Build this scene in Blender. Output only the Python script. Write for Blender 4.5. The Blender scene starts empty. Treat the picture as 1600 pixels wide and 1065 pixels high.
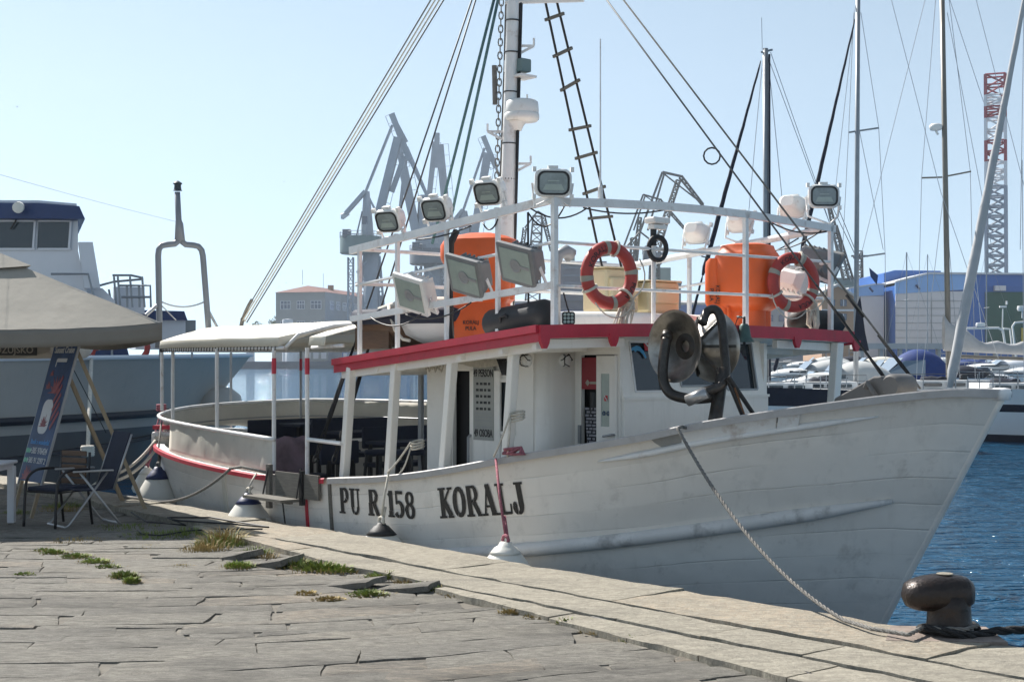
import bpy, bmesh, math, random
from mathutils import Vector, Matrix, noise
R = math.radians
rnd = random.Random(7)
sc = bpy.context.scene
col = sc.collection

# ------------------------------------------------------------------ camera, sky, sun, exposure
F_PX, HOR = 2222.0, 563.0
cam_d = bpy.data.cameras.new("camera"); cam = bpy.data.objects.new("camera", cam_d); col.objects.link(cam)
cam.location = (0, 0, 2.0); cam.rotation_euler = (R(90), 0, 0)
cam_d.lens = 50.0; cam_d.sensor_width = 36.0
cam_d.shift_y = (HOR - 532.5) / 1600.0
cam_d.clip_start = 0.1; cam_d.clip_end = 6000
sc.camera = cam
SUN_AZ = math.degrees(math.atan2(-0.665, 0.747)); SUN_EL = 44.0      # azimuth from +Y towards +X
world = bpy.data.worlds.new("World"); sc.world = world; world.use_nodes = True
wn = world.node_tree; bg = wn.nodes["Background"]
sky = wn.nodes.new("ShaderNodeTexSky"); sky.sky_type = 'NISHITA'; sky.sun_disc = False
sky.sun_elevation = R(SUN_EL); sky.sun_rotation = R(SUN_AZ)
sky.altitude = 0; sky.air_density = 1.0; sky.dust_density = 0.08; sky.ozone_density = 1.6
# look the sky up a little above the true direction: the hazy yellow band at the horizon is not in the photograph
_tc = wn.nodes.new("ShaderNodeTexCoord"); _mp = wn.nodes.new("ShaderNodeMapping"); _mp.vector_type = 'TEXTURE'
_mp.inputs["Location"].default_value = (0, 0, -0.16); _mp.inputs["Scale"].default_value = (1, 1, 1.0)
wn.links.new(_tc.outputs["Generated"], _mp.inputs[0]); wn.links.new(_mp.outputs[0], sky.inputs[0])
_hs = wn.nodes.new("ShaderNodeHueSaturation"); _hs.inputs["Saturation"].default_value = 0.66; _hs.inputs["Hue"].default_value = 0.482
wn.links.new(sky.outputs[0], _hs.inputs["Color"]); wn.links.new(_hs.outputs[0], bg.inputs[0]); bg.inputs[1].default_value = 0.068
sun_d = bpy.data.lights.new("sun", 'SUN'); sun = bpy.data.objects.new("sun", sun_d); col.objects.link(sun)
sun_d.energy = 3.4; sun_d.angle = R(0.5); sun_d.color = (1.0, 0.955, 0.89)
_sd = Vector((math.sin(R(SUN_AZ)) * math.cos(R(SUN_EL)), math.cos(R(SUN_AZ)) * math.cos(R(SUN_EL)), math.sin(R(SUN_EL))))
sun.rotation_euler = _sd.to_track_quat('Z', 'Y').to_euler()
sc.view_settings.view_transform = 'Standard'; sc.view_settings.look = 'None'
sc.view_settings.exposure = 1.26; sc.view_settings.gamma = 1.0

# ------------------------------------------------------------------ materials
def mat(name, rgb, rough=0.5, metal=0.0, var=0.10, scale=3.0, bump=0.0, bscale=40.0, spots=None, spot_amt=0.0, spot_scale=6.0,
        streak=None, streak_amt=0.0, alpha=None, spec=0.5, stretch=(1, 1, 1)):
    """painted / weathered surface: base colour with noise variation, optional stains and vertical streaks"""
    m = bpy.data.materials.new(name); m.use_nodes = True
    nt = m.node_tree; p = nt.nodes["Principled BSDF"]; L = nt.links.new
    tc = nt.nodes.new("ShaderNodeTexCoord")
    mp = nt.nodes.new("ShaderNodeMapping"); mp.inputs["Scale"].default_value = stretch
    L(tc.outputs["Object"], mp.inputs[0])
    nz = nt.nodes.new("ShaderNodeTexNoise"); nz.inputs["Scale"].default_value = scale; nz.inputs["Detail"].default_value = 6
    nz.inputs["Roughness"].default_value = 0.65
    L(mp.outputs[0], nz.inputs["Vector"])
    cr = nt.nodes.new("ShaderNodeValToRGB")
    a = [max(0, c * (1 - var)) for c in rgb]; b = [min(1, c * (1 + var)) for c in rgb]
    cr.color_ramp.elements[0].position = 0.3; cr.color_ramp.elements[1].position = 0.7
    cr.color_ramp.elements[0].color = (*a, 1); cr.color_ramp.elements[1].color = (*b, 1)
    L(nz.outputs["Fac"], cr.inputs[0])
    out = cr.outputs[0]
    def layer(out, c, amt, sc_, st, lo=0.55, hi=0.7):
        m2 = nt.nodes.new("ShaderNodeMapping"); m2.inputs["Scale"].default_value = st
        L(tc.outputs["Object"], m2.inputs[0])
        n2 = nt.nodes.new("ShaderNodeTexNoise"); n2.inputs["Scale"].default_value = sc_; n2.inputs["Detail"].default_value = 8
        n2.inputs["Roughness"].default_value = 0.7
        L(m2.outputs[0], n2.inputs["Vector"])
        mr = nt.nodes.new("ShaderNodeMapRange"); mr.inputs[1].default_value = lo; mr.inputs[2].default_value = hi
        mr.inputs[3].default_value = 0; mr.inputs[4].default_value = amt
        L(n2.outputs["Fac"], mr.inputs[0])
        mx = nt.nodes.new("ShaderNodeMix"); mx.data_type = 'RGBA'
        L(mr.outputs[0], mx.inputs[0]); L(out, mx.inputs[6]); mx.inputs[7].default_value = (*c, 1)
        return mx.outputs[2]
    if spots: out = layer(out, spots, spot_amt, spot_scale, (1, 1, 1))
    if streak: out = layer(out, streak, streak_amt, 1.0, (7, 7, 0.5))
    L(out, p.inputs["Base Color"])
    p.inputs["Roughness"].default_value = rough; p.inputs["Metallic"].default_value = metal
    p.inputs["Specular IOR Level"].default_value = spec
    if bump:
        n3 = nt.nodes.new("ShaderNodeTexNoise"); n3.inputs["Scale"].default_value = bscale; n3.inputs["Detail"].default_value = 5
        L(mp.outputs[0], n3.inputs["Vector"])
        bp = nt.nodes.new("ShaderNodeBump"); bp.inputs["Strength"].default_value = bump; bp.inputs["Distance"].default_value = 0.02
        L(n3.outputs["Fac"], bp.inputs["Height"]); L(bp.outputs[0], p.inputs["Normal"])
    if alpha is not None: p.inputs["Alpha"].default_value = alpha
    return m

def glass(name, rgb=(0.02, 0.03, 0.04), rough=0.05):
    m = bpy.data.materials.new(name); m.use_nodes = True; p = m.node_tree.nodes["Principled BSDF"]
    p.inputs["Base Color"].default_value = (*rgb, 1); p.inputs["Roughness"].default_value = rough
    p.inputs["Specular IOR Level"].default_value = 0.8
    return m

M = {}
M['white'] = mat('white_paint', (0.80, 0.79, 0.76), 0.42, var=0.05, scale=2.5, spots=(0.42, 0.38, 0.32), spot_amt=0.35, spot_scale=5, bump=0.06, bscale=30)
M['white_house'] = mat('white_house_paint', (0.90, 0.865, 0.80), 0.38, var=0.04, scale=1.5, spots=(0.6, 0.56, 0.5), spot_amt=0.25, spot_scale=3,
                       streak=(0.45, 0.42, 0.36), streak_amt=0.18, bump=0.05, bscale=18)
M['rail_white'] = mat('rail_paint', (0.78, 0.78, 0.77), 0.45, var=0.06, scale=6, spots=(0.30, 0.18, 0.10), spot_amt=0.5, spot_scale=4, bump=0.08, bscale=40)
M['red'] = mat('red_paint', (0.50, 0.025, 0.05), 0.42, var=0.14, scale=4, spots=(0.25, 0.05, 0.05), spot_amt=0.4, spot_scale=9, bump=0.05)
M['black'] = mat('black_paint', (0.012, 0.012, 0.014), 0.45, var=0.2)
M['lettering'] = mat('lettering_paint', (0.02, 0.02, 0.02), 0.5, var=0.25, scale=20)
M['rubber'] = mat('black_rubber', (0.018, 0.018, 0.02), 0.6, var=0.25, bump=0.1)
M['navy'] = mat('navy_fabric', (0.012, 0.018, 0.04), 0.75, var=0.25, bump=0.1, bscale=120)
M['orange'] = mat('orange_plastic', (0.70, 0.115, 0.02), 0.45, var=0.08, scale=2, spots=(0.5, 0.12, 0.05), spot_amt=0.3, spot_scale=3, bump=0.04)
M['ring'] = mat('life_ring_red', (0.42, 0.05, 0.04), 0.5, var=0.12, scale=6, bump=0.08)
M['ring_band'] = mat('life_ring_band', (0.36, 0.34, 0.28), 0.6, var=0.12)
M['canvas'] = mat('cream_canvas', (0.74, 0.70, 0.60), 0.8, var=0.05, scale=2, spots=(0.5, 0.45, 0.36), spot_amt=0.3, spot_scale=2, bump=0.15, bscale=6)
M['canvas_in'] = mat('white_tarpaulin', (0.66, 0.63, 0.55), 0.75, var=0.07, scale=2, spots=(0.42, 0.38, 0.31), spot_amt=0.45, spot_scale=2.5, bump=0.35, bscale=3.5)
M['grey_metal'] = mat('grey_metal', (0.32, 0.33, 0.34), 0.4, 0.3, var=0.12, bump=0.05)
M['lamp_white'] = mat('lamp_housing', (0.80, 0.79, 0.76), 0.4, var=0.05, scale=8, spots=(0.42, 0.34, 0.27), spot_amt=0.5, spot_scale=8)
M['lamp_grey'] = mat('lamp_grey_housing', (0.20, 0.205, 0.21), 0.5, var=0.12, scale=6, spots=(0.25, 0.2, 0.15), spot_amt=0.4)
M['lens'] = mat('lamp_glass', (0.23, 0.27, 0.27), 0.12, var=0.25, scale=9, spec=0.8)
M['lens_pale'] = mat('pale_glass', (0.36, 0.42, 0.38), 0.18, var=0.10, scale=6, spec=0.7)
M['steel_dark'] = mat('worn_steel', (0.33, 0.31, 0.28), 0.30, 0.85, var=0.35, scale=6, spots=(0.10, 0.065, 0.04), spot_amt=0.6, spot_scale=7, bump=0.08)
M['pipe_dark'] = mat('dark_steel_pipe', (0.055, 0.05, 0.045), 0.4, 0.6, var=0.4, scale=7, spots=(0.11, 0.06, 0.03), spot_amt=0.5, bump=0.08)
M['bronze'] = mat('green_bronze', (0.06, 0.11, 0.10), 0.5, 0.4, var=0.2, scale=10, bump=0.08)
M['glass'] = glass('window_glass')
M['glass_blue'] = glass('far_window_glass', (0.04, 0.07, 0.13), 0.15)
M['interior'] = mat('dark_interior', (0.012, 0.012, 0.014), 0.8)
M['interior_red'] = mat('red_board', (0.28, 0.03, 0.04), 0.6)
M['cloth_check'] = mat('grey_cloth', (0.22, 0.22, 0.24), 0.9, var=0.2)
M['rope_white'] = mat('white_rope', (0.60, 0.56, 0.48), 0.85, var=0.2, scale=20, bump=0.5, bscale=90)
M['rope_grey'] = mat('grey_rope', (0.20, 0.19, 0.175), 0.9, var=0.3, scale=30, bump=0.6, bscale=90)
M['rope_black'] = mat('black_rope', (0.02, 0.02, 0.021), 0.85, var=0.3, bump=0.6, bscale=90)
M['rope_teal'] = mat('teal_rope', (0.07, 0.15, 0.17), 0.85, var=0.2, bump=0.3)
M['rope_red'] = mat('red_white_rope', (0.35, 0.12, 0.15), 0.85, var=0.5, scale=45, bump=0.5, bscale=90)
M['wire'] = mat('steel_wire', (0.12, 0.12, 0.12), 0.5, 0.5, var=0.2)
M['wire_pale'] = mat('pale_wire', (0.45, 0.46, 0.48), 0.4, 0.5, var=0.1)
M['chain'] = mat('galvanised_chain', (0.25, 0.24, 0.22), 0.5, 0.6, var=0.3, scale=20, spots=(0.15, 0.08, 0.04), spot_amt=0.5)
M['fender'] = mat('fender_vinyl', (0.70, 0.68, 0.62), 0.45, var=0.06, scale=4, spots=(0.42, 0.33, 0.18), spot_amt=0.45, spot_scale=5, bump=0.04)
M['fender_blue'] = mat('fender_blue_top', (0.012, 0.025, 0.10), 0.45, var=0.2)
M['iron'] = mat('rusted_iron', (0.030, 0.022, 0.019), 0.34, 0.4, var=0.4, scale=7, spots=(0.06, 0.033, 0.022), spot_amt=0.6, spot_scale=9, bump=0.35, bscale=45)
M['rust'] = mat('rusty_plate', (0.24, 0.19, 0.16), 0.75, 0.0, var=0.35, scale=12, spots=(0.26, 0.22, 0.18), spot_amt=0.6, spot_scale=14, bump=0.3)
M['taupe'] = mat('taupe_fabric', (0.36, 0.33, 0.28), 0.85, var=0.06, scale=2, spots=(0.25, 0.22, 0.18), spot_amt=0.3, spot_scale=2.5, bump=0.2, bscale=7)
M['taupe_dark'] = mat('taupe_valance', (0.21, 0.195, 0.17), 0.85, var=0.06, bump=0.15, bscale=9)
M['wood'] = mat('brown_wood', (0.10, 0.055, 0.03), 0.6, var=0.3, scale=6, stretch=(1, 10, 10), bump=0.15)
M['wood_pale'] = mat('pale_wood', (0.33, 0.26, 0.17), 0.7, var=0.2, scale=6, stretch=(8, 8, 1))
M['wood_grey'] = mat('weathered_wood', (0.15, 0.14, 0.12), 0.85, var=0.3, scale=5, stretch=(1, 12, 12), bump=0.3)
M['banner_navy'] = mat('banner_navy', (0.03, 0.065, 0.15), 0.55, var=0.35, scale=2.5)
M['banner_red'] = mat('banner_red', (0.26, 0.07, 0.08), 0.55, var=0.4, scale=8)
M['banner_white'] = mat('banner_white', (0.6, 0.6, 0.6), 0.55, var=0.05)
M['banner_blue'] = mat('banner_blue', (0.10, 0.30, 0.60), 0.55, var=0.1)
M['banner_green'] = mat('banner_green', (0.15, 0.45, 0.30), 0.55, var=0.1)
M['chair_grey'] = mat('aluminium', (0.38, 0.38, 0.38), 0.35, 0.7, var=0.1)
M['table_white'] = mat('white_plastic', (0.62, 0.63, 0.66), 0.45, var=0.04)
M['ship_white'] = mat('ship_white', (0.66, 0.68, 0.72), 0.4, var=0.04, scale=0.8, streak=(0.5, 0.5, 0.5), streak_amt=0.15)
M['ship_grey'] = mat('ship_grey', (0.42, 0.395, 0.36), 0.45, var=0.06, scale=0.7, streak=(0.2, 0.2, 0.2), streak_amt=0.2)
M['ship_blue'] = mat('ship_blue', (0.016, 0.04, 0.13), 0.45, var=0.1)
M['ship_navy'] = mat('ship_navy', (0.01, 0.014, 0.025), 0.5, var=0.2)
M['yacht_white'] = mat('yacht_white', (0.74, 0.74, 0.73), 0.3, var=0.03, scale=1)
M['mast_alu'] = mat('mast_aluminium', (0.30, 0.32, 0.34), 0.45, 0.5, var=0.1)
M['mast_tan'] = mat('mast_bronze', (0.20, 0.185, 0.16), 0.45, 0.4, var=0.1)
M['sail_navy'] = mat('navy_sailcloth', (0.008, 0.012, 0.028), 0.8, var=0.2, bump=0.2, bscale=10)
M['sail_grey'] = mat('grey_sailcloth', (0.42, 0.42, 0.42), 0.8, var=0.08, bump=0.3, bscale=8)
M['cover_blue'] = mat('blue_canopy', (0.015, 0.045, 0.19), 0.75, var=0.12, bump=0.2, bscale=5)
M['cover_grey'] = mat('grey_boat_cover', (0.50, 0.51, 0.50), 0.7, var=0.08, bump=0.4, bscale=3)
M['window_clear'] = glass('clear_panel', (0.22, 0.27, 0.33), 0.1)
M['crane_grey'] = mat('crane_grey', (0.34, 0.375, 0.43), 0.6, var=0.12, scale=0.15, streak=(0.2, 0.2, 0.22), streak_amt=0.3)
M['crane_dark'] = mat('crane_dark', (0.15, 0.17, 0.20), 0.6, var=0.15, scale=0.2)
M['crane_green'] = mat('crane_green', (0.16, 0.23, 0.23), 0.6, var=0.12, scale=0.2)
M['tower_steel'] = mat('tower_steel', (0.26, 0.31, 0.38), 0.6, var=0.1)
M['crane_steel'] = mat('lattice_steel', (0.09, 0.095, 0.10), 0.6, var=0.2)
M['tower_red'] = mat('tower_red', (0.26, 0.012, 0.04), 0.55, var=0.1)
M['tower_white'] = mat('tower_white', (0.60, 0.62, 0.65), 0.55, var=0.08)
M['plaster'] = mat('grey_plaster', (0.30, 0.31, 0.31), 0.85, var=0.08, scale=0.2, streak=(0.22, 0.22, 0.22), streak_amt=0.3)
M['plaster_peach'] = mat('peach_plaster', (0.55, 0.38, 0.27), 0.85, var=0.06, scale=0.2)
M['plaster_tan'] = mat('tan_plaster', (0.38, 0.25, 0.17), 0.85, var=0.08, scale=0.2)
M['roof_tile'] = mat('roof_tile', (0.19, 0.085, 0.075), 0.85, var=0.2, scale=0.8)
M['roof_grey'] = mat('grey_roof', (0.42, 0.42, 0.42), 0.7, var=0.08, scale=0.2)
M['hall_blue'] = mat('hall_blue', (0.025, 0.125, 0.42), 0.5, var=0.07, scale=0.15, stretch=(1, 1, .1))
M['hall_light'] = mat('hall_light_blue', (0.24, 0.44, 0.78), 0.5, var=0.06, scale=0.15)
M['hall_panel'] = mat('hall_grey_panel', (0.66, 0.63, 0.64), 0.6, var=0.06, scale=0.2)
M['hall_green'] = mat('hall_green', (0.0, 0.075, 0.055), 0.55, var=0.1, scale=0.3)
M['yellow'] = mat('yellow_paint', (0.55, 0.42, 0.06), 0.6)
M['cream_box'] = mat('cream_plastic', (0.62, 0.55, 0.36), 0.5, var=0.05)
M['leaf'] = mat('leaf_green', (0.05, 0.085, 0.025), 0.7, var=0.5, scale=4)
M['grass'] = mat('weed_green', (0.19, 0.235, 0.05), 0.7, var=0.45, scale=3)
M['grass_dry'] = mat('dry_grass', (0.34, 0.26, 0.11), 0.8, var=0.35, scale=3)
M['bird'] = mat('bird_grey', (0.09, 0.09, 0.10), 0.8)
M['flag_blue'] = mat('dolphin_blue', (0.05, 0.30, 0.55), 0.5)
M['flag_red'] = mat('flag_red', (0.50, 0.02, 0.03), 0.5)
M['notice'] = mat('notice_paper', (0.36, 0.36, 0.33), 0.6, var=0.08)
M['deck_grey'] = mat('deck_paint', (0.30, 0.30, 0.29), 0.7, var=0.12)
M['bulb_dark'] = mat('lantern_dark', (0.02, 0.03, 0.04), 0.4)
M['gantry'] = mat('gantry_grey', (0.20, 0.22, 0.25), 0.5, var=0.12)
M['copper'] = mat('armour_rust', (0.16, 0.07, 0.03), 0.7, var=0.3)

# ------------------------------------------------------------------ mesh helpers
class MB:
    """collects shapes; build() links them as ONE mesh object"""
    def __init__(s): s.v = []; s.f = []; s.mi = []; s.uv = None
    def add(s, vs, fs, mi=0):
        o = len(s.v); s.v += [tuple(v) for v in vs]
        s.f += [tuple(i + o for i in f) for f in fs]; s.mi += [mi] * len(fs); return s
    def box(s, c, d, rz=0, m=None, mi=0, bev=0.0):
        x, y, z = d[0] / 2, d[1] / 2, d[2] / 2
        T = (m if m is not None else Matrix.Translation(c) @ Matrix.Rotation(rz, 4, 'Z'))
        b = min(bev, x * .9, y * .9, z * .9)
        if b <= 0:
            vs = [(i, j, k) for i in (-x, x) for j in (-y, y) for k in (-z, z)]
            fs = [(0, 1, 3, 2), (4, 6, 7, 5), (0, 4, 5, 1), (2, 3, 7, 6), (0, 2, 6, 4), (1, 5, 7, 3)]
            return s.add([T @ Vector(v) for v in vs], fs, mi)
        bm = bmesh.new(); bmesh.ops.create_cube(bm, size=1)
        for v in bm.verts: v.co = Vector((v.co.x * 2 * x, v.co.y * 2 * y, v.co.z * 2 * z))
        bmesh.ops.bevel(bm, geom=bm.edges[:], offset=b, segments=2, affect='EDGES', profile=0.5)
        bm.verts.index_update()
        s.add([T @ v.co for v in bm.verts], [[v.index for v in f.verts] for f in bm.faces], mi); bm.free(); return s
    def bar(s, a, b, w, h=None, up=(0, 0, 1), mi=0):
        """rectangular bar from a to b, w across, h along up"""
        a, b, up = Vector(a), Vector(b), Vector(up); h = h or w
        d = (b - a).normalized(); x = d.cross(up)
        if x.length < 1e-4: x = d.cross(Vector((1, 0, 0)))
        x.normalize(); y = x.cross(d).normalized()
        vs = [p + x * i * w / 2 + y * j * h / 2 for p in (a, b) for i, j in ((-1, -1), (1, -1), (1, 1), (-1, 1))]
        return s.add(vs, [(0, 1, 2, 3), (7, 6, 5, 4), (0, 4, 5, 1), (1, 5, 6, 2), (2, 6, 7, 3), (3, 7, 4, 0)], mi)
    def tube(s, pts, r, n=8, closed=False, mi=0, caps=True):
        pts = [Vector(p) for p in pts]; N = len(pts)
        rs = r if isinstance(r, (list, tuple)) else [r] * N
        prev = None; rings = []
        for i, p in enumerate(pts):
            if closed: d = pts[(i + 1) % N] - pts[i - 1]
            elif i == 0: d = pts[1] - p
            elif i == N - 1: d = p - pts[-2]
            else: d = (pts[i + 1] - p).normalized() + (p - pts[i - 1]).normalized()
            if d.length < 1e-9: d = Vector((0, 0, 1))
            d.normalize()
            if prev is None:
                a = Vector((0, 0, 1)) if abs(d.z) < 0.9 else Vector((1, 0, 0))
                x = d.cross(a).normalized()
            else:
                x = prev - d * prev.dot(d)
                x = x.normalized() if x.length > 1e-6 else d.cross(Vector((0, 0, 1))).normalized()
            prev = x; y = d.cross(x)
            rings.append([p + (x * math.cos(2 * math.pi * k / n) + y * math.sin(2 * math.pi * k / n)) * rs[i] for k in range(n)])
        vs = [v for rg in rings for v in rg]; fs = []
        for i in range(N if closed else N - 1):
            j = (i + 1) % N
            for k in range(n): fs.append((i * n + k, i * n + (k + 1) % n, j * n + (k + 1) % n, j * n + k))
        if not closed and caps: fs += [tuple(range(n))[::-1], tuple((N - 1) * n + k for k in range(n))]
        return s.add(vs, fs, mi)
    def cyl(s, a, b, r, r2=None, n=12, mi=0): return s.tube([a, b], [r, r if r2 is None else r2], n, mi=mi)
    def lathe(s, prof, m=None, n=24, mi=0):
        """profile [(radius, height)] turned about local z; m places it"""
        m = m or Matrix.Identity(4); vs = []; fs = []
        for (r, z) in prof:
            vs += [m @ Vector((r * math.cos(2 * math.pi * k / n), r * math.sin(2 * math.pi * k / n), z)) for k in range(n)]
        for i in range(len(prof) - 1):
            for k in range(n): fs.append((i * n + k, i * n + (k + 1) % n, (i + 1) * n + (k + 1) % n, (i + 1) * n + k))
        if prof[0][0] > 1e-4: fs.append(tuple(range(n))[::-1])
        if prof[-1][0] > 1e-4: fs.append(tuple((len(prof) - 1) * n + k for k in range(n)))
        return s.add(vs, fs, mi)
    def prism(s, poly, a, b, m=None, mi=0):
        """polygon in local xy extruded from z=a to z=b"""
        m = m or Matrix.Identity(4); n = len(poly)
        vs = [m @ Vector((x, y, a)) for x, y in poly] + [m @ Vector((x, y, b)) for x, y in poly]
        fs = [tuple(range(n))[::-1], tuple(range(n, 2 * n))] + [(i, (i + 1) % n, n + (i + 1) % n, n + i) for i in range(n)]
        return s.add(vs, fs, mi)
    def grid(s, rows, mi=0, close_u=False):
        """rows of equal-length point lists"""
        n = len(rows[0]); vs = [p for r_ in rows for p in r_]; fs = []
        for i in range(len(rows) - 1):
            for k in range(n if close_u else n - 1):
                fs.append((i * n + k, i * n + (k + 1) % n, (i + 1) * n + (k + 1) % n, (i + 1) * n + k))
        return s.add(vs, fs, mi)
    def truss(s, a, b, wa, wb=None, bays=8, r=0.03, up=(0, 0, 1), mi=0, n=4):
        """square lattice beam"""
        a, b = Vector(a), Vector(b); wb = wa if wb is None else wb
        d = (b - a).normalized(); x = d.cross(Vector(up))
        if x.length < 1e-3: x = d.cross(Vector((1, 0, 0)))
        x.normalize(); y = x.cross(d)
        C = []
        for i in range(bays + 1):
            t = i / bays; p = a.lerp(b, t); w = (wa + (wb - wa) * t) / 2
            C.append([p + x * w * i_ + y * w * j_ for i_, j_ in ((-1, -1), (1, -1), (1, 1), (-1, 1))])
        for k in range(4): s.tube([C[0][k], C[-1][k]], r * 1.5, n, mi=mi)
        for i in range(bays):
            for k in range(4):
                k2 = (k + 1) % 4
                s.tube([C[i + 1][k], C[i + 1][k2]], r * .8, n, mi=mi)
                if (i + k) % 2: s.tube([C[i][k], C[i + 1][k2]], r * .8, n, mi=mi)
                else: s.tube([C[i][k2], C[i + 1][k]], r * .8, n, mi=mi)
        return s
    def build(s, name, m, parent=None, smooth=False, loc=None, rz=0, solid=0.0, sub=0, bevel=0.0, auto=None):
        me = bpy.data.meshes.new(name); me.from_pydata(s.v, [], s.f); 
        ms = m if isinstance(m, (list, tuple)) else [m]
        for q in ms: me.materials.append(M[q] if isinstance(q, str) else q)
        if len(ms) > 1: me.polygons.foreach_set("material_index", s.mi)
        bm = bmesh.new(); bm.from_mesh(me)
        bmesh.ops.recalc_face_normals(bm, faces=bm.faces[:]); bm.to_mesh(me); bm.free()
        if smooth: me.polygons.foreach_set("use_smooth", [True] * len(me.polygons))
        if s.uv:
            ul = me.uv_layers.new(name="UVMap")
            for lp in me.loops: ul.data[lp.index].uv = s.uv[lp.vertex_index]
        o = bpy.data.objects.new(name, me); col.objects.link(o)
        if smooth and auto is not None:
            try: me.set_sharp_from_angle(angle=R(auto))
            except Exception: pass
        if parent: o.parent = parent
        if loc is not None: o.location = loc
        if rz: o.rotation_euler = (0, 0, rz)
        if bevel:
            md = o.modifiers.new("bevel", 'BEVEL'); md.width = bevel; md.segments = 2; md.limit_method = 'ANGLE'
        if solid:
            md = o.modifiers.new("thick", 'SOLIDIFY'); md.thickness = solid; md.offset = 0
        if sub:
            md = o.modifiers.new("sub", 'SUBSURF'); md.levels = sub; md.render_levels = sub
        return o

def tag(o, label, cat, group=None, kind=None):
    if label: o['label'] = label
    if cat: o['category'] = cat
    if group: o['group'] = group
    if kind: o['kind'] = kind
    return o
def thing(name, label, cat, loc=(0, 0, 0), rz=0, group=None):
    o = bpy.data.objects.new(name, None); col.objects.link(o); o.location = loc; o.rotation_euler = (0, 0, rz)
    o.empty_display_size = 0.2
    return tag(o, label, cat, group)
def struct(o): o['kind'] = 'structure'; return o
def copy_tree(o, parent=None):
    c = o.copy(); col.objects.link(c)
    if parent: c.parent = parent
    for ch in list(o.children): copy_tree(ch, c)
    return c
def W(x, y, D):
    """world point seen at photo pixel x, y when D metres away"""
    return Vector(((x - 800) / F_PX * D, D, 2.0 - (y - HOR) * D / F_PX))
def interp(tab, x):
    if x <= tab[0][0]: return tab[0][1]
    for (a, b), (c, d) in zip(tab, tab[1:]):
        if x <= c:
            t = (x - a) / (c - a) if c > a else 0
            return b + (d - b) * t
    return tab[-1][1]
def smooth_tab(tab, n=4):
    """Catmull-Rom resample of a table"""
    out = []; P = [tab[0]] + list(tab) + [tab[-1]]
    for i in range(1, len(P) - 2):
        for k in range(n):
            t = k / n; p0, p1, p2, p3 = P[i - 1], P[i], P[i + 1], P[i + 2]
            x = p1[0] + (p2[0] - p1[0]) * t
            m1 = (p2[1] - p0[1]) / max(1e-6, p2[0] - p0[0]) * (p2[0] - p1[0]); m2 = (p3[1] - p1[1]) / max(1e-6, p3[0] - p1[0]) * (p2[0] - p1[0])
            h = (2 * t ** 3 - 3 * t * t + 1) * p1[1] + (t ** 3 - 2 * t * t + t) * m1 + (-2 * t ** 3 + 3 * t * t) * p2[1] + (t ** 3 - t * t) * m2
            out.append((x, h))
    return out + [tab[-1]]
def sag(a, b, drop, n=10):
    a, b = Vector(a), Vector(b)
    return [a.lerp(b, i / n) - Vector((0, 0, drop * 4 * (i / n) * (1 - i / n))) for i in range(n + 1)]
def text_data(s, size=1.0, extr=0.0, align='CENTER'):
    cu = bpy.data.curves.new("text", 'FONT'); cu.body = s; cu.size = size; cu.extrude = extr; cu.align_x = align; cu.align_y = 'CENTER'
    cu.resolution_u = 3; cu.offset = 0.012 * size
    o = bpy.data.objects.new("text", cu); col.objects.link(o); dg = bpy.context.evaluated_depsgraph_get()
    me = bpy.data.meshes.new_from_object(o.evaluated_get(dg))
    vs = [v.co.copy() for v in me.vertices]; fs = [tuple(p.vertices) for p in me.polygons]
    bpy.data.objects.remove(o); bpy.data.curves.remove(cu); bpy.data.meshes.remove(me)
    return vs, fs
def add_text(mb, s, size, m, mi=0, extr=0.002, sx=1.0):
    vs, fs = text_data(s, size, extr); mb.add([m @ Vector((v.x * sx, v.y, v.z)) for v in vs], fs, mi); return mb
def frame_m(origin, ex, ey):
    """matrix with local x along ex, y along ey"""
    ex, ey = Vector(ex).normalized(), Vector(ey); ez = ex.cross(ey).normalized(); ey = ez.cross(ex)
    m = Matrix.Identity(4)
    for i in range(3): m[i][0], m[i][1], m[i][2], m[i][3] = ex[i], ey[i], ez[i], origin[i]
    return m

# boat frame: t forward along the quay, l to port (away from the quay), z up from the quay paving
U = Vector((0.642, -0.767, 0)); Nn = Vector((0.767, 0.642, 0)); OB = Vector((1.99, 15.67, 0)); BANG = math.atan2(-0.767, 0.642)
def BW(t, l, z): return OB + U * t + Nn * l + Vector((0, 0, z))
WATER_Z = -1.1
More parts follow.
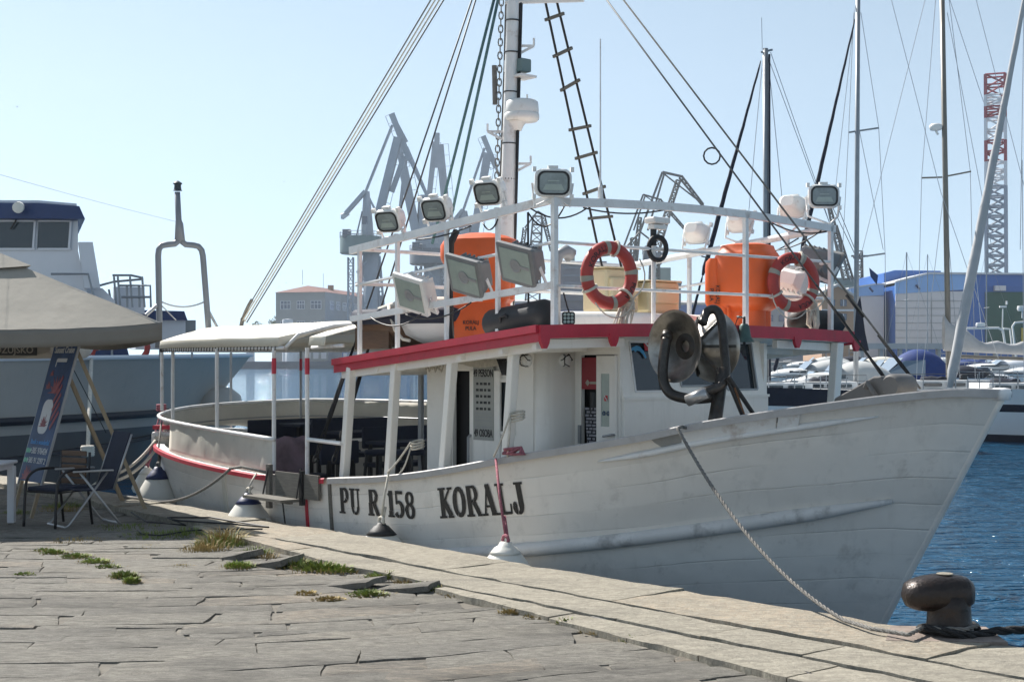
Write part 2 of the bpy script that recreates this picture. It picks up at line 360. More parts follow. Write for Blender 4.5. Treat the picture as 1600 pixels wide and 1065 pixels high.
# ------------------------------------------------------------------ water
def water_mat():
    m = bpy.data.materials.new("harbour_water"); m.use_nodes = True; nt = m.node_tree; p = nt.nodes["Principled BSDF"]; L = nt.links.new
    tc = nt.nodes.new("ShaderNodeTexCoord")
    def nz(scale, st, det, dist=0.0, rot=0.0):
        mp = nt.nodes.new("ShaderNodeMapping"); mp.inputs["Scale"].default_value = st; mp.inputs["Rotation"].default_value = (0, 0, rot)
        n = nt.nodes.new("ShaderNodeTexNoise"); n.inputs["Scale"].default_value = scale; n.inputs["Detail"].default_value = det; n.inputs["Distortion"].default_value = dist
        L(tc.outputs["Object"], mp.inputs[0]); L(mp.outputs[0], n.inputs["Vector"]); return n.outputs["Fac"]
    a = nz(1.1, (0.7, 1.5, 1), 3, 0.8, 0.2); b = nz(4.2, (0.7, 1.4, 1), 3, 0.8, -0.15)
    ad = nt.nodes.new("ShaderNodeMath"); ad.operation = 'MULTIPLY_ADD'; L(b, ad.inputs[0]); ad.inputs[1].default_value = 0.28; L(a, ad.inputs[2])
    bp = nt.nodes.new("ShaderNodeBump"); bp.inputs["Strength"].default_value = 1.0; bp.inputs["Distance"].default_value = 0.75
    L(ad.outputs[0], bp.inputs["Height"]); L(bp.outputs[0], p.inputs["Normal"])
    p.inputs["Base Color"].default_value = (0.014, 0.085, 0.17, 1); p.inputs["IOR"].default_value = 1.33
    # a calm slick on the sunward side of the basin, ruffled water elsewhere
    sx = nt.nodes.new("ShaderNodeSeparateXYZ"); L(tc.outputs["Object"], sx.inputs[0])
    big = nz(0.01, (1, 1, 1), 3)
    r1 = nt.nodes.new("ShaderNodeMath"); r1.operation = 'MULTIPLY_ADD'; L(sx.outputs[1], r1.inputs[0]); r1.inputs[1].default_value = 0.128; L(sx.outputs[0], r1.inputs[2])
    r0 = nt.nodes.new("ShaderNodeMath"); r0.operation = 'MULTIPLY_ADD'; L(big, r0.inputs[0]); r0.inputs[1].default_value = 6.0; L(r1.outputs[0], r0.inputs[2])
    mr = nt.nodes.new("ShaderNodeMapRange"); mr.inputs[1].default_value = 5; mr.inputs[2].default_value = 0
    mr.inputs[3].default_value = 1.0; mr.inputs[4].default_value = 0.6; L(r0.outputs[0], mr.inputs[0]); L(mr.outputs[0], bp.inputs["Strength"]); p.inputs["Roughness"].default_value = 0.05
    return m
mb = MB(); mb.grid([[(-2500, -60, WATER_Z), (2500, -60, WATER_Z)], [(-2500, 4500, WATER_Z), (2500, 4500, WATER_Z)]])
struct(mb.build('water', water_mat()))

# ------------------------------------------------------------------ the stone quay
S_EDGE = -2.72
def s_in(t): return S_EDGE - max(0.62, min(2.3, 1.0 + (t + 4.25) * 0.0927))
def stone_mat(name, c1, c2, c3, stretch, bump, rot=0.0, dirt_amt=0.75):
    m = bpy.data.materials.new(name); m.use_nodes = True; nt = m.node_tree; p = nt.nodes["Principled BSDF"]; L = nt.links.new
    tc = nt.nodes.new("ShaderNodeTexCoord"); at = nt.nodes.new("ShaderNodeAttribute"); at.attribute_name = "tint"
    def nz(scale, st, det, rough=0.65):
        mp = nt.nodes.new("ShaderNodeMapping"); mp.inputs["Scale"].default_value = st; mp.inputs["Rotation"].default_value = (0, 0, rot)
        n = nt.nodes.new("ShaderNodeTexNoise"); n.inputs["Scale"].default_value = scale; n.inputs["Detail"].default_value = det; n.inputs["Roughness"].default_value = rough
        L(tc.outputs["Object"], mp.inputs[0]); L(mp.outputs[0], n.inputs["Vector"]); return n.outputs["Fac"]
    def mix(f, a, b, blend='MIX'):
        x = nt.nodes.new("ShaderNodeMix"); x.data_type = 'RGBA'; x.blend_type = blend
        for s_, v in ((0, f), (6, a), (7, b)):
            if hasattr(v, 'links'): L(v, x.inputs[s_])
            else: x.inputs[s_].default_value = v if s_ == 0 else (*v, 1)
        return x.outputs[2]
    def rng(v, lo, hi, a, b):
        x = nt.nodes.new("ShaderNodeMapRange"); L(v, x.inputs[0])
        for i, q in zip((1, 2, 3, 4), (lo, hi, a, b)): x.inputs[i].default_value = q
        return x.outputs[0]
    base = mix(at.outputs["Fac"], c1, c2); base = mix(rng(at.outputs["Fac"], 0.90, 0.93, 0, 0.6), base, tuple(c * k for c, k in zip(c2, (1.12, .92, .78))))
    big = nz(0.9, (1, 1, 1), 5); base = mix(rng(big, 0.42, 0.68, 0, 0.75), base, c3)
    st = nz(9, stretch, 7, 0.75); base = mix(rng(st, 0.44, 0.58, 0.0, 0.9), base, tuple(c * 1.22 for c in c1)); st2 = nz(4.5, stretch, 8, 0.8); base = mix(rng(st2, 0.38, 0.47, 0.6, 0.0), base, tuple(c * .5 for c in c1))
    fine = nz(70, (1, 1, 1), 4); base = mix(rng(fine, 0.54, 0.68, 0, 0.65), base, tuple(c * 0.42 for c in c1)); med = nz(14, (.6, 1.6, 1), 6, .7); base = mix(rng(med, 0.40, 0.62, 0, 0.8), base, tuple(c * k for c, k in zip(c1, (.66, .65, .66)))); dirt = nz(.75, (.5, 1.3, 1), 8, .72); base = mix(rng(dirt, 0.49, 0.62, 0, dirt_amt), base, (.115, .108, .095))
    crk = nz(6, stretch, 9, 0.8); base = mix(rng(crk, 0.61, 0.66, 0, 0.65), base, tuple(c * 0.35 for c in c1))
    L(base, p.inputs["Base Color"]); p.inputs["Roughness"].default_value = 0.82; p.inputs["Specular IOR Level"].default_value = 0.3
    ad = nt.nodes.new("ShaderNodeMath"); ad.operation = 'MULTIPLY_ADD'; L(fine, ad.inputs[0]); ad.inputs[1].default_value = 0.22; L(st, ad.inputs[2])
    bp = nt.nodes.new("ShaderNodeBump"); bp.inputs["Strength"].default_value = bump; bp.inputs["Distance"].default_value = 0.05
    L(ad.outputs[0], bp.inputs["Height"]); L(bp.outputs[0], p.inputs["Normal"])
    return m
M['paving'] = stone_mat('paving_stone', (0.29, 0.272, 0.235), (0.45, 0.415, 0.345), (0.30, 0.287, 0.258), (1.2, 7, 1), 0.9, R(-12))
M['kerbstone'] = stone_mat('kerb_limestone', (0.36, 0.328, 0.262), (0.42, 0.38, 0.305), (0.29, 0.265, 0.215), (3, 3, 1), 0.55, 0.0, 0.35)
M['earth'] = mat('joint_earth', (0.16, 0.145, 0.12), 0.95, var=0.35, scale=5, bump=0.4, bscale=60)

mb = MB()   # the body of the quay, its wall down into the water
e0, e1 = BW(-120, S_EDGE, 0), BW(30, S_EDGE, 0)
poly = [(e0.x, e0.y), (e1.x, e1.y), (e1.x, -30), (-160, -30), (-160, e0.y)]
mb.prism(poly, -4.0, -0.030)
struct(mb.build('quay', 'earth'))

def slab(mb, tint, P, z, nx, ny, amp, edge, thick=0.07, tilt=(0, 0), sd=0, warp=0.0):
    """one weathered stone: P = four plan corners (x, y), anticlockwise"""
    o = len(mb.v); cx = sum(p[0] for p in P) / 4; cy = sum(p[1] for p in P) / 4; tn = rnd.random(); ring = []
    for j in range(ny + 1):
        for i in range(nx + 1):
            u, v = i / nx, j / ny
            x = (1 - u) * (1 - v) * P[0][0] + u * (1 - v) * P[1][0] + u * v * P[2][0] + (1 - u) * v * P[3][0]
            y = (1 - u) * (1 - v) * P[0][1] + u * (1 - v) * P[1][1] + u * v * P[2][1] + (1 - u) * v * P[3][1]
            bd = i in (0, nx) or j in (0, ny)
            q = noise.noise_vector(Vector((x * 1.3, y * 1.3, 1.5))); q2_ = noise.noise_vector(Vector((x * 5, y * 5, 7.5)))
            x += q.x * warp + q2_.x * edge; y += q.y * warp + q2_.y * edge
            zz = z + tilt[0] * (x - cx) + tilt[1] * (y - cy) + amp * (noise.noise(Vector((x * 1.7, y * 3.3, sd))) + .5 * noise.noise(Vector((x * 5, y * 9, sd + 5))))
            if bd: zz -= 0.006
            mb.v.append((x, y, zz)); tint.append(tn)
    N = nx + 1
    for j in range(ny):
        for i in range(nx): mb.f.append((o + j * N + i, o + j * N + i + 1, o + (j + 1) * N + i + 1, o + (j + 1) * N + i)); mb.mi.append(0)
    ring = [i for i in range(N)] + [j * N + nx for j in range(1, ny + 1)] + [ny * N + i for i in range(nx - 1, -1, -1)] + [j * N for j in range(ny - 1, 0, -1)]
    b = len(mb.v)
    for k in ring: x, y, zz = mb.v[o + k]; mb.v.append((x, y, zz - thick)); tint.append(tn)
    for k in range(len(ring)):
        k2 = (k + 1) % len(ring); mb.f.append((o + ring[k2], o + ring[k], b + k, b + k2)); mb.mi.append(0)
def set_tint(o, tint):
    a = o.data.attributes.new("tint", 'FLOAT', 'POINT'); a.data.foreach_set("value", tint)

def ts(x, y): d = Vector((x, y, 0)) - OB; return d.dot(U), d.dot(Nn)
def fcurve(x):      # the paving rows run across the picture and bend up towards the water
    return 0.0 if x < -3.4 else (0.075 * (x + 3.4) ** 2 if x < -0.4 else 0.675 + 0.45 * (x + 0.4))
mb = MB(); tint = []
c = 4.6
while c < 27:
    h = rnd.choice((.14, .2, .26, .3, .36, .44)) * (1 if c < 16 else 1.25)
    x = -9.5 - (c - 8) * .35 + rnd.random()
    while x < 6:
        w = rnd.uniform(0.35, 1.5) * (1 if c < 16 else 1.2); g = rnd.choice((.002, .003, .004, .006))
        P = []
        for (px_, py_) in ((x + g, c + g), (x + w - g, c + g), (x + w - g, c + h - g), (x + g, c + h - g)):
            sk = (py_ - c) * rnd.uniform(-.3, .1)
            P.append((px_ + sk + rnd.uniform(-.008, .008), py_ + fcurve(px_) + rnd.uniform(-.006, .006)))
        cx = sum(p[0] for p in P) / 4; cy = sum(p[1] for p in P) / 4; t_, s_ = ts(cx, cy)
        if s_ < s_in(t_) + 0.35 and t_ > -40:
            near = cy < 14
            nr = max(0, min(1, (s_ - s_in(t_) + 1.6) / 1.6))       # disturbed stones next to the kerb
            z0 = rnd.uniform(-0.0025, 0.0025) - 0.012 + (rnd.random() < .08) * rnd.uniform(.004, .010)
            slab(mb, tint, P, z0, 20 if near else 8, 8 if near else 4, 0.007, 0.024, 0.09,
                 (rnd.uniform(-.003, .003), rnd.uniform(-.005, .003)), rnd.random() * 50, .05)
        x += w
    c += h
o = struct(mb.build('quay_paving', 'paving', smooth=True, auto=50)); set_tint(o, tint)

mb = MB(); tint = []                       # kerb: two or three courses of pale limestone, proud of the paving
def kerb_course(sa, sb, lmin, lmax, z, t0, t1, edge=0.012, amp=0.006, outer=0.0):
    t = t0
    while t < t1:
        w = rnd.uniform(lmin, lmax); a, b = t + .006, t + w - .006
        if sb(a) < sa(a) - .12:
            P = [BW(a, sb(a) + .006, 0), BW(b, sb(b) + .006, 0), BW(b, sa(b) - .006, 0), BW(a, sa(a) - .006, 0)]
            slab(mb, tint, [(p.x, p.y) for p in P], z + rnd.uniform(-.007, .007), 12, 5, amp, edge, 0.16, (rnd.uniform(-.006, .006), rnd.uniform(-.006, .006)), rnd.random() * 50)
        t += w
kerb_course(lambda t: S_EDGE + .04, lambda t: max(S_EDGE - .82, s_in(t) - .02), 1.5, 3.2, 0.055, -34, 9, 0.05, 0.012)
kerb_course(lambda t: S_EDGE - .84, lambda t: max(S_EDGE - 1.32, s_in(t)), 0.7, 1.5, 0.045, -7, 9, 0.02)
kerb_course(lambda t: S_EDGE - 1.34, lambda t: s_in(t), 0.6, 1.3, 0.035, -3, 9, 0.025)
o = struct(mb.build('quay_kerb', 'kerbstone', smooth=True, auto=50)); set_tint(o, tint)

# ------------------------------------------------------------------ weeds and broken stones
def ground(x, y, z=0.0):
    D = F_PX * (2.0 - z) / (y - HOR); return Vector(((x - 800) / F_PX * D, D, z))
mb = MB()
def tuft(p, n, h, spread, mi, leafy=False):
    if leafy and mi == 0: tuft(p, n // 3, h * 1.1, spread * 1.5, 1, False)
    spread *= 1.25
    for _ in range(n):
        a = rnd.random() * 6.283; r_ = spread * math.sqrt(rnd.random()); b = p + Vector((math.cos(a) * r_, math.sin(a) * r_ * .7, 0))
        hh = h * rnd.uniform(.35, 1.1) * (1.15 - .75 * (r_ / spread) ** 2); ln = Vector((math.cos(a) + rnd.uniform(-.6, .6), math.sin(a) + rnd.uniform(-.6, .6), 0)) * hh * rnd.uniform(.2, .9)
        w = Vector((-math.sin(a), math.cos(a), 0)) * (0.018 if leafy else 0.006) * rnd.uniform(.6, 1.3)
        if leafy:
            c_ = b + Vector((0, 0, hh * .6)) + ln * .5; e = b + ln + Vector((0, 0, hh))
            mb.add([b + Vector((0, 0, hh * .3)), c_ + w, e, c_ - w], [(0, 1, 2, 3)], mi)
        else:
            mid = b + ln * .35 + Vector((0, 0, hh * .65)); e = b + ln + Vector((0, 0, hh * .9))
            mb.add([b - w, b + w, mid + w * .7, mid - w * .7, e], [(0, 1, 2, 3), (3, 2, 4)], mi)
for (x, y, n, h, s, mi, lf) in [
    (352, 846, 420, .20, .24, 1, 0), (345, 850, 260, .17, .26, 0, 0), (330, 856, 160, .15, .2, 1, 0), (375, 884, 260, .07, .13, 0, 1),
    (85, 862, 160, .05, .12, 0, 1), (120, 868, 160, .05, .14, 0, 1), (150, 876, 160, .05, .12, 0, 1), (195, 900, 260, .07, .10, 0, 1), (205, 908, 120, .07, .06, 0, 1),
    (470, 884, 260, .09, .16, 0, 1), (500, 888, 280, .09, .2, 0, 1), (530, 890, 200, .07, .16, 0, 1), (600, 900, 200, .07, .14, 0, 1), (635, 908, 120, .06, .1, 1, 0),
    (575, 926, 200, .05, .15, 0, 1), (515, 934, 160, .04, .12, 1, 1), (285, 882, 80, .03, .12, 1, 0), (440, 842, 90, .05, .12, 1, 0), (455, 845, 90, .04, .15, 1, 0),
    (885, 972, 120, .06, .07, 0, 1), (800, 955, 90, .05, .1, 1, 1), (100, 790, 300, .09, .25, 0, 0), (95, 795, 200, .08, .3, 1, 0), (30, 800, 160, .07, .2, 0, 0),
    (195, 790, 200, .09, .2, 1, 0), (215, 788, 140, .09, .12, 0, 0), (250, 835, 260, .08, .4, 0, 0), (200, 822, 180, .06, .4, 0, 0), (300, 832, 240, .1, .35, 0, 0), (120, 842, 140, .05, .3, 1, 0), (480, 925, 90, .04, .1, 1, 1),
    (1190, 1040, 40, .03, .05, 1, 1), (700, 925, 60, .04, .08, 1, 1), (40, 896, 60, .04, .1, 0, 1), (840, 963, 80, .05, .12, 1, 1), (660, 916, 90, .06, .16, 0, 1), (720, 930, 60, .05, .12, 1, 1), (930, 985, 50, .04, .1, 1, 1), (1000, 998, 60, .05, .12, 0, 1), (415, 868, 90, .08, .14, 1, 0), (400, 862, 160, .10, .16, 0, 0), (310, 858, 120, .09, .2, 1, 0), (170, 884, 120, .04, .12, 0, 1), (70, 858, 90, .04, .1, 0, 1), (230, 852, 90, .03, .2, 1, 0), (690, 921, 70, .05, .1, 0, 1)]:
    tuft(ground(x, y) + Vector((0, 0, -.02)), n, h, s, mi, lf)
tag(mb.build('weeds', ['grass', 'grass_dry']), 'green and dry weeds growing in the joints of the stone quay', 'weeds', kind='stuff')

def loose_stone(x, y, w, d, rz, tx, ty, label, h=.06):
    mb = MB(); tint = []
    slab(mb, tint, [(-w / 2, -d / 2), (w / 2, -d / 2 * .8), (w / 2 * .92, d / 2), (-w / 2 * 1.05, d / 2 * .9)], 0, 10, 6, .014, .03, h, (0, 0), x)
    o = mb.build('loose_stone', 'paving', smooth=True, auto=50); set_tint(o, tint)
    p = ground(x, y); o.location = (p.x, p.y, h * .55); o.rotation_euler = (R(tx), R(ty), R(rz)); o.rotation_mode = 'XYZ'
    tag(o, label, 'stone', 'broken stones beside the kerb')
loose_stone(372, 868, .34, .40, -42, 6, -10, 'short broken paving stone tilted against the tall dry weeds beside the kerb')
loose_stone(424, 880, .60, .38, -42, 6, -13, 'long broken paving stone lying tilted beside the kerb, right of the tall weeds', .06)
loose_stone(548, 912, .60, .34, -38, 5, -9, 'grey tilted paving stone casting a dark wedge of shadow near the green weeds', .05)
loose_stone(632, 918, .58, .32, -25, 4, -7, 'pale tilted slab rising out of the paving, nearest stone to the kerb line', .05)
# ------------------------------------------------------------------ the white fishing boat
BOAT = thing('fishing_boat', 'white wooden excursion fishing boat with red roof edge and cream awning, moored along the quay', 'boat', OB, BANG)
SHEER_T = smooth_tab([(-11.1, .86), (-10, .72), (-9, .69), (-7.6, .61), (-6.2, .56), (-5.1, .54), (-4.2, .56), (-3.5, .62), (-2.55, .70), (-1.35, .86), (-.35, 1.03),
                      (.5, 1.17), (1.2, 1.30), (1.63, 1.41), (2.15, 1.52), (2.66, 1.62), (3.1, 1.70), (3.5, 1.75), (3.82, 1.74)])
def sheer(t): return interp(SHEER_T, t)
HB_S = smooth_tab([(-11.1, .0), (-10.98, .45), (-10.6, .98), (-10.1, 1.42), (-9.4, 1.82), (-8.5, 2.1), (-7, 2.28), (-5, 2.36), (-3, 2.38), (-1, 2.31), (0, 2.17), (.6, 2.02), (1.2, 1.82), (1.8, 1.52), (2.3, 1.22), (2.8, .86), (3.2, .56), (3.5, .34), (3.7, .17), (3.8, .04)])
HB_B = smooth_tab([(-11.1, .0), (-10.9, .12), (-10.3, .5), (-9.6, .92), (-8.5, 1.5), (-7, 1.95), (-5, 2.15), (-3, 2.18), (-1.5, 2.0), (0, 1.6), (1, 1.22), (2, .82), (3, .36), (3.5, .14), (3.8, .035)])
ZB = -1.5
def stem_t(z): return 3.8 + (z - 1.72) * 0.575
def stern_t(z): return -11.1 + (0.86 - z) * 0.12
def hull_pt(tau, v, off=0.0):
    """tau: station in sheer-line metres (-11.1..3.8), v: 0 at the sheer, 1 at the bottom; starboard half-breadth returned positive"""
    zs = sheer(tau); z = zs + (ZB - zs) * v
    f = (tau + 11.1) / 14.9
    a = max(0, (f - .62) / .38); b = max(0, (.3 - f) / .3)
    t = tau + (stem_t(z) - 3.8) * a ** 1.2 + (stern_t(z) + 11.1) * b
    hs, hb = interp(HB_S, tau), interp(HB_B, tau)
    k = v ** 1.25 if f < .6 else v ** (1.25 - .5 * min(1, (f - .6) / .3))
    return t, hs + (hb - hs) * k + off, z
TAU = [-11.1, -11.07, -11.0, -10.9, -10.75] + [-10.6 + i * .2 for i in range(69)] + [3.3, 3.4, 3.5, 3.6, 3.68, 3.74, 3.78, 3.8]
VV = [i / 26 for i in range(27)]
def hull_side(sg):
    rows = []; uv = []
    for v in VV:
        rows.append([(t, sg * h, z) for t, h, z in (hull_pt(q, v) for q in TAU)]); uv += [(q, v) for q in TAU]
    return rows, uv
mb = MB(); mb.uv = []
for sg in (-1, 1):
    rows, uv = hull_side(sg); mb.grid(rows); mb.uv += uv
def hull_mat():
    m = mat('hull_paint', (0.80, 0.757, 0.695), 0.4, var=0.045, scale=1.6, spots=(0.48, 0.46, 0.42), spot_amt=0.4, spot_scale=2.6, streak=(0.40, 0.37, 0.32), streak_amt=0.16)
    nt = m.node_tree; L = nt.links.new; p = nt.nodes["Principled BSDF"]
    uv = nt.nodes.new("ShaderNodeUVMap"); sx = nt.nodes.new("ShaderNodeSeparateXYZ"); L(uv.outputs[0], sx.inputs[0])
    def math_(op, a, b=None, c=None):
        x = nt.nodes.new("ShaderNodeMath"); x.operation = op
        for i, q in enumerate((a, b, c)):
            if q is None: continue
            if hasattr(q, 'links'): L(q, x.inputs[i])
            else: x.inputs[i].default_value = q
        return x.outputs[0]
    nz = nt.nodes.new("ShaderNodeTexNoise"); nz.inputs["Scale"].default_value = .8; nz.inputs["Detail"].default_value = 3; L(uv.outputs[0], nz.inputs["Vector"])
    vv = math_('MULTIPLY_ADD', nz.outputs[0], 0.03, sx.outputs[1])
    fr = math_('FRACT', math_('MULTIPLY', vv, 13.0))                    # plank seams follow the sheer
    d = math_('ABSOLUTE', math_('SUBTRACT', fr, 0.5))
    seam = nt.nodes.new("ShaderNodeMapRange"); L(d, seam.inputs[0]); seam.inputs[1].default_value = 0.0; seam.inputs[2].default_value = 0.045; seam.inputs[3].default_value = 1; seam.inputs[4].default_value = 0
    n2 = nt.nodes.new("ShaderNodeTexNoise"); n2.inputs["Scale"].default_value = 1.3; n2.inputs["Detail"].default_value = 4
    mp = nt.nodes.new("ShaderNodeMapping"); mp.inputs["Scale"].default_value = (.7, 14, 1); L(uv.outputs[0], mp.inputs[0]); L(mp.outputs[0], n2.inputs["Vector"])
    vis = nt.nodes.new("ShaderNodeMapRange"); L(n2.outputs[0], vis.inputs[0]); vis.inputs[1].default_value = .40; vis.inputs[2].default_value = .62
    s2 = math_('MULTIPLY', seam.outputs[0], vis.outputs[0])
    old = p.inputs["Base Color"].links[0].from_socket
    mx = nt.nodes.new("ShaderNodeMix"); mx.data_type = 'RGBA'; L(math_('MULTIPLY', s2, .26), mx.inputs[0]); L(old, mx.inputs[6]); mx.inputs[7].default_value = (.25, .24, .23, 1)
    wn_ = nt.nodes.new("ShaderNodeTexWhiteNoise"); wn_.noise_dimensions = '1D'; L(math_('FLOOR', math_('MULTIPLY_ADD', vv, 13.0, 0.5)), wn_.inputs["W"])
    sc_ = nt.nodes.new("ShaderNodeTexNoise"); sc_.inputs["Scale"].default_value = 2.2; sc_.inputs["Detail"].default_value = 9; sc_.inputs["Roughness"].default_value = .75; mp3 = nt.nodes.new("ShaderNodeMapping"); mp3.inputs["Scale"].default_value = (1.2, 3, 1); L(uv.outputs[0], mp3.inputs[0]); L(mp3.outputs[0], sc_.inputs["Vector"])
    scf = nt.nodes.new("ShaderNodeMapRange"); L(sc_.outputs[0], scf.inputs[0]); scf.inputs[1].default_value = .57; scf.inputs[2].default_value = .68; scf.inputs[4].default_value = .5
    ms = nt.nodes.new("ShaderNodeMix"); ms.data_type = 'RGBA'; L(scf.outputs[0], ms.inputs[0]); L(mx.outputs[2], ms.inputs[6]); ms.inputs[7].default_value = (.42, .38, .33, 1)
    hv = nt.nodes.new("ShaderNodeHueSaturation"); L(ms.outputs[2], hv.inputs["Color"]); L(math_('MULTIPLY_ADD', wn_.outputs["Value"], .10, .94), hv.inputs["Value"]); L(hv.outputs[0], p.inputs["Base Color"])
    lump = nt.nodes.new("ShaderNodeTexNoise"); lump.inputs["Scale"].default_value = 1.8; lump.inputs["Detail"].default_value = 2
    tc = nt.nodes.new("ShaderNodeTexCoord"); L(tc.outputs["Object"], lump.inputs["Vector"])
    hgt = math_('MULTIPLY_ADD', s2, -0.10, lump.outputs[0])
    bp = nt.nodes.new("ShaderNodeBump"); bp.inputs["Strength"].default_value = .8; bp.inputs["Distance"].default_value = 0.05
    L(hgt, bp.inputs["Height"]); L(bp.outputs[0], p.inputs["Normal"]); return m
HULL = mb.build('hull', hull_mat(), BOAT, smooth=True)
def hull_lat(t, z):
    """starboard half-breadth of the hull at true station t and height z"""
    tau = t
    for _ in range(12):
        zs = sheer(tau); v = max(0, min(1, (z - zs) / (ZB - zs))); q = hull_pt(tau, v); tau += t - q[0]
        tau = max(-11.1, min(3.8, tau))
    return q[1]
def along(v_of, off, sg=-1, t0=-11.0, t1=3.78, dz=0.0, step=.2):
    out = []; n = int((t1 - t0) / step)
    for i in range(n + 1):
        q = t0 + (t1 - t0) * i / n; zs = sheer(q); zt = v_of(q) if callable(v_of) else zs + v_of
        v = (zt - zs) / (ZB - zs); t, h, z = hull_pt(q, max(0, v)); out.append((t, sg * (h + off), zt + dz))
    return out
# rail cap on the bulwark: grey-white forward, red round the stern
def cap_strip(mb, t0, t1, sg, w=.17, h=.075, dz=0.0, out=.05, mi=0):
    rows = []
    for i in range(int((t1 - t0) / .1) + 1):
        q = min(t1, t0 + i * .1); t, hh, z = hull_pt(q, 0); z += dz
        a, b = sg * (hh + out), sg * max(0.0, hh + out - w)
        rows.append([(t, a, z - h), (t, a, z - .012), (t, a - sg * .012, z), (t, b, z), (t, b, z - h)])
    mb.grid(rows, mi)
    n = len(rows)
mb = MB()
for sg in (-1, 1): cap_strip(mb, -3.62, 3.8, sg)
mb.build('rail_cap', mat('rail_cap_paint', (.40, .385, .375), .5, var=.1, scale=5, spots=(.3, .27, .24), spot_amt=.6, spot_scale=7, bump=.2, bscale=25), HULL)
mb = MB()
for sg, a, b in ((-1, -11.1, -5.05), (-1, -4.2, -3.64), (1, -11.1, -3.64)): cap_strip(mb, a, b, sg, .05, .065, out=.045)
mb.build('red_rail_cap', 'red', HULL)
mb = MB()
for sg, a, b in ((-1, -11.1, -5.05), (1, -11.1, -3.64)): cap_strip(mb, a, b, sg, .14, .05, out=-.004, dz=.004)
mb.build('rail_cap', 'rail_white', HULL)
# bulwark inner face + deck
rows = []
mb = MB()
def deck_z(t): return -0.18 if t < -.6 else min(sheer(t) - .5, -.18 + (t + .6) * .35)
for q in [-10.9, -10.7, -10.4, -10, -9.5, -9, -8, -7, -6, -5, -4, -3, -2, -1.5, -1, -.5, 0, .4, .8, 1.2, 1.6, 2.0, 2.4, 2.7, 2.95]:
    zt, zb = sheer(q) - .03, deck_z(q); h1 = max(.01, interp(HB_S, q) - .07)
    tau = q
    for _ in range(12):
        v_ = (zb - sheer(tau)) / (ZB - sheer(tau)); tau = max(-11.1, min(3.8, tau + q - hull_pt(tau, v_)[0]))
    h2 = max(.005, hull_pt(tau, v_)[1] - .07)
    hm = (h1 + h2) / 2 - .02; rows.append([(q, -h1, zt), (q, -hm, (zt + zb) / 2), (q, -h2, zb), (q, h2, zb), (q, hm, (zt + zb) / 2), (q, h1, zt)])
mb.grid(rows); mb.build('deck', 'deck_grey', BOAT)
# rubbing strake, bow rubbing strips, stem bar
STRAKE = [(-11, -.12), (-9, -.42), (-7.5, -.62), (-6, -.70), (-4.5, -.60), (-3, -.36), (-2, -.21), (-1, -.06), (0, .04), (1, .15), (2, .27), (3, .40)]
ST = smooth_tab([(-11, -.02), (-9.6, -.20), (-8.5, -.36), (-7.4, -.46), (-6, -.47), (-4.6, -.38), (-3.4, -.28), (-2.2, -.18), (-1.2, -.07), (-.2, .05), (.8, .19), (1.8, .36), (2.9, .58), (3.3, .67), (3.6, .74)])
mb = MB()
for sg in (-1, 1):
    pts = along(lambda q: interp(ST, q), .025, sg, -10.9, 3.38)
    N = len(pts); mb.tube(pts, [0.074 if i < N - 4 else 0.074 * (N - i) / 4 * .8 + .01 for i in range(N)], 10)
mb.build('rubbing_strake', mat('strake_paint', (.62, .61, .59), .45, var=.08, scale=3, spots=(.20, .19, .18), spot_amt=.6, spot_scale=3.2, bump=.15), HULL, smooth=True)
mb = MB()
pts = along(lambda q: sheer(q) - .20, .012, -1, .70, 3.02, step=.1); N = len(pts)
mb.tube(pts, [.008 + .028 * min(1, i / 4, (N - 1 - i) / 4) for i in range(N)], 6)
mb.build('bow_strip', 'rail_white', HULL, smooth=True)
mb = MB(); mb.tube([(stem_t(z) - .03, 0, z) for z in [ZB + i * (1.70 - ZB) / 20 for i in range(21)]], .055, 8)
mb.build('stem', hull_mat(), HULL, smooth=True)
mb = MB(); mb.lathe([(.0, -.10), (.095, -.09), (.105, -.02), (.095, .005), (.05, .018), (0, .02)], Matrix.Translation((3.74, 0, 1.735)), 16); mb.build('stem_head', 'rail_white', HULL, smooth=True)
# hawse patch and thick pad under the rail near the bow
mb = MB()
for a, b, o_ in ((1.52, 2.28, .012), (2.30, 2.46, .03)):
    rows = [[(t, -(h + o_), z) for t, h, z in (hull_pt(q, v) for v in (.01, .04, .07))] for q in [a + (b - a) * i / 5 for i in range(6)]]
    mb.grid(rows)
mb.build('hawse_plate', 'rail_white', HULL, solid=.02)
# seams of the boarding gate: dark vertical battens on the hull side
def batten(q, z0, z1, w, m, name):
    mb = MB(); rows = []
    for i in range(9):
        z = z0 + (z1 - z0) * i / 8; zs = sheer(q); v = max(0, (z - zs) / (ZB - zs)); t, h, zz = hull_pt(q, v)
        rows.append([(t - w / 2, -(h + .002), z), (t - w / 2, -(h + .022), z), (t + w / 2, -(h + .022), z), (t + w / 2, -(h + .002), z)])
    mb.grid(rows); return mb.build(name, m, HULL)
batten(-3.63, -.25, .54, .05, 'wood_grey', 'hull_batten')
batten(-4.18, -.32, .47, .045, 'red', 'red_hull_batten')
batten(-6.35, -.42, .50, .09, 'canvas_in', 'hull_batten')
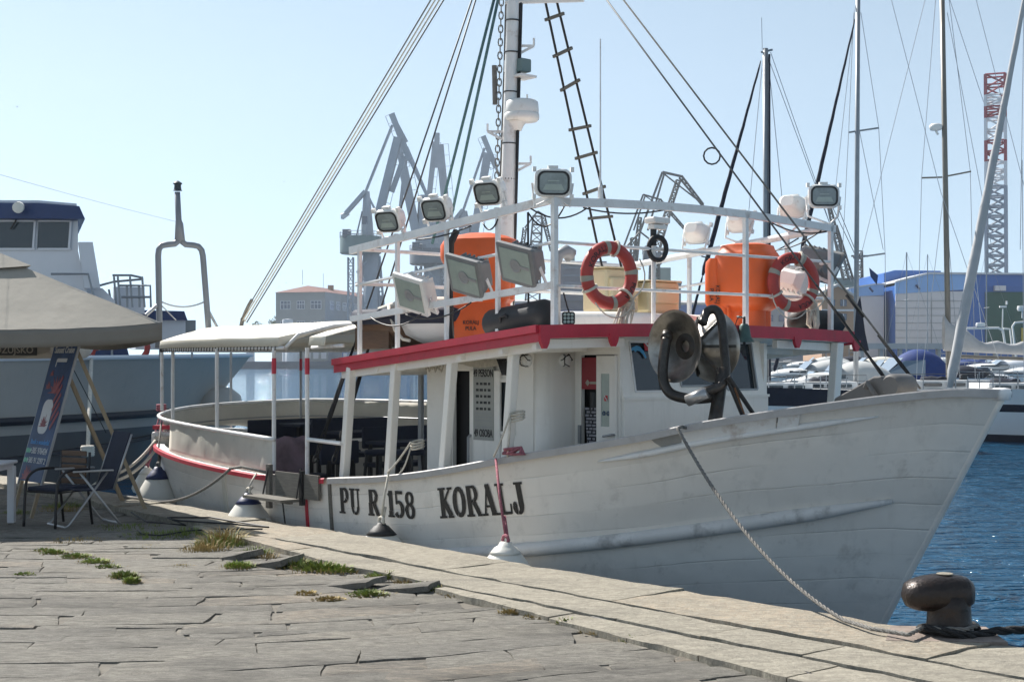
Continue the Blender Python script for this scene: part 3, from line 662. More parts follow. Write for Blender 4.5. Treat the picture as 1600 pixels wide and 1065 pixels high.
# ---- lettering on the hull: slab-serif strokes wrapped on the planking
GL = {  # strokes: ('b', x0,y0,x1,y1,w) or ('a', cx,cy,rx,ry,a0,a1,w, w at sides)
 'K': (.80, [('b', .2, 0, .2, 1, .24), ('s', .2, 0, .44), ('s', .2, 1, .44), ('b', .24, .42, .66, .95, .10), ('b', .33, .55, .68, .05, .22), ('s', .66, 0, .32), ('s', .66, 1, .3)]),
 'O': (.76, [('a', .38, .5, .25, .43, 0, 360, .14, .24)]),
 'R': (.80, [('b', .2, 0, .2, 1, .24), ('s', .2, 0, .42), ('b', .08, .96, .4, .96, .08), ('a', .38, .74, .2, .22, -90, 90, .08, .2), ('b', .25, .5, .4, .5, .08), ('b', .42, .48, .66, .05, .2), ('s', .68, 0, .26)]),
 'A': (.82, [('b', .40, 1, .16, .03, .09), ('b', .40, 1, .62, .03, .23), ('b', .26, .3, .56, .3, .07), ('s', .15, 0, .28), ('s', .64, 0, .36), ('b', .3, .98, .5, .98, .07)]),
 'L': (.68, [('b', .2, 0, .2, 1, .24), ('s', .2, 1, .44), ('s', .2, 0, .44), ('b', .1, .05, .62, .05, .09), ('b', .6, .02, .62, .34, .08)]),
 'J': (.64, [('b', .42, .25, .42, 1, .24), ('s', .42, 1, .42), ('a', .28, .26, .15, .22, 180, 360, .1, .22), ('a', .14, .3, .05, .06, 0, 360, .08, .1)]),
 'P': (.74, [('b', .2, 0, .2, 1, .24), ('s', .2, 0, .44), ('b', .08, .96, .4, .96, .08), ('a', .38, .72, .2, .25, -90, 90, .08, .22), ('b', .25, .46, .4, .46, .08)]),
 'U': (.78, [('b', .2, .28, .2, 1, .23), ('s', .2, 1, .4), ('b', .60, .28, .60, 1, .10), ('s', .60, 1, .28), ('a', .40, .3, .2, .27, 180, 360, .1, .16)]),
 '1': (.44, [('b', .22, 0, .22, 1, .24), ('s', .22, 0, .42), ('b', .06, .82, .2, .96, .1)]),
 '5': (.64, [('b', .14, .5, .14, 1, .10), ('b', .1, .95, .54, .95, .12), ('a', .28, .32, .22, .27, -150, 110, .1, .22)]),
 '8': (.66, [('a', .32, .74, .17, .21, 0, 360, .09, .18), ('a', .32, .27, .2, .24, 0, 360, .09, .2)]),
 ' ': (.5, [])}
def glyph_polys(ch):
    out = []
    for st in GL[ch][1]:
        if st[0] == 'b':
            _, x0, y0, x1, y1, w = st; d = Vector((x1 - x0, y1 - y0)); L_ = d.length; n_ = Vector((-d.y, d.x)) / L_ * w / 2; k = max(1, int(L_ / .25))
            for i in range(k):
                a = Vector((x0, y0)) + d * i / k; b = Vector((x0, y0)) + d * (i + 1) / k
                out.append([a + n_, a - n_, b - n_, b + n_])
        elif st[0] == 's':
            _, cx, cy, w = st; y0 = cy - .0 if cy < .5 else cy - .075
            out.append([Vector((cx - w / 2, y0)), Vector((cx + w / 2, y0)), Vector((cx + w / 2, y0 + .075)), Vector((cx - w / 2, y0 + .075))])
        else:
            _, cx, cy, rx, ry, a0, a1, wt, ws = st; k = 16
            def pt(a, o_):
                w = wt + (ws - wt) * abs(math.cos(a)); return Vector((cx + (rx + o_ * w / 2) * math.cos(a), cy + (ry + o_ * w / 2) * math.sin(a)))
            for i in range(k):
                a, b = R(a0 + (a1 - a0) * i / k), R(a0 + (a1 - a0) * (i + 1) / k); out.append([pt(a, 1), pt(a, -1), pt(b, -1), pt(b, 1)])
    return out
def hull_text(s, ta, tb, base, height, name):
    """letters between stations ta..tb, baseline height base(t)"""
    tot = sum(GL[c_][0] for c_ in s); sc_ = (tb - ta) / tot; x = 0; mb = MB(); lay = 0
    for ch in s:
        for poly in glyph_polys(ch):
            lay = (lay + 1) % 12; vs = []
            for p in poly:
                t = ta + (x + p.x) * sc_; z = base(t) + p.y * height; vs.append((t, -(hull_lat(t, z) + .006 + lay * .0006), z))
            mb.add(vs, [(0, 1, 2, 3)])
        x += GL[ch][0]
        if ch == ' ': mb.build(name, 'lettering', HULL); mb = MB()
    return mb.build(name, 'lettering', HULL)
hull_text('PU R 158', -3.44, -1.97, lambda t: .20 + (t + 3.5) * .035, .30, 'registration_lettering')
hull_text('KORALJ', -1.57, -.36, lambda t: .30 + (t + 1.5) * .115, .33, 'name_lettering')
# ------------------------------------------------------------------ wheelhouse, roof, railings
def BP(x, y, lat):
    """boat coordinates of the point seen at photo pixel x, y on the fore-and-aft plane at lat"""
    k = (x - 800) / F_PX; a = OB.x + Nn.x * lat; b = OB.y + Nn.y * lat
    t = (k * b - a) / (U.x - k * U.y); D = b + U.y * t
    return Vector((t, lat, 2.0 - (y - HOR) * D / F_PX))
def BT(x, y, t):
    """the same on the athwartships plane at t"""
    k = (x - 800) / F_PX; lat = (k * (OB.y + U.y * t) - OB.x - U.x * t) / (Nn.x - k * Nn.y); D = OB.y + U.y * t + Nn.y * lat
    return Vector((t, lat, 2.0 - (y - HOR) * D / F_PX))
def wall(name, m, parent, P, Q, z0, z1, holes=(), thick=.05, top_shift=(0, 0), z0b=None):
    """upright panel from plan point P to Q with rectangular holes (u0,u1,za,zb), u in metres from P; top may lean"""
    P, Q = Vector((*P, 0)), Vector((*Q, 0)); Lg = (Q - P).length; d = (Q - P) / Lg
    us = sorted({0, Lg, *[h[0] for h in holes], *[h[1] for h in holes]}); zs = sorted({z0, z1, *[h[2] for h in holes], *[h[3] for h in holes]})
    mb = MB()
    for z in zs:
        k = (z - z0) / (z1 - z0)
        for u_ in us:
            p = P + d * u_; mb.v.append((p.x + top_shift[0] * k, p.y + top_shift[1] * k, z))
    n = len(us)
    for j in range(len(zs) - 1):
        for i in range(n - 1):
            uc, zc = (us[i] + us[i + 1]) / 2, (zs[j] + zs[j + 1]) / 2
            if any(h[0] < uc < h[1] and h[2] < zc < h[3] for h in holes): continue
            mb.f.append((j * n + i, j * n + i + 1, (j + 1) * n + i + 1, (j + 1) * n + i)); mb.mi.append(0)
    return mb.build(name, m, parent, solid=thick)
def roof_z(t, l): return 2.335 + (t - .25) * .082 + .045 * (1 - (l / 2.45) ** 2)
RA, RF = -3.80, .25
def roof_hw(t): return 2.22 + (2.47 - 2.22) * (t - RA) / (RF - RA)
mb = MB(); rows = []; n = 14
for i in range(13):
    t = RA + (RF - RA) * i / 12; rows.append([(t, roof_hw(t) * (k / n * 2 - 1) + (.06 if k == n else 0), roof_z(t, roof_hw(t) * (k / n * 2 - 1))) for k in range(n + 1)])
mb.grid(rows); mb.grid([[(t, l, z - .12) for t, l, z in r_] for r_ in rows])
ROOF = mb.build('roof', 'white_house', BOAT, smooth=False)
# red fascia: boards round the edge
def fascia(pts, hgt, thk, out, name='roof_fascia', m='red', dz=0.012):
    mb = MB(); rows = []
    for p, o_ in pts:
        p = Vector(p); o_ = Vector(o_)
        a = p + Vector((0, 0, dz)); rows.append([a + o_ * out, a + o_ * (out + thk), a + o_ * (out + thk) - Vector((0, 0, hgt)), a + o_ * out - Vector((0, 0, hgt))])
    mb.grid(rows, close_u=True); mb.f += [(0, 1, 2, 3), tuple(len(mb.v) - 4 + k for k in (3, 2, 1, 0))]; mb.mi += [0, 0]
    return mb.build(name, m, ROOF)
sb = [((RA + (RF - RA) * i / 8, -roof_hw(RA + (RF - RA) * i / 8), roof_z(RA + (RF - RA) * i / 8, 2.4)), (0, -1, 0)) for i in range(9)]
pt_ = [((p[0], -p[1] + .06, p[2]), (0, 1, 0)) for p, _ in sb]
fascia(sb, .075, .030, .004); fascia(sb, .150, .022, -.022, dz=-.004)
fascia(pt_, .085, .030, .004); fascia(pt_, .145, .022, -.022, dz=-.004)
fr = [((RF, -2.47 + 5.0 * i / 12, roof_z(RF, -2.47 + 4.94 * i / 12)), (1, 0, 0)) for i in range(13)]
fascia(fr, .135, .03, .004)
fascia([((RA, -2.2 + 4.46 * i / 8, roof_z(RA, -2.2 + 4.4 * i / 8)), (-1, 0, 0)) for i in range(9)], .12, .03, .004)
for x in (848, 956, 1243, 1335):                # little brackets under the front fascia
    p = BT(x, 530, RF); mb = MB(); q = p.y
    mb.prism([(-.07, .03), (.07, .03), (.05, -.05), (.02, -.10), (-.02, -.10), (-.05, -.05)], -.02, .02, frame_m((RF + .022, q, roof_z(RF, q) - .12), (0, 1, 0), (0, 0, 1)))
    mb.build('fascia_bracket', 'red', ROOF)
for t in (-3.5, -2.9, -1.2, -.45, .12):         # beams under the roof
    hw = roof_hw(t) - .05
    for a, b in (((-hw), -1.2), (1.25, hw)) if t > -2.8 else ((-hw, hw),):
        mb = MB(); mb.bar((t, a, roof_z(t, a) - .17), (t, b, roof_z(t, b) - .17), .07, .09); mb.build('roof_beam', 'white_house', ROOF)
for l in (-2.28, 2.30): mb = MB(); mb.bar((-3.7, l * .94, roof_z(-3.7, 2.2) - .175), (.12, l, roof_z(.1, 2.2) - .175), .06, .12); mb.build('roof_beam', 'white_house', ROOF)
def post(t0, l, t1, w=.10, top=None):
    zb = sheer(t0) - .01; zt = (roof_z(t1, abs(l)) - .125) if top is None else top
    mb = MB(); mb.bar((t0, l, zb), (t1, l * 1.02, zt), w, w * .9, up=(1, 0, 0)); return mb.build('roof_post', 'white_house', BOAT, bevel=.012)
for a, b in ((-3.66, -3.44), (-2.72, -2.52), (-1.68, -1.46), (-.60, -.43)): post(a, -2.16, b)
for a, b in ((.16, .22), (-1.22, -1.2), (-2.6, -2.55), (-3.6, -3.5)): post(a, 2.24, b, .12)
mb = MB(); mb.cyl((-3.66, -1.02, -.18), (-3.66, -1.02, roof_z(-3.7, 1) - .12), .038); mb.build('roof_post', 'grey_metal', BOAT)
# wheelhouse walls
SW, FW = -1.55, -1.09; ZT = 2.14
def zroof_wall(t): return roof_z(t, 1.5) - .12
HOUSE = wall('wheelhouse', 'white_house', BOAT, (-2.78, SW), (-.86, SW), -.18, ZT - .05, [(.50, .84, .2, 1.88), (1.35, 1.60, 1.22, 1.76)])
wall('wheelhouse_wall', 'white_house', HOUSE, (-2.78, 1.55), (-.72, 1.55), -.18, ZT - .05)
wall('wheelhouse_wall', 'white_house', HOUSE, (-2.80, 1.53), (-2.80, SW + .02), -.18, 2.0)
mb = MB(); rows = []                            # rounded corner, then the short wall facing forward
for i in range(7):
    a = R(90 * i / 6); rows.append([(-.86 + .14 * math.sin(a), SW + .14 - .14 * math.cos(a), z) for z in (-.18, ZT)])
rows += [[(-.72, l, z) for z in (-.18, ZT)] for l in (-1.2, FW)]
mb.grid(rows); mb.build('wheelhouse_wall', 'white_house', HOUSE, smooth=True, solid=.04)
wall('wheelhouse_wall', 'white_house', HOUSE, (-.70, FW), (0.0, FW), -.1, ZT + .06, [(.10, .66, .35, 2.06)])
wall('wheelhouse_wall', 'white_house', HOUSE, (-.70, 1.23), (0.0, 1.23), -.1, ZT + .06, [(.12, .6, 1.6, 2.0)])
wall('wheelhouse_wall', 'white_house', HOUSE, (-.72, 1.25), (-.72, 1.55), -.18, ZT)
wall('wheelhouse_front', 'white_house', HOUSE, (0.015, FW), (0.015, 1.23), .1, 1.60)
lat_w = [(-.90, -.43), (-.19, .43), (.56, 1.07)]
FWIN = wall('wheelhouse_front', 'white_house', HOUSE, (0.0, FW), (0.0, 1.23), 1.60, 2.27, [(a - FW, b - FW, 1.67 if i != 1 else 1.72, 2.20) for i, (a, b) in enumerate(lat_w)], top_shift=(-.12, 0))
mb = MB(); mb.box((.03, .07, 1.598), (.05, 2.34, .03)); mb.build('sill_moulding', 'white_house', HOUSE)
for i, (a, b) in enumerate(lat_w):
    z0 = 1.66 if i != 1 else 1.71
    k0, k1 = (z0 - 1.6) / .67 * -.12, (2.21 - 1.6) / .67 * -.12
    mb = MB(); mb.add([(k0 - .012, a - .01, z0), (k0 - .012, b + .01, z0), (k1 - .012, b + .01, 2.21), (k1 - .012, a - .01, 2.21)], [(0, 1, 2, 3)])
    w_ = mb.build('front_window', 'glass', HOUSE)
    mb = MB(); p = [Vector((k0 + .020, a, z0 + .01)), Vector((k0 + .020, b, z0 + .01)), Vector((k1 + .020, b, 2.20)), Vector((k1 + .020, a, 2.20))]
    for j in range(4): mb.bar(p[j], p[(j + 1) % 4], .022, .03, up=(1, 0, 0))
    mb.build('window_gasket', 'grey_metal' if i else 'rail_white', w_)
    if i == 0:      # stickers inside the left pane: a dolphin and a diver flag
        m_ = frame_m((k1 + .004 + .02, a + .12, 2.12), (0, 1, 0), (-.18, 0, 1))
        mb = MB(); mb.prism([(-.10, -.02), (-.07, .02), (0, .04), (.05, .03), (.10, -.02), (.13, -.09), (.11, -.10), (.085, -.06), (.04, -.02), (.0, -.015), (-.03, -.03), (-.05, -.01)], 0, .003, m_); mb.build('dolphin_sticker', 'flag_blue', w_)
        m_ = frame_m((k1 + .004 + .02, a + .29, 2.15), (0, 1, 0), (-.18, 0, 1))
        mb = MB(); mb.prism([(-.06, -.045), (.05, -.045), (.05, .045), (-.06, .045)], 0, .003, m_); mb.prism([(-.06, .045), (-.035, .045), (.05, -.03), (.05, -.045), (.03, -.045)], .0035, .006, m_, 1)
        mb.build('flag_sticker', ['flag_red', 'banner_white'], w_)
# dark inside
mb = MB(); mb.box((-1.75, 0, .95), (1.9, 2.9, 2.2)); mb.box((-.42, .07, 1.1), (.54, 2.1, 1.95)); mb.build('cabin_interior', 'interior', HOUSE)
# side door opening with sliding frame, door with the passenger notice, small window
d = HOUSE
mb = MB(); mb.box((-2.32, SW - .035, 1.0), (.05, .03, 1.9)); mb.box((-2.42, SW - .035, 1.0), (.05, .02, 1.9)); mb.build('sliding_frame', 'white_house', HOUSE)
mb = MB(); mb.box((-1.66, SW - .045, 1.0), (.54, .035, 1.78), bev=.01); DOOR = mb.build('door', 'white_house', HOUSE)
mb = MB(); mb.tube([(-1.90, SW - .065, .72), (-1.90, SW - .10, .75), (-1.90, SW - .10, 1.13), (-1.90, SW - .065, 1.16)], .016, 6); mb.build('door_handle', 'grey_metal', DOOR)
nm = frame_m((-1.665, SW - .066, 1.52), (1, 0, 0), (0, 0, 1))
mb = MB(); mb.box(None, (.36, .82, .008), m=nm)
for k, (s_, sz, yy) in enumerate([("49 PERSON", .118, .335), ("49 OSOBA", .118, -.335), ("TALLEST", .055, .21), ("SERVICE BOARD", .05, .14), ("PASSEN", .055, .07), ("CABIN VESSEL", .05, 0), ("PULA", .055, -.07)]):
    if k < 2: add_text(mb, s_, sz, nm @ Matrix.Translation((0, yy, .0045 + .002)), 1, sx=.60)
for k, yy in enumerate((.22, .15, .08, .01, -.06)):      # small print: too small to read, shown as broken lines
    for j in range(4): mb.box(None, (.035 + .01 * ((k + j) % 3), .028, .003), m=nm @ Matrix.Translation((-.105 + j * .07, yy, .006)), mi=1)
for yy in (.28, -.11, -.15, -.19, -.26): mb.box(None, (.30, .006, .003), m=nm @ Matrix.Translation((0, yy, .006)), mi=2)
mb.build('passenger_notice', ['notice', 'lettering', 'grey_metal'], DOOR)
mb = MB()
for a, b in (((-1.43, 1.2), (-1.43, 1.78)), ((-1.18, 1.2), (-1.18, 1.78)), ((-1.45, 1.2), (-1.16, 1.2)), ((-1.45, 1.78), (-1.16, 1.78))): mb.bar((a[0], SW - .035, a[1]), (b[0], SW - .035, b[1]), .035, .03, up=(0, 1, 0))
sw = mb.build('side_window', 'white_house', HOUSE)
mb = MB(); mb.box((-1.305, SW - .005, 1.49), (.24, .01, .56)); mb.build('window_pane', 'glass', sw)
mb = MB(); mb.box((-1.26, SW - .018, 1.66), (.06, .006, .05)); mb.build('sticker', 'flag_blue', sw); mb = MB(); mb.box((-1.24, SW - .018, 1.42), (.04, .006, .16)); mb.build('sticker', 'yellow', sw)
# fore cabin door: opening, red board and striped cloth inside, open leaf with a slot of glass
mb = MB(); mb.box((-.47, FW - .012, 1.86), (.25, .02, .34)); 
fm = frame_m((-.50, FW - .024, 1.76), (1, 0, 0), (0, 0, 1)); mb.box(None, (.05, .05, .003), m=fm @ Matrix.Rotation(R(45), 4, 'Z'), mi=1); mb.box(None, (.12, .025, .003), m=fm @ Matrix.Translation((.10, 0, 0)), mi=1)
mb.build('red_notice_board', ['interior_red', 'ring_band'], HOUSE)
rows = []
for j in range(9):
    z = .55 + .95 * j / 8; rows.append([(-.49 + .20 * i / 6 - .02 * math.sin(z * 5), FW - .02 - .035 * math.sin(i * 1.1 + z) ** 2, z) for i in range(7)])
mb = MB(); mb.grid(rows)
def stripes():
    m = mat('striped_cloth', (.30, .30, .33), .9, var=.15); nt = m.node_tree; p = nt.nodes["Principled BSDF"]; L = nt.links.new
    tc = nt.nodes.new("ShaderNodeTexCoord"); br = nt.nodes.new("ShaderNodeTexBrick"); br.inputs["Scale"].default_value = 7; br.inputs["Mortar Size"].default_value = .05
    br.inputs["Color1"].default_value = (.30, .30, .33, 1); br.inputs["Color2"].default_value = (.27, .27, .30, 1); br.inputs["Mortar"].default_value = (.02, .02, .025, 1)
    mp = nt.nodes.new("ShaderNodeMapping"); mp.inputs["Rotation"].default_value = (R(90), 0, 0); L(tc.outputs["Object"], mp.inputs[0]); L(mp.outputs[0], br.inputs[0]); L(br.outputs[0], p.inputs["Base Color"]); return m
mb.build('hanging_cloth', stripes(), HOUSE, smooth=True)
mb = MB(); rows = [[(-.36 + .04 * math.cos(a) * 1.0 - .06, FW - .015 - .03 * math.sin(a), z) for a in (0, .8, 1.6, 2.4, 3.14)] for z in (1.42, 1.55, 1.66)]; mb.grid(rows); mb.build('dark_jacket', 'black', HOUSE, smooth=True)
LEAF = wall('door', 'white_house', HOUSE, (-.325, FW - .045), (-.03, FW - .045), .35, 2.05, [(.07, .20, 1.30, 1.86)], thick=.03)
mb = MB(); mb.box((-.19, FW - .045, 1.58), (.13, .008, .56)); pane = mb.build('door_pane', 'lens_pale', LEAF)
m_ = frame_m((-.185, FW - .052, 1.60), (1, 0, 0), (0, 0, 1))
mb = MB(); mb.box(None, (.05, .06, .002), m=m_); mb.box(None, (.012, .075, .002), m=m_ @ Matrix.Translation((0, 0, .0025)) @ Matrix.Rotation(R(40), 4, 'Z'), mi=1)
for dx in (-.03, .035): mb.tube([m_ @ Vector((dx + .018 * math.cos(a), -.16 + .02 * math.sin(a), .002)) for a in [k * .785 for k in range(8)]], .006, 5, True, mi=2)
mb.build('sticker', ['flag_red', 'banner_white', 'banner_navy'], pane)
mb = MB(); mb.tube([(-.05, FW - .06, 1.22), (-.05, FW - .11, 1.22), (-.17, FW - .11, 1.20)], .014, 6); mb.box((-.05, FW - .064, 1.12), (.035, .012, .05)); mb.box((-.62, FW - .03, 1.2), (.04, .02, .20)); mb.build('door_handle', 'grey_metal', LEAF)
# round bulkhead lamps and a loudspeaker grille under the roof
for t, l, ax in ((-.70, -1.28, (1, 0, 0)), (-.95, SW - .02, (0, -1, 0))):
    mb = MB(); m_ = frame_m((t, l, 2.0), Vector(ax).cross(Vector((0, 0, 1))) * -1, (0, 0, 1)); mb.lathe([(.075, 0), (.075, .03), (.05, .06), (0, .07)], m_, 12)
    for k in range(3): mb.tube([m_ @ Vector((.07 * math.cos(a), .07 * math.sin(a), .03 + .05 * math.sin(j / 4 * math.pi))) for j, a in enumerate([R(60 * k) + 0, R(60 * k) + .05, R(60 * k) + 1.57, R(60 * k) + 3.0, R(60 * k) + 3.14])], .006, 4, mi=1)
    mb.build('bulkhead_lamp', ['lamp_white', 'black'], HOUSE)
mb = MB()
for k in range(7): mb.tube(sag((-2.5 + k * .05, SW - .05, 2.0), (-1.2 + k * .03, SW - .06 - k * .01, 2.06), .03 + .012 * k, 8), .008, 5)
for k in range(6): mb.tube([(-2.75 + k * .05, SW - .07, 1.98 - .03 * (k % 3)), (-2.7 + k * .06, SW - .10, 1.90 - .03 * (k % 2)), (-2.66 + k * .05, SW - .06, 1.97)], .011, 5)
mb.build('cable_bundle', 'rope_white', HOUSE)
mb = MB()
for k in range(6): mb.tube([(-1.42 + k * .03, SW - .10, 2.07), (-1.34 + k * .03, SW - .12, 1.98), (-1.28 + k * .012, SW - .11, 1.84)], .010, 5)
mb.build('cable_bundle', 'black', HOUSE)
# raised cabin top on the roof
mb = MB(); rows = []
for i, (q, zz) in enumerate([(0, .0), (.0, .12), (.03, .20), (.09, .25), (.3, .28), (1.2, .30), (2.0, .28), (2.1, .1), (2.1, 0)]):
    t = -.95 - q * .72; rows.append([(t, l, 2.26 - .03 * q + zz * 1.12 * s_) for l, s_ in ((-1.22, 0), (-1.20, .55), (-1.05, .85), (-.8, .97), (-.3, 1.0), (.2, 1.02), (.9, 1.0), (1.5, .97), (1.78, .85), (1.86, .5), (1.88, 0))])
mb.grid(rows); mb.build('cabin_top', 'white_house', BOAT, smooth=True, auto=45)
# ------------------------------------------------------------------ tubular railing on the roof
RT = .10; RL, RR = -2.13, 2.33; RH = 1.27
def rz(t, l, h): return roof_z(t, abs(l) * .8) + h
RAIL = thing('roof_railing', None, None); RAIL.parent = BOAT
def railbar(a, b, w=.045, m='rail_white', h=None, name='rail_bar', rnd_=False):
    mb = MB()
    if rnd_: mb.cyl(a, b, w / 2, n=10)
    else: mb.bar(a, b, w, h or w)
    return mb.build(name, m, RAIL)
def rp(t, l, h): return (t, l, rz(t, l, h))
TA = -3.45
def lf(t, s_): return (RL + (RL + .03 - RL) * 0) if s_ < 0 else RR
N_ = 6
for i in range(N_):                              # crowned front top bar and straight rails
    l0, l1 = RL + (RR - RL) * i / N_, RL + (RR - RL) * (i + 1) / N_
    c0, c1 = .05 * math.sin(math.pi * i / N_), .05 * math.sin(math.pi * (i + 1) / N_)
    railbar((RT, l0 - (.02 if i == 0 else 0), rz(RT, l0, RH + c0 - .03)), (RT, l1 + (.05 if i == N_ - 1 else 0), rz(RT, l1, RH + c1 - .03)), .05, h=.085, name='front_top_bar')
for h in (.84, .40): railbar(rp(RT, RL, h), rp(RT, RR, h), .035, rnd_=True)
railbar(rp(RT + .0, RL, RH), rp(TA - .12, RL, RH), .05, h=.085, name='side_top_bar')
railbar(rp(RT, RL, .84), rp(TA, RL, .84), .035, rnd_=True)
railbar(rp(RT, RL, .41), rp(TA - .1, RL, .45), .05, h=.07)
railbar(rp(RT, RR, RH - .02), rp(TA, RR, RH - .02), .085, rnd_=True, name='side_top_bar')
for h in (.84, .42): railbar(rp(RT, RR, h), rp(TA, RR, h), .035, rnd_=True)
for h in (RH, .86): railbar(rp(TA, RL, h), rp(TA, RR, h), .045, rnd_=True)
for x in (562, 621, 698, 778): t = BP(x, 450, RL).x; railbar(rp(t, RL - .0, .0), rp(t, RL, RH), .042, name='rail_post')
railbar(rp(RT, RL + .005, 0), rp(RT, RL + .005, RH), .055, name='rail_post')
for l in (BT(1165, 400, RT).y, RR - .02): railbar(rp(RT, l, 0), rp(RT, l, RH + .02), .05, name='rail_post')
for x in (1230, 1077): t = BP(x, 430, RR).x; railbar(rp(t, RR, 0), rp(t, RR, RH), .045, name='rail_post')
for l in (-.6, 1.0): railbar(rp(TA, l, 0), rp(TA, l, RH), .045, name='rail_post')
mb = MB(); t = BP(698, 450, RL).x + .01; mb.tube([(t, RL + .05, roof_z(t, 2)), (t - .03, RL + .05, roof_z(t, 2) + .6), (t, RL + .05, roof_z(t, 2) + 1.1), (t + .1, RL + .05, roof_z(t, 2) + 1.22)], .04, 7); mb.build('cable_bundle', 'black', RAIL, smooth=True)
mb = MB()                                        # loose black cables under the bars
def cab(p, q, drop, r=.009): mb.tube(sag(p, q, drop, 10), r, 5)
for (a, b, dr) in ((rp(-2.2, RL - .03, 1.2), rp(-1.2, RL - .03, 1.2), .03), (rp(-1.0, RL - .03, 1.2), rp(-.75, RL - .03, 1.2), .09), (rp(-.2, RL - .05, 1.22), rp(.1, RL + .45, 1.2), .10), (rp(-.3, RL, 1.2), rp(.1, RL + .15, 1.22), .18),
                   (rp(.1, RL + .4, 1.2), rp(.1, RL + 1.6, 1.25), .05), (rp(-2.4, RL - .03, .38), rp(-1.2, RL - .03, .38), .10), (rp(-3.1, RL - .03, .42), rp(-2.0, RL - .03, .40), .14), (rp(.1, RR - 1.1, 1.22), rp(.1, RR - .1, 1.2), .06), (rp(-2.0, RR, 1.2), rp(-.4, RR, 1.2), .15), (rp(-1.2, RR, 1.2), rp(.1, RR - .2, 1.2), .12)):
    cab(a, b, dr)
cab(rp(-.35, RL + .05, .0), rp(-.3, RL, 1.2), -.0, .012); cab((.13, RL + .1, roof_z(0, 2) + .35), (.15, RL + .22, roof_z(0, 2) + .04), .03)
mb.build('loose_cables', 'black', RAIL, smooth=True)
# ------------------------------------------------------------------ floodlights
def orient(loc, aim, up=(0, 0, 1)):
    """local +z looks along aim, +y up"""
    z = Vector(aim).normalized(); x = Vector(up).cross(z).normalized(); y = z.cross(x)
    m = Matrix.Identity(4)
    for i in range(3): m[i][0], m[i][1], m[i][2], m[i][3] = x[i], y[i], z[i], loc[i]
    return m
def rrect(w, h, r, n=4):
    out = []
    for cx, cy, a0 in ((w / 2 - r, h / 2 - r, 0), (-w / 2 + r, h / 2 - r, 90), (-w / 2 + r, -h / 2 + r, 180), (w / 2 - r, -h / 2 + r, 270)):
        out += [(cx + r * math.cos(R(a0 + 90 * k / n)), cy + r * math.sin(R(a0 + 90 * k / n))) for k in range(n + 1)]
    return out
def loft(mb, secs, m, mi=0, cap0=True, cap1=True):
    """secs: [(outline, z)] with equal counts"""
    n = len(secs[0][0]); o = len(mb.v)
    rows = [[m @ Vector((x, y, z)) for x, y in pl] for pl, z in secs]
    mb.grid(rows, mi, True)
    if cap0: mb.f.append(tuple(o + k for k in range(n))[::-1]); mb.mi.append(mi)
    if cap1: mb.f.append(tuple(o + (len(secs) - 1) * n + k for k in range(n))); mb.mi.append(mi)
FL_A = {}
def flood_a(loc, aim, foot, w=.36, h=.27, label=None):
    """round-cornered deck floodlight on a bent strap"""
    m = orient(loc, aim); mb = MB()
    loft(mb, [(rrect(w * .5, h * .5, .05), -.21), (rrect(w * .75, h * .72, .06), -.17), (rrect(w * .92, h * .9, .07), -.08), (rrect(w * .95, h * .95, .07), -.02), (rrect(w * 1.04, h * 1.05, .08), -.015), (rrect(w * 1.04, h * 1.05, .08), .02), (rrect(w * .96, h * .96, .075), .035)], m)
    for sx in (-1, 1):
        for sy in (-.5, .5): mb.box(None, (.035, .05, .05), m=m @ Matrix.Translation((sx * w * .53, sy * h, 0)))
    mb.box(None, (.10, .06, .05), m=m @ Matrix.Translation((0, h * .53, -.02)))
    o = mb.build('floodlight', 'lamp_white', BOAT, smooth=True, auto=40)
    mb = MB(); loft(mb, [(rrect(w * .90, h * .88, .07), .036), (rrect(w * .90, h * .88, .07), .044), (rrect(w * .80, h * .76, .06), .044), (rrect(w * .80, h * .76, .06), .036)], m, cap0=False, cap1=False); mb.build('gasket', 'rubber', o)
    mb = MB(); loft(mb, [(rrect(w * .80, h * .76, .06), .037), (rrect(w * .78, h * .74, .06), .040)], m); mb.build('lens', 'lens', o)
    mb = MB(); mb.prism([(-w * .30, -h * .26), (w * .30, -h * .26), (w * .22, -h * .04), (-w * .22, -h * .04)], .0415, .043, m); mb.prism([(-w * .16, h * .06), (w * .16, h * .06), (w * .16, h * .10), (-w * .16, h * .10)], .0415, .043, m); mb.build('lens_reflection', 'lens_pale', o)  # pale shapes laid on the lens, painted stand-ins for its reflections
    mb = MB(); f = Vector(foot)
    for sx in (-1, 1):
        a = m @ Vector((sx * w * .57, 0, -.03)); b = m @ Vector((sx * w * .5, -h * .85, -.04)); q = f + (b - f) * .12
        mb.tube([a, b, q], .014, 6)
    mb.tube([f + Vector((0, 0, .02)), f - Vector((0, 0, .03))], .03, 8)
    mb.build('lamp_bracket', 'rail_white', o); return o
for x, y in ((607, 345), (680, 327), (763, 301)):
    p = BP(x, y, RL - .02); f = Vector(rp(p.x + .12, RL, RH + .04)); flood_a(p + Vector((0, 0, .0)), (.30, -.9, -.42), f, .33, .26)
p = BT(864, 286, RT); flood_a(p, (.86, -.55, -.10), rp(RT, RL + .02, RH + .02), .36, .27)
p = BT(1287, 307, RT); flood_a(p, (.80, -.62, .02), rp(RT, RR - .03, RH + .02), .36, .27)
for x, y in ((1090, 366), (1158, 348), (1240, 325)):
    p = BP(x, y, RR + .05); flood_a(p, (-.25, .9, -.35), rp(p.x - .02, RR, RH + .02), .33, .26)
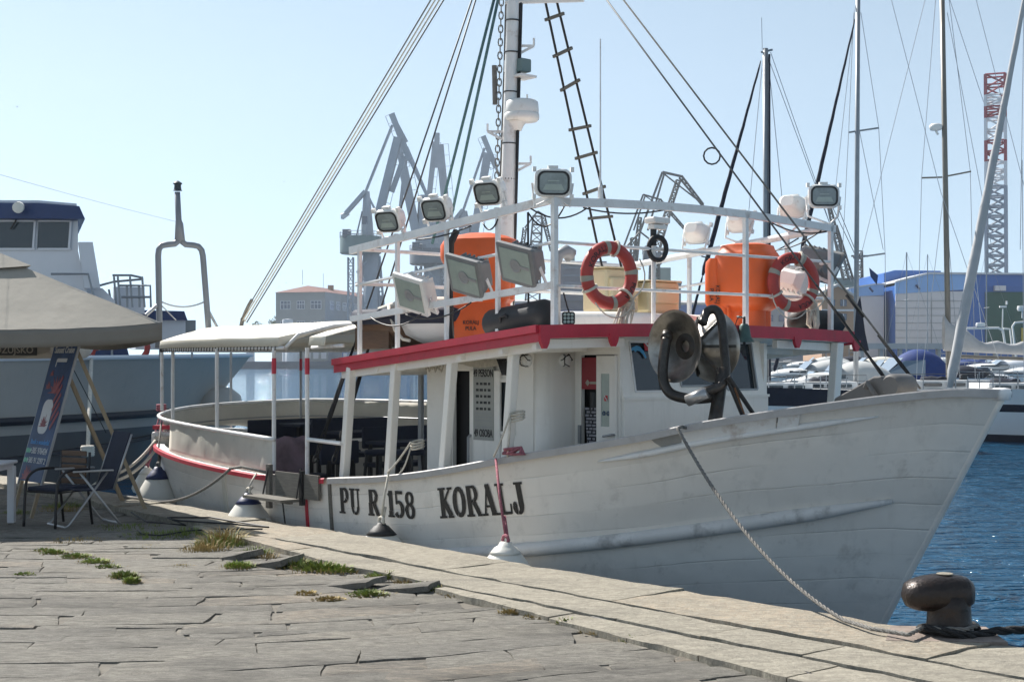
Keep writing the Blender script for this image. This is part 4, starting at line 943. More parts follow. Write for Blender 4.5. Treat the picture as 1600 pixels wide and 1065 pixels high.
def flood_b(loc, aim, foot, m_body, w=.50, h=.40, dp=.30):
    """flat rectangular projector with a ribbed tapering back"""
    m = orient(loc, aim, (.25, 0, 1)); mb = MB()
    loft(mb, [(rrect(w * .45, h * .35, .03), -dp), (rrect(w * .8, h * .62, .04), -dp * .8), (rrect(w * .9, h * .85, .03), -dp * .25), (rrect(w * .93, h * .93, .03), -.03), (rrect(w * 1.06, h * 1.06, .025), -.025), (rrect(w * 1.06, h * 1.06, .025), .015), (rrect(w * .98, h * .98, .02), .02)], m)
    for k in range(6): mb.box(None, (.012, h * .75, dp * .7), m=m @ Matrix.Translation((-w * .35 + k * w * .14, 0, -dp * .48)))
    o = mb.build('projector_lamp', m_body, BOAT)
    mb = MB(); mb.box(None, (w * .86, h * .84, .006), m=m @ Matrix.Translation((0, 0, .024))); mb.build('lens', 'lens_pale', o)
    mb = MB(); mb.lathe([(.0, .028), (.05, .029), (.075, .030), (.075, .034), (.055, .0345), (.05, .031)], m, 14); mb.box(None, (w * .42, .035, .004), m=m @ Matrix.Translation((w * .2, 0, .031))); mb.build('bulb', 'grey_metal', o)
    mb = MB(); f = Vector(foot)
    for sx in (-1, 1):
        a = m @ Vector((sx * w * .56, 0, -.06)); b = m @ Vector((sx * w * .56, -h * .55, -.12))
        mb.bar(a, b, .012, .04); mb.bar(b, f + (b - f) * .1, .012, .04)
    mb.tube([f - Vector((0, 0, .05)), f + Vector((0, 0, .05))], .03, 8)
    mb.build('lamp_bracket', 'rail_white', o); return o
for x, y, mm in ((642, 460, 'lamp_white'), (727, 432, 'lamp_grey'), (808, 414, 'lamp_grey')):
    p = BP(x, y, RL - .12); flood_b(p, (.02, -.86, -.42), rp(p.x + .1, RL, .43), mm, .47, .42, .26)
p = BP(1248, 445, RR + .05); flood_b(p, (-.15, .9, -.25), rp(p.x, RR, .45), 'lamp_white', .5, .4)
p = BP(1275, 420, RR + .15); flood_b(p + Vector((0, .1, .05)), (-.15, .9, -.35), rp(p.x, RR, .75), 'lamp_grey', .5, .4)
m_ = orient(BT(888, 500, RF - .08) + Vector((0, 0, .02)), (.8, -.6, -.05)); mb = MB(); loft(mb, [(rrect(.11, .11, .02), -.05), (rrect(.13, .13, .025), 0), (rrect(.13, .13, .025), .02)], m_); mb.cyl(m_ @ Vector((0, -.07, -.02)), m_ @ Vector((0, -.14, -.02)), .015)
led = mb.build('work_light', 'black', BOAT); mb = MB()
for i in (-1, 0, 1):
    for j in (-1, 0, 1): mb.lathe([(0.0, .030), (.014, .024), (.016, .021)], m_ @ Matrix.Translation((i * .036, j * .036, 0)), 8)
mb.build('lens', 'lens_pale', led)
# signal post with white box and black ring lamp
P0 = BT(1021, 508, RT - .02); t, l = P0.x, P0.y
mb = MB(); mb.cyl((t, l, roof_z(t, l)), (t, l, roof_z(t, l) + .88), .024, n=8); mb.cyl((t, l, roof_z(t, l) + .86), (t, l, roof_z(t, l) + 1.08), .035, mi=1); sp = mb.build('signal_post', ['rail_white', 'black'], BOAT)
mb = MB(); mb.box((t, l + .06, roof_z(t, l) + 1.13), (.16, .25, .07), bev=.02); mb.box((t, l + .06, roof_z(t, l) + 1.06), (.10, .20, .05), bev=.01); mb.build('antenna_box', 'lamp_white', sp)
mb = MB(); mb.tube([(t + .04 + .03 * math.cos(a), l + .02 + .10 * math.cos(a), roof_z(t, l) + .83 + .125 * math.sin(a)) for a in [k * 2 * math.pi / 20 for k in range(20)]], .028, 7, True); mb.build('ring_lamp', 'rubber', sp, smooth=True)
# ventilation pipe
p = BT(868, 500, -.75); mb = MB(); z0 = roof_z(p.x, p.y); mb.tube([(p.x, p.y, z0), (p.x, p.y, z0 + .75), (p.x + .01, p.y + .04, z0 + .86), (p.x + .02, p.y + .13, z0 + .90), (p.x + .02, p.y + .20, z0 + .86)], [.055, .055, .06, .075, .085], 10); mb.build('vent_pipe', 'grey_metal', BOAT, smooth=True)
# ------------------------------------------------------------------ mast and standing rigging
MP = BP(787, 380, 0); MT = MP.x
MTOP = Vector((MT + .25, 0, 8.1)); MB0 = Vector((MT, 0, roof_z(MT, 0)))
def mastp(z): k = (z - MB0.z) / (MTOP.z - MB0.z); return MB0.lerp(MTOP, k)
mb = MB(); mb.tube([mastp(z) for z in (2.3, 3.4, 3.9, 4.6, 6, 8.1)], [.125, .115, .10, .088, .082, .07], 16)
for z in (4.3, 4.75, 5.4, 5.9, 6.3): mb.tube([mastp(z), mastp(z + .015)], .093, 14, mi=1)
MAST = mb.build('mast', ['rail_white', 'black'], BOAT, smooth=True, auto=50)
# screen-right direction in boat coordinates: +t .642, +l .767
SRX = Vector((.642, .767, 0))
mb = MB(); mb.tube([mastp(z) + SRX * .10 for z in (2.4, 3.5, 4.4, 5.2, 6.2, 7.9)], .026, 6); mb.tube([mastp(z) + SRX * .06 + Vector((.07, 0, 0)) for z in (2.4, 4.4, 6.2)], .014, 5); mb.build('mast_cable', 'black', MAST, smooth=True)
dz = BP(808, 173, .05).z
dm = Matrix.Translation(mastp(dz - .13) + SRX * .15)
mb = MB(); mb.lathe([(0, -.02), (.20, 0), (.225, .03), (.225, .09), (.215, .10), (.22, .12), (.21, .24), (.18, .265), (0, .27)], dm, 24); mb.lathe([(.07, -.12), (.10, -.06), (.14, -.01)], Matrix.Translation(mastp(dz - .13) + SRX * .08), 10); mb.cyl(dm @ Vector((.05, .05, .26)), dm @ Vector((.05, .05, .34)), .012); mb.build('radar_dome', 'lamp_white', MAST, smooth=True, auto=50)
lz = BP(800, 103, 0).z
mb = MB(); c_ = mastp(lz) + SRX * .14; mb.box((c_.x, c_.y, c_.z), (.17, .17, .17), BANG * 0, bev=.02); mb.box((c_.x - .1, c_.y - .1, c_.z), (.14, .14, .15), mi=1, bev=.01); mb.box((c_.x, c_.y, c_.z - .14), (.26, .26, .03), mi=1); mb.build('signal_lamp', ['crane_green', 'lamp_white'], MAST)
for y, sgn in ((72, 1), (255, 1), (205, -1)):
    z = BP(800, y, 0).z; a = mastp(z - .1) + SRX * .09 * sgn; b = mastp(z) + SRX * .28 * sgn
    mb = MB(); mb.bar(a, b, .025, .03); mb.bar(mastp(z) + SRX * .09 * sgn, b, .025, .03); mb.bar(b, b + Vector((0, 0, .10)), .02); mb.build('mast_bracket', 'rail_white', MAST)
z = BP(800, 4, 0).z; mb = MB(); mb.tube([mastp(z) - SRX * .1, mastp(z) + SRX * .9 + Vector((0, 0, .03))], .03, 7); mb.build('mast_arm', 'rail_white', MAST)
def stay(name, a, b, r, m, drop=0.0, n=6, label=None):
    mb = MB(); mb.tube(sag(a, b, drop, 8) if drop else [a, b], r, n); o = mb.build(name, m, BOAT, smooth=True)
    if label: o['label'] = label
    return o
for k, m in enumerate(('rope_grey', 'rope_white', 'rope_white', 'wire')):  # topping lift: four parallel ropes to the stern
    stay('aft_stay', BP(376 + k * 3.2, 499 + k * 1.5, .02), MTOP + SRX * (-.16 + .062 * k), .011, m)
mb = MB(); p = BP(379, 498, .05); mb.tube([p, p + Vector((-.05, 0, -.12)), p + Vector((-.02, 0, -.2))], .035, 7); mb.tube(sag(p + Vector((.3, 0, .3)), p, -.02), .03, 6); mb.build('stay_block', 'rope_grey', BOAT)
for x, l in ((491, -2.27), (521, -2.27)):        # starboard shrouds with lashings and rusty chain at the rail
    a = BP(x, 722, l); b = MTOP + Vector((-.05, -.05, -.1)); d = (b - a).normalized()
    s_ = stay('shroud', a + d * 1.1, b, .012, 'wire')
    mb = MB(); mb.tube([a + d * .45, a + d * .6, a + d * .85, a + d * 1.15, a + d * 1.5], [.02, .032, .03, .026, .014], 7); mb.tube([a + d * .55 + Vector((.03, 0, 0)), a + d * 1.2 + Vector((.02, 0, 0))], .014, 6); mb.build('shroud_lashing', 'rope_black', s_, smooth=True)
    mb = MB()
    for k in range(6):
        c_ = a + d * (.05 + k * .075); x_ = Vector((1, 0, 0)) if k % 2 else Vector((0, 1, 0)); w_ = x_ - d * x_.dot(d)
        mb.tube([c_ + d * .055 * math.cos(q) + w_ * .03 * math.sin(q) for q in [j * .785 for j in range(8)]], .011, 5, True)
    mb.build('shroud_chain', 'rope_black', s_)
for x, y, m in ((694, 307, 'rope_teal'), (712, 307, 'rope_teal')):
    a = BP(x, y, .9); b = MTOP + Vector((-.02, .1, -.15)); stay('backstay', a + (a - b) * .18, b, .022, m)
a = BP(1388, 598, .0); stay('forestay', a, MTOP + Vector((.05, 0, -.05)), .010, 'wire')
mb = MB(); d = (MTOP - a).normalized(); mb.tube([a, a + d * .15, a + d * .35, a + d * .9, a + d * 1.3], [.014, .02, .013, .015, .012], 7); mb.build('stay_lashing', 'rope_black', BOAT, smooth=True)
mb = MB(); c_ = a.lerp(MTOP, (598 - 283) / (598 + 196)); mb.tube([c_ + Vector((.09 * math.cos(q) * .64 - .06, .09 * math.cos(q) * .77, .09 * math.sin(q) - .07)) for q in [k * .524 for k in range(12)]], .010, 5, True); mb.build('stay_ring', 'black', BOAT)
a2 = BP(1438, 607, .12); stay('forestay', a2, MTOP + Vector((.08, .05, .1)), .010, 'rope_grey')
d = (MTOP - a2).normalized(); mb = MB(); mb.tube([a2 + d * .05, a2 + d * .3, a2 + d * .7], [.012, .02, .012], 7); mb.tube([a2 + d * .95, a2 + d * 1.25], .015, 7); mb.build('stay_lashing', 'rope_black', BOAT, smooth=True)
for sg, xs in ((1, ((845, 857),)),):             # rope ladder on the port shrouds
    b = BP(966, 535, 2.3); top0 = MTOP + Vector((.05, .10, -.35)); top1 = MTOP + Vector((.12, .16, -.28)); b1 = b + Vector((.42, 0, .0))
    mb = MB(); mb.tube([b, top0], .017, 6); mb.tube([b1, top1], .017, 6); LAD = mb.build('rope_ladder', 'rope_black', BOAT)
    for k, yy in enumerate([30, 88, 140, 203, 247, 302, 342, 400, 455]):
        f0 = 0
        # find the fraction along the ropes at which the rung projects to this height
        for q in range(400):
            p = b.lerp(top0, q / 400); w_ = BW(*p)
            if HOR + (2.0 - w_.z) * F_PX / w_.y < yy: f0 = q / 400; break
        p, p1 = b.lerp(top0, f0), b1.lerp(top1, f0 + .004 * (k % 3 - 1)); e = (p1 - p).normalized()
        mb = MB(); mb.bar(p - e * .06, p1 + e * .06, .032, .038); mb.build('ladder_rung', 'wood_grey', LAD)
# chain and rope hanging beside the mast
mb = MB(); c0 = BP(776, 285, 0); 
for k in range(46):
    z = c0.z + k * .085; c_ = Vector((c0.x + .25 * (z - c0.z) / 6, 0, z)); ax = SRX if k % 2 else Vector((.767, -.642, 0))
    mb.tube([c_ + Vector((0, 0, 1)) * .056 * math.cos(q) + ax * .028 * math.sin(q) for q in [j * .785 for j in range(8)]], .009, 5, True)
mb.build('hanging_chain', 'chain', MAST)
mb = MB(); mb.tube([c0 + SRX * .05, c0 + SRX * .04 + Vector((.1, 0, 1.5)), c0 + SRX * .03 + Vector((.25, 0, 5))], .018, 6); mb.tube([c0 + SRX * -.02 + Vector((0, 0, 1)), c0 - SRX * .03 + Vector((0, 0, 1.5))], .035, 6); mb.build('hanging_rope', 'rope_grey', MAST)
p = BT(938, 310, RT); mb = MB(); z0 = rz(RT, p.y, RH + .03); mb.tube([(p.x, p.y, z0), (p.x, p.y, z0 + .12), (p.x, p.y, z0 + .16), (p.x, p.y, z0 + 1.65)], [.03, .026, .010, .006], 7); mb.build('whip_antenna', 'rail_white', BOAT)

# ------------------------------------------------------------------ stern: rail, canvas dodgers, awning
def outline(t, sg, inset=0.0): return sg * max(0, interp(HB_S, t) - inset)
OUT = []                                         # rail path from the starboard gate round the stern to the port side
for t in [-5.05 - i * .25 for i in range(23)]: OUT.append((t, -1))
for t in (-10.75, -10.9, -11.0): OUT.append((t, -1))
st_path = [(t, outline(t, s_, .05), 0) for t, s_ in OUT] + [(-11.06, 0, 0)] + [(t, outline(t, 1, .05), 0) for t in [-11.0, -10.9, -10.75] + [-10.55 + i * .25 for i in range(15)]]
def railz(t, l=-1):
    a = 1.0 + .15 * min(1, (-5.05 - t) / 4.5) if t < -5.05 else 1.0; b = 1.33; k = min(1, max(0, (l + 1.6) / 3.0)); return a + (b - a) * k if t < -8.5 else (a if l < 0 else b)
mb = MB(); mb.tube([(t, l, railz(t, l)) for t, l, _ in st_path], .028, 8); mb.build('stern_rail', 'rail_white', BOAT, smooth=True)
mb = MB(); a = st_path[-1]; mb.tube([(a[0], a[1], railz(a[0], 1)), (-6.2, 2.27, 1.27), (-5, 2.3, 1.22), (-3.6, 2.26, 1.17)], .026, 8); mb.build('stern_rail', 'wood_pale', BOAT, smooth=True)
mb = MB(); rows = []
sb_c = [(t, outline(t, -1, .05)) for t in [-5.1 - i * .12 for i in range(29)]]
def can(path, z0f, z1f, n=9):
    rows = []
    for j in range(n):
        k = j / (n - 1); r_ = []
        for i, (t, l) in enumerate(path):
            z = z0f(t) + (z1f(t, l) - z0f(t)) * k; w_ = .035 * math.sin(k * math.pi) * noise.noise(Vector((t * 2.6, z * 1.3, l))) + .02 * noise.noise(Vector((t * 6, z * 2, 3)))
            q = math.copysign(1, l); r_.append((t, l + w_, z - .012 * abs(math.sin(i * .55)) * (k < .01)))
        rows.append(r_)
    return rows
mb.grid(can(sb_c, lambda t: sheer(t) + .02, railz)); mb.build('canvas_dodger', 'canvas_in', BOAT, smooth=True, solid=.004)
mb = MB(); pt_c = [(t, l) for t, l, _ in st_path[20:]]
pt_c = [(a[0] + (b[0] - a[0]) * f / 3, a[1] + (b[1] - a[1]) * f / 3) for a, b in zip(pt_c, pt_c[1:]) for f in range(3)]
pt_c = [(t, l * .985) for t, l in pt_c]
mb.grid(can(pt_c, lambda t: sheer(t) + .05, lambda t, l: railz(t, l) - .02)); mb.build('canvas_dodger', 'canvas_in', BOAT, smooth=True, solid=.004)
mb = MB(); mb.tube([(t, l * .97, railz(t, l) - .27) for t, l in pt_c], .012, 6); mb.build('dodger_batten', 'grey_metal', BOAT, smooth=True)
AZ = 2.16                                        # height of the awning's edge pipe
def aw_half(t): return max(0, interp(HB_S, max(-11.05, t)) - .10)
ap = [(t, -aw_half(t)) for t in [-4.9 - i * .2 for i in range(29)] + [-10.75, -10.9, -11.0]] + [(-11.05, 0)] + [(t, aw_half(t)) for t in [-11.0, -10.9, -10.75] + [-10.6 + i * .2 for i in range(34)]]
mb = MB(); mb.tube([(t, l, AZ) for t, l in ap], .024, 7); mb.tube([(-4.95, -2.2, AZ - .02), (-4.92, -2.2, AZ + .02), (-4.8, -2.1, AZ + .17), (-4.6, -1.7, AZ + .28), (-4.4, -1.1, AZ + .33)], .024, 7); mb.tube([(-4.35, -2.18, AZ), (-3.7, -2.15, AZ + .02)], .024, 7)
for l in (-.9, 0, .9): mb.tube([(-10.7 + .1 * abs(l), l, AZ + .17), (-9, l, AZ + .30 - .05 * abs(l)), (-4, l, AZ + .33 - .05 * abs(l))], .02, 6)
AWF = mb.build('awning_frame', 'rail_white', BOAT, smooth=True)
rows = []
tl = [-11.02, -10.98, -10.9, -10.75, -10.55] + [-10.3 + i * .25 for i in range(21)] + [-5.08, -4.98, -4.9, -4.7, -4.5, -4.3, -4.22, -4.1, -3.95, -3.85]
for t in tl:
    e = aw_half(t) + .02; es = e; zs_ = AZ + .02
    r_ = []
    for k in range(25):
        f = k / 24 * 2 - 1; ee = es if f < 0 else e; l = f * ee
        cut = 0
        if f < 0 and -4.95 < t < -4.28: cut = math.sin((t + 4.95) / .67 * math.pi) ** .5
        l2 = l * (1 - .42 * cut) if f < 0 else l
        ff = abs(l2) / max(.01, e)
        z = AZ + .13 + (.27 * (1 - ff ** 2.2)) * min(1, (t + 11.1) / .9 + .25) + .012 * noise.noise(Vector((t * 1.5, l2 * 1.5, 0)))
        r_.append((t, l2, z))
    # valance hanging to the pipe
    a, b = r_[0], r_[-1]
    vz = AZ + .02 if not (-4.95 < t < -4.28) else a[2] - .05
    r_ = [(a[0], a[1] - .015, vz)] + r_ + [(b[0], b[1] + .015, AZ + .02)]
    rows.append(r_)
r0 = rows[0]; rows = [[(p[0] - .02, p[1], AZ + .02) for p in r0]] + rows
mb = MB(); mb.grid(rows); mb.build('awning', 'canvas', BOAT, smooth=True, solid=.006, auto=50)
# lacing along the valance
for i in range(64):
    t = -10.9 + i * .094
    if t > -5.0: continue
    l = -aw_half(t); mb = MB(); mb.bar((t, l - .025, AZ - .03), (t + .02, l - .025, AZ + .075), .012, .008); mb.build('lacing_loop', 'black', AWF)
def apole(t, l, z0, r=.026, band=True, m='rail_white', top=AZ):
    mb = MB(); mb.cyl((t, l, z0), (t, l, top), r, n=10)
    if band: mb.cyl((t, l, top - .33), (t, l, top - .13), r + .003, n=10, mi=1)
    return mb.build('awning_pole', [m, 'red'], BOAT)
for x, l, z0, bd in ((253, -1.28, 1.2, 0), (270, -1.86, .7, 0), (339, -2.22, .66, 0), (428, -2.28, .60, 1)): p = BP(x, 560, l); apole(p.x, p.y, z0, band=bd)
p = BP(480, 560, -2.26); apole(p.x, p.y, .55)
p = BP(361, 560, .55); apole(p.x, p.y, .75, .022, 0, 'grey_metal')
p = BP(470, 560, 1.15); apole(p.x, p.y, 0, .022, 1, 'grey_metal')
p0 = BP(480, 686, -2.26); mb = MB(); mb.tube([p0, (-3.6, -2.24, p0.z - .02)], .026, 8); mb.build('gate_rail', 'rail_white', BOAT)
# forked steel gantry with a lantern above the awning
def GP(x, y): return BT(x, y, -10.55)
g = MB(); r_ = .05
L0, R0 = GP(247, 400), GP(318, 400)
c0 = GP(281, 380)
g.tube([(L0.x, L0.y, 2.2)] + [GP(*p) for p in ((249, 500), (247, 400), (248, 390), (252, 384), (262, 382), (273, 381), (278, 377), (280, 372))], r_, 10)
g.tube([GP(326, 515)] + [GP(*p) for p in ((324, 490), (317, 400), (315, 391), (310, 385), (302, 383), (290, 382), (285, 378), (282, 372))], r_, 10)
g.tube([GP(281, 376), GP(280, 350), GP(279, 344), GP(277, 300)], [.085, .065, .05, .045], 10)
GAN = g.build('stern_gantry', 'gantry', BOAT, smooth=True)
tp = GP(277.5, 298); mb = MB(); mb.lathe([(.075, 0), (.06, .02), (.06, .05), (.055, .05), (.055, .10), (.075, .105), (.07, .125), (.02, .16)], Matrix.Translation(tp), 12); mb.build('lantern', 'bulb_dark', GAN, smooth=True, auto=40)
mb = MB(); mb.tube(sag(GP(249, 470), GP(322, 470), .10, 10), .014, 5); mb.tube([GP(250, 475), GP(275, 500)], .01, 5); mb.tube([GP(322, 478), GP(340, 512)], .022, 6); mb.tube([GP(249, 474), GP(228, 492)], .03, 6); mb.build('gantry_ropes', 'wire_pale', GAN)
mb = MB(); mb.tube(sag(GP(274, 346), Vector((-7.5, -13.0, 6.6)), .25, 12), .003, 4); mb.build('gantry_wire', 'wire_pale', GAN)
# boarding gate in the bulwark, aft bollard, side step
mb = MB(); p = BP(460, 755, -2.40); q = BP(427, 752, -2.40); mb.box(((p.x + q.x) / 2 + .35, -2.42, .47), (1.0, .03, .30)); mb.box((q.x - .05, -2.43, .42), (.09, .05, .55)); mb.box((q.x + .75, -2.44, .45), (.06, .05, .42), mi=1)
mb.build('boarding_gate', ['wood_grey', 'black'], BOAT)
mb = MB(); p = BP(256, 680, -1.45); mb.box((p.x, p.y, p.z - .05), (.34, .22, .22), .8, bev=.03); mb.box((p.x, p.y, p.z + .13), (.30, .18, .06), .8, mi=1); mb.build('stern_bitt', ['rail_white', 'red'], BOAT)
mb = MB()
for k in range(4): mb.tube([(p.x + .17 * math.cos(a), p.y + .14 * math.sin(a), p.z - .02 - k * .045) for a in [j * .524 for j in range(12)]], .026, 6, True)
mb.build('rope_turns', 'rope_white', BOAT, smooth=True)
mb = MB(); cc = GP(252, 636)
for k in range(7):
    e = BP(238 + k * 7, 690 + 12 * (k % 3), -1.5 + .02 * k); mb.tube(sag(cc + Vector((0, .02 * k, -.03 * k)), e, .02, 6), .012, 5)
for k in range(3): mb.tube([(cc.x + .07 * math.cos(a), cc.y + .07 * math.sin(a), cc.z + .03 - k * .035) for a in [j * .785 for j in range(8)]], .022, 5, True)
mb.build('stern_lashing', 'rope_red', BOAT, smooth=True)
# ------------------------------------------------------------------ net hauler over the starboard bow
HC = BP(1084, 541, -1.05)
def bowl(sgn, off):
    m_ = orient(HC + Vector((0, off, 0)), (0, sgn, 0)); mb = MB()
    pr = [(.085, 0), (.10, .02), (.15, .05), (.25, .12), (.335, .205), (.36, .215), (.362, .225), (.345, .222), (.33, .212), (.245, .135), (.14, .07), (.095, .045), (.0, .04)]
    mb.lathe(pr, m_, 36)
    return mb.build('hauler_bowl', 'steel_dark', HAUL, smooth=True, auto=60), m_
pp = BP(1116, 664, -1.25); pq = BP(1130, 575, -1.10)
mb = MB(); mb.tube([(pp.x, pp.y, pp.z - .3), pp, pq], [.075, .07, .06], 12); HAUL = mb.build('net_hauler', 'pipe_dark', BOAT, smooth=True)
b1, m1 = bowl(-1, -.06); b2, m2 = bowl(1, .06)
mb = MB(); mb.lathe([(.10, -.07), (.10, .0), (.115, .045), (.135, .055), (.135, .065), (.06, .07), (.055, .02), (0, .02)], m1, 20); mb.build('hauler_hub', 'pipe_dark', HAUL, smooth=True, auto=40)
mb = MB()
for k in range(6):
    a = k * math.pi / 3; mb.bar(m2 @ Vector((.08 * math.cos(a), .08 * math.sin(a), -.012)), m2 @ Vector((.34 * math.cos(a), .34 * math.sin(a), .185)), .02, .03)
mb.build('hauler_ribs', 'pipe_dark', HAUL)
def HP(x, y, dl=0.0): return BP(x, y, -1.25 + dl)
def bez(P, n=6):
    P = [Vector(p) for p in P]; Q = [P[0]] + P + [P[-1]]; out = []
    for i in range(1, len(Q) - 2):
        for k in range(n):
            t = k / n; out.append(.5 * ((2 * Q[i]) + (Q[i + 1] - Q[i - 1]) * t + (2 * Q[i - 1] - 5 * Q[i] + 4 * Q[i + 1] - Q[i + 2]) * t * t + (3 * Q[i] - Q[i - 1] - 3 * Q[i + 1] + Q[i + 2]) * t ** 3))
    return out + [P[-1]]
mb = MB(); mb.tube(bez([HP(1042, 528, -.08), HP(1037, 560, -.12), HP(1036, 590, -.15), HP(1046, 613, -.15), HP(1072, 622, -.12), HP(1100, 622, .0), HP(1126, 618, .12)]), .052, 10)
mb.tube(bez([HP(1074, 624, -.16), HP(1100, 612, -.10), HP(1125, 603, .05), HP(1134, 585, .16), HP(1131, 540, .2), HP(1127, 500, .22), HP(1118, 484, .2), HP(1105, 487, .15), HP(1098, 505, .05)]), .046, 10)
mb.cyl(HP(1041, 530, -.08), HP(1044, 520, -.04), .06); mb.build('hauler_pipe', 'pipe_dark', HAUL, smooth=True)
mb = MB(); mb.tube([HP(1074, 626, -.20), HP(1104, 613, -.13)], .058, 10); mb.build('bright_sleeve', 'chair_grey', HAUL, smooth=True)
mb = MB(); mb.tube([HP(1136, 590, .1), HP(1163, 655, .25)], .022, 7); mb.tube([HP(1138, 588, .1), HP(1181, 652, .35)], .022, 7); mb.tube([HP(1148, 605, .15), HP(1164, 652, .25)], .012, 5, mi=1); mb.build('hauler_strut', ['black', 'copper'], HAUL)
# bow: breakwater plate with roller drum, deck fittings
mb = MB(); q = [BP(*p, -.30) for p in ((1302, 632), (1303, 622), (1338, 603), (1364, 588), (1376, 587), (1384, 598), (1388, 612), (1392, 622))]; w_ = Vector((0, .22, 0))
n_ = len(q); mb.add(q + [p + w_ for p in q], [tuple(range(n_))[::-1], tuple(range(n_, 2 * n_))] + [(i, (i + 1) % n_, n_ + (i + 1) % n_, n_ + i) for i in range(n_)])
gm = mat('bow_grey_paint', (.13, .125, .12), .5, var=.12, scale=4, spots=(.2, .17, .15), spot_amt=.4)
BR = mb.build('breakwater', gm, BOAT, bevel=.015)
c_ = BP(1392, 603, -.30); mb = MB(); mb.tube([c_ + Vector((0, -.02, 0)), c_ + Vector((0, .02, 0)), c_ + Vector((0, .26, 0)), c_ + Vector((0, .30, 0))], [.09, .115, .115, .09], 20); mb.build('anchor_roller', gm, BR, smooth=True, auto=50)
mb = MB(); q = BP(1352, 606, -.33); mb.tube([q, q + Vector((.04, -.02, .05)), q + Vector((.10, -.02, -.03)), q + Vector((.16, 0, -.12))], .025, 7); mb.build('bow_shackle', gm, BR)
# bell under the front edge of the roof
bp_ = BT(1163, 520, RF + .10); mb = MB(); bm_ = Matrix.Translation(bp_); mb.lathe([(.0, .10), (.035, .10), (.055, .075), (.065, .02), (.075, -.04), (.105, -.085), (.115, -.10), (.10, -.10), (.06, -.03), (0, .05)], bm_, 24)
BELL = mb.build('bell', 'bronze', BOAT, smooth=True, auto=50); mb = MB(); mb.tube([bp_ + Vector((0, 0, -.05)), bp_ + Vector((0, 0, -.13))], [.01, .018], 6); mb.build('bell_clapper', 'black', BELL); mb = MB(); mb.tube([bp_ + Vector((0, 0, .1)), bp_ + Vector((0, 0, .17)), bp_ + Vector((-.10, 0, .18))], .016, 6); mb.build('bell_hanger', 'black', BELL)
mb = MB(); mb.tube(bez([bp_ + Vector((0, 0, .15)), bp_ + Vector((0, -.08, .18)), bp_ + Vector((0, -.15, .08)), bp_ + Vector((0, -.13, -.05))], 4), .006, 4); mb.build('bell_cord', 'black', BELL)
# ------------------------------------------------------------------ things hung on or standing on the boat
def bthing(name, label, cat, p, rz=0.0, group=None): return thing(name, label, cat, BW(*p), BANG + rz, group)
def life_ring(p, rz, tilt, label, word_a, seed):
    """p in boat coordinates; ring stands upright facing forward"""
    o = bthing('life_ring', label, 'life ring', p, rz, 'red life rings tied to the front railing'); r0, r1 = .285, .068
    def T(a, b, e=0.0): return Vector(((r1 * .85 + e) * math.cos(b), (r0 + (r1 + e) * math.sin(b)) * math.cos(a), (r0 + (r1 + e) * math.sin(b)) * math.sin(a)))
    mb = MB(); mb.grid([[T(2 * math.pi * i / 48, 2 * math.pi * j / 14) for j in range(15)] for i in range(49)]); mb.build('ring_body', 'ring', o, smooth=True)
    for k in range(4):
        a0 = R(90 * k + tilt); mb = MB(); mb.grid([[T(a0 + R(5) * (i - 1), 2 * math.pi * j / 14, .004) for j in range(15)] for i in range(3)]); mb.build('reflective_band', 'ring_band', o, smooth=True)
    def arc_text(s, mid, name):
        mb = MB(); vs, fs = text_data(s, .085)
        out = []
        for v in vs:
            a = R(mid) - v.x / (r0 + .0); rr = r0 + v.y * .92
            b = math.asin(max(-1, min(1, (rr - r0) / r1)));  out.append(Vector((r1 * .85 * math.cos(b) + .004, rr * math.cos(a), rr * math.sin(a))))
        mb.add(out, fs); mb.build(name, 'lettering', o)
    # seen from ahead the port side is on the viewer's right: +l is right
    arc_text(word_a, 128 + tilt, 'ring_lettering'); arc_text("PULA", -42 + tilt, 'ring_lettering')
    mb = MB(); pts = []
    for k in range(4):
        a0 = 45 + 90 * k + tilt
        for j in range(9):
            a = R(a0 + 90 * j / 8); s_ = math.sin(math.pi * j / 8); pts.append(Vector((.05 + .02 * s_, (r0 + .075 + .05 * s_) * math.cos(a), (r0 + .075 + .05 * s_) * math.sin(a) - .03 * s_)))
    mb.tube(pts[18:34], .008, 5); 
    for a in (R(210), R(318), R(75)): mb.tube([T(a, b, .012) for b in [j * .7 for j in range(9)]], .016, 5, True)
    mb.build('grab_line', 'rope_white', o, smooth=True); return o
p = BT(952, 430, RT + .09); life_ring(p, -.12, 8, 'red life ring on the front railing, left of the black ring lamp', 'KORALJ', 1)
p = BT(1240, 441, RT + .09); life_ring(p, -.28, -22, 'red life ring at the right end of the railing before the squat orange canister', 'KORALJ', 2)
def rope_coil(p, h, label, lean, n=16):
    mb = MB()
    for k in range(n):
        a = rnd.random() * 6.28; w_ = rnd.uniform(.04, .13); dx = math.cos(a)
        mb.tube([(rnd.uniform(-.03, .03), lean * .4, h * .5), (.04 * dx, w_ * dx * .6 + lean * .1, h * .2), (.05 * math.sin(a), w_ * dx - lean * .3, -h * .3), (.02, w_ * .5 * dx - lean * .6, -h * .5), (-.02, -w_ * .4 - lean * .5, -h * .45), (0, -w_ * .5, 0), (0, lean * .3, h * .42)], .009, 5)
    for k in range(5): mb.tube([(.06 * math.cos(a), lean * .3 + .045 * math.sin(a), h * .38 - k * .018) for a in [j * .785 for j in range(8)]], .009, 5, True)
    o = mb.build('rope_coil', 'rope_white', smooth=True); o.location = BW(*p); o.rotation_euler = (0, 0, BANG); tag(o, label, 'rope', 'coiled white ropes on the roof')
p = BT(978, 492, RT + .1); rope_coil(p, .34, 'white rope bundle hanging slanted under the left life ring', .16)
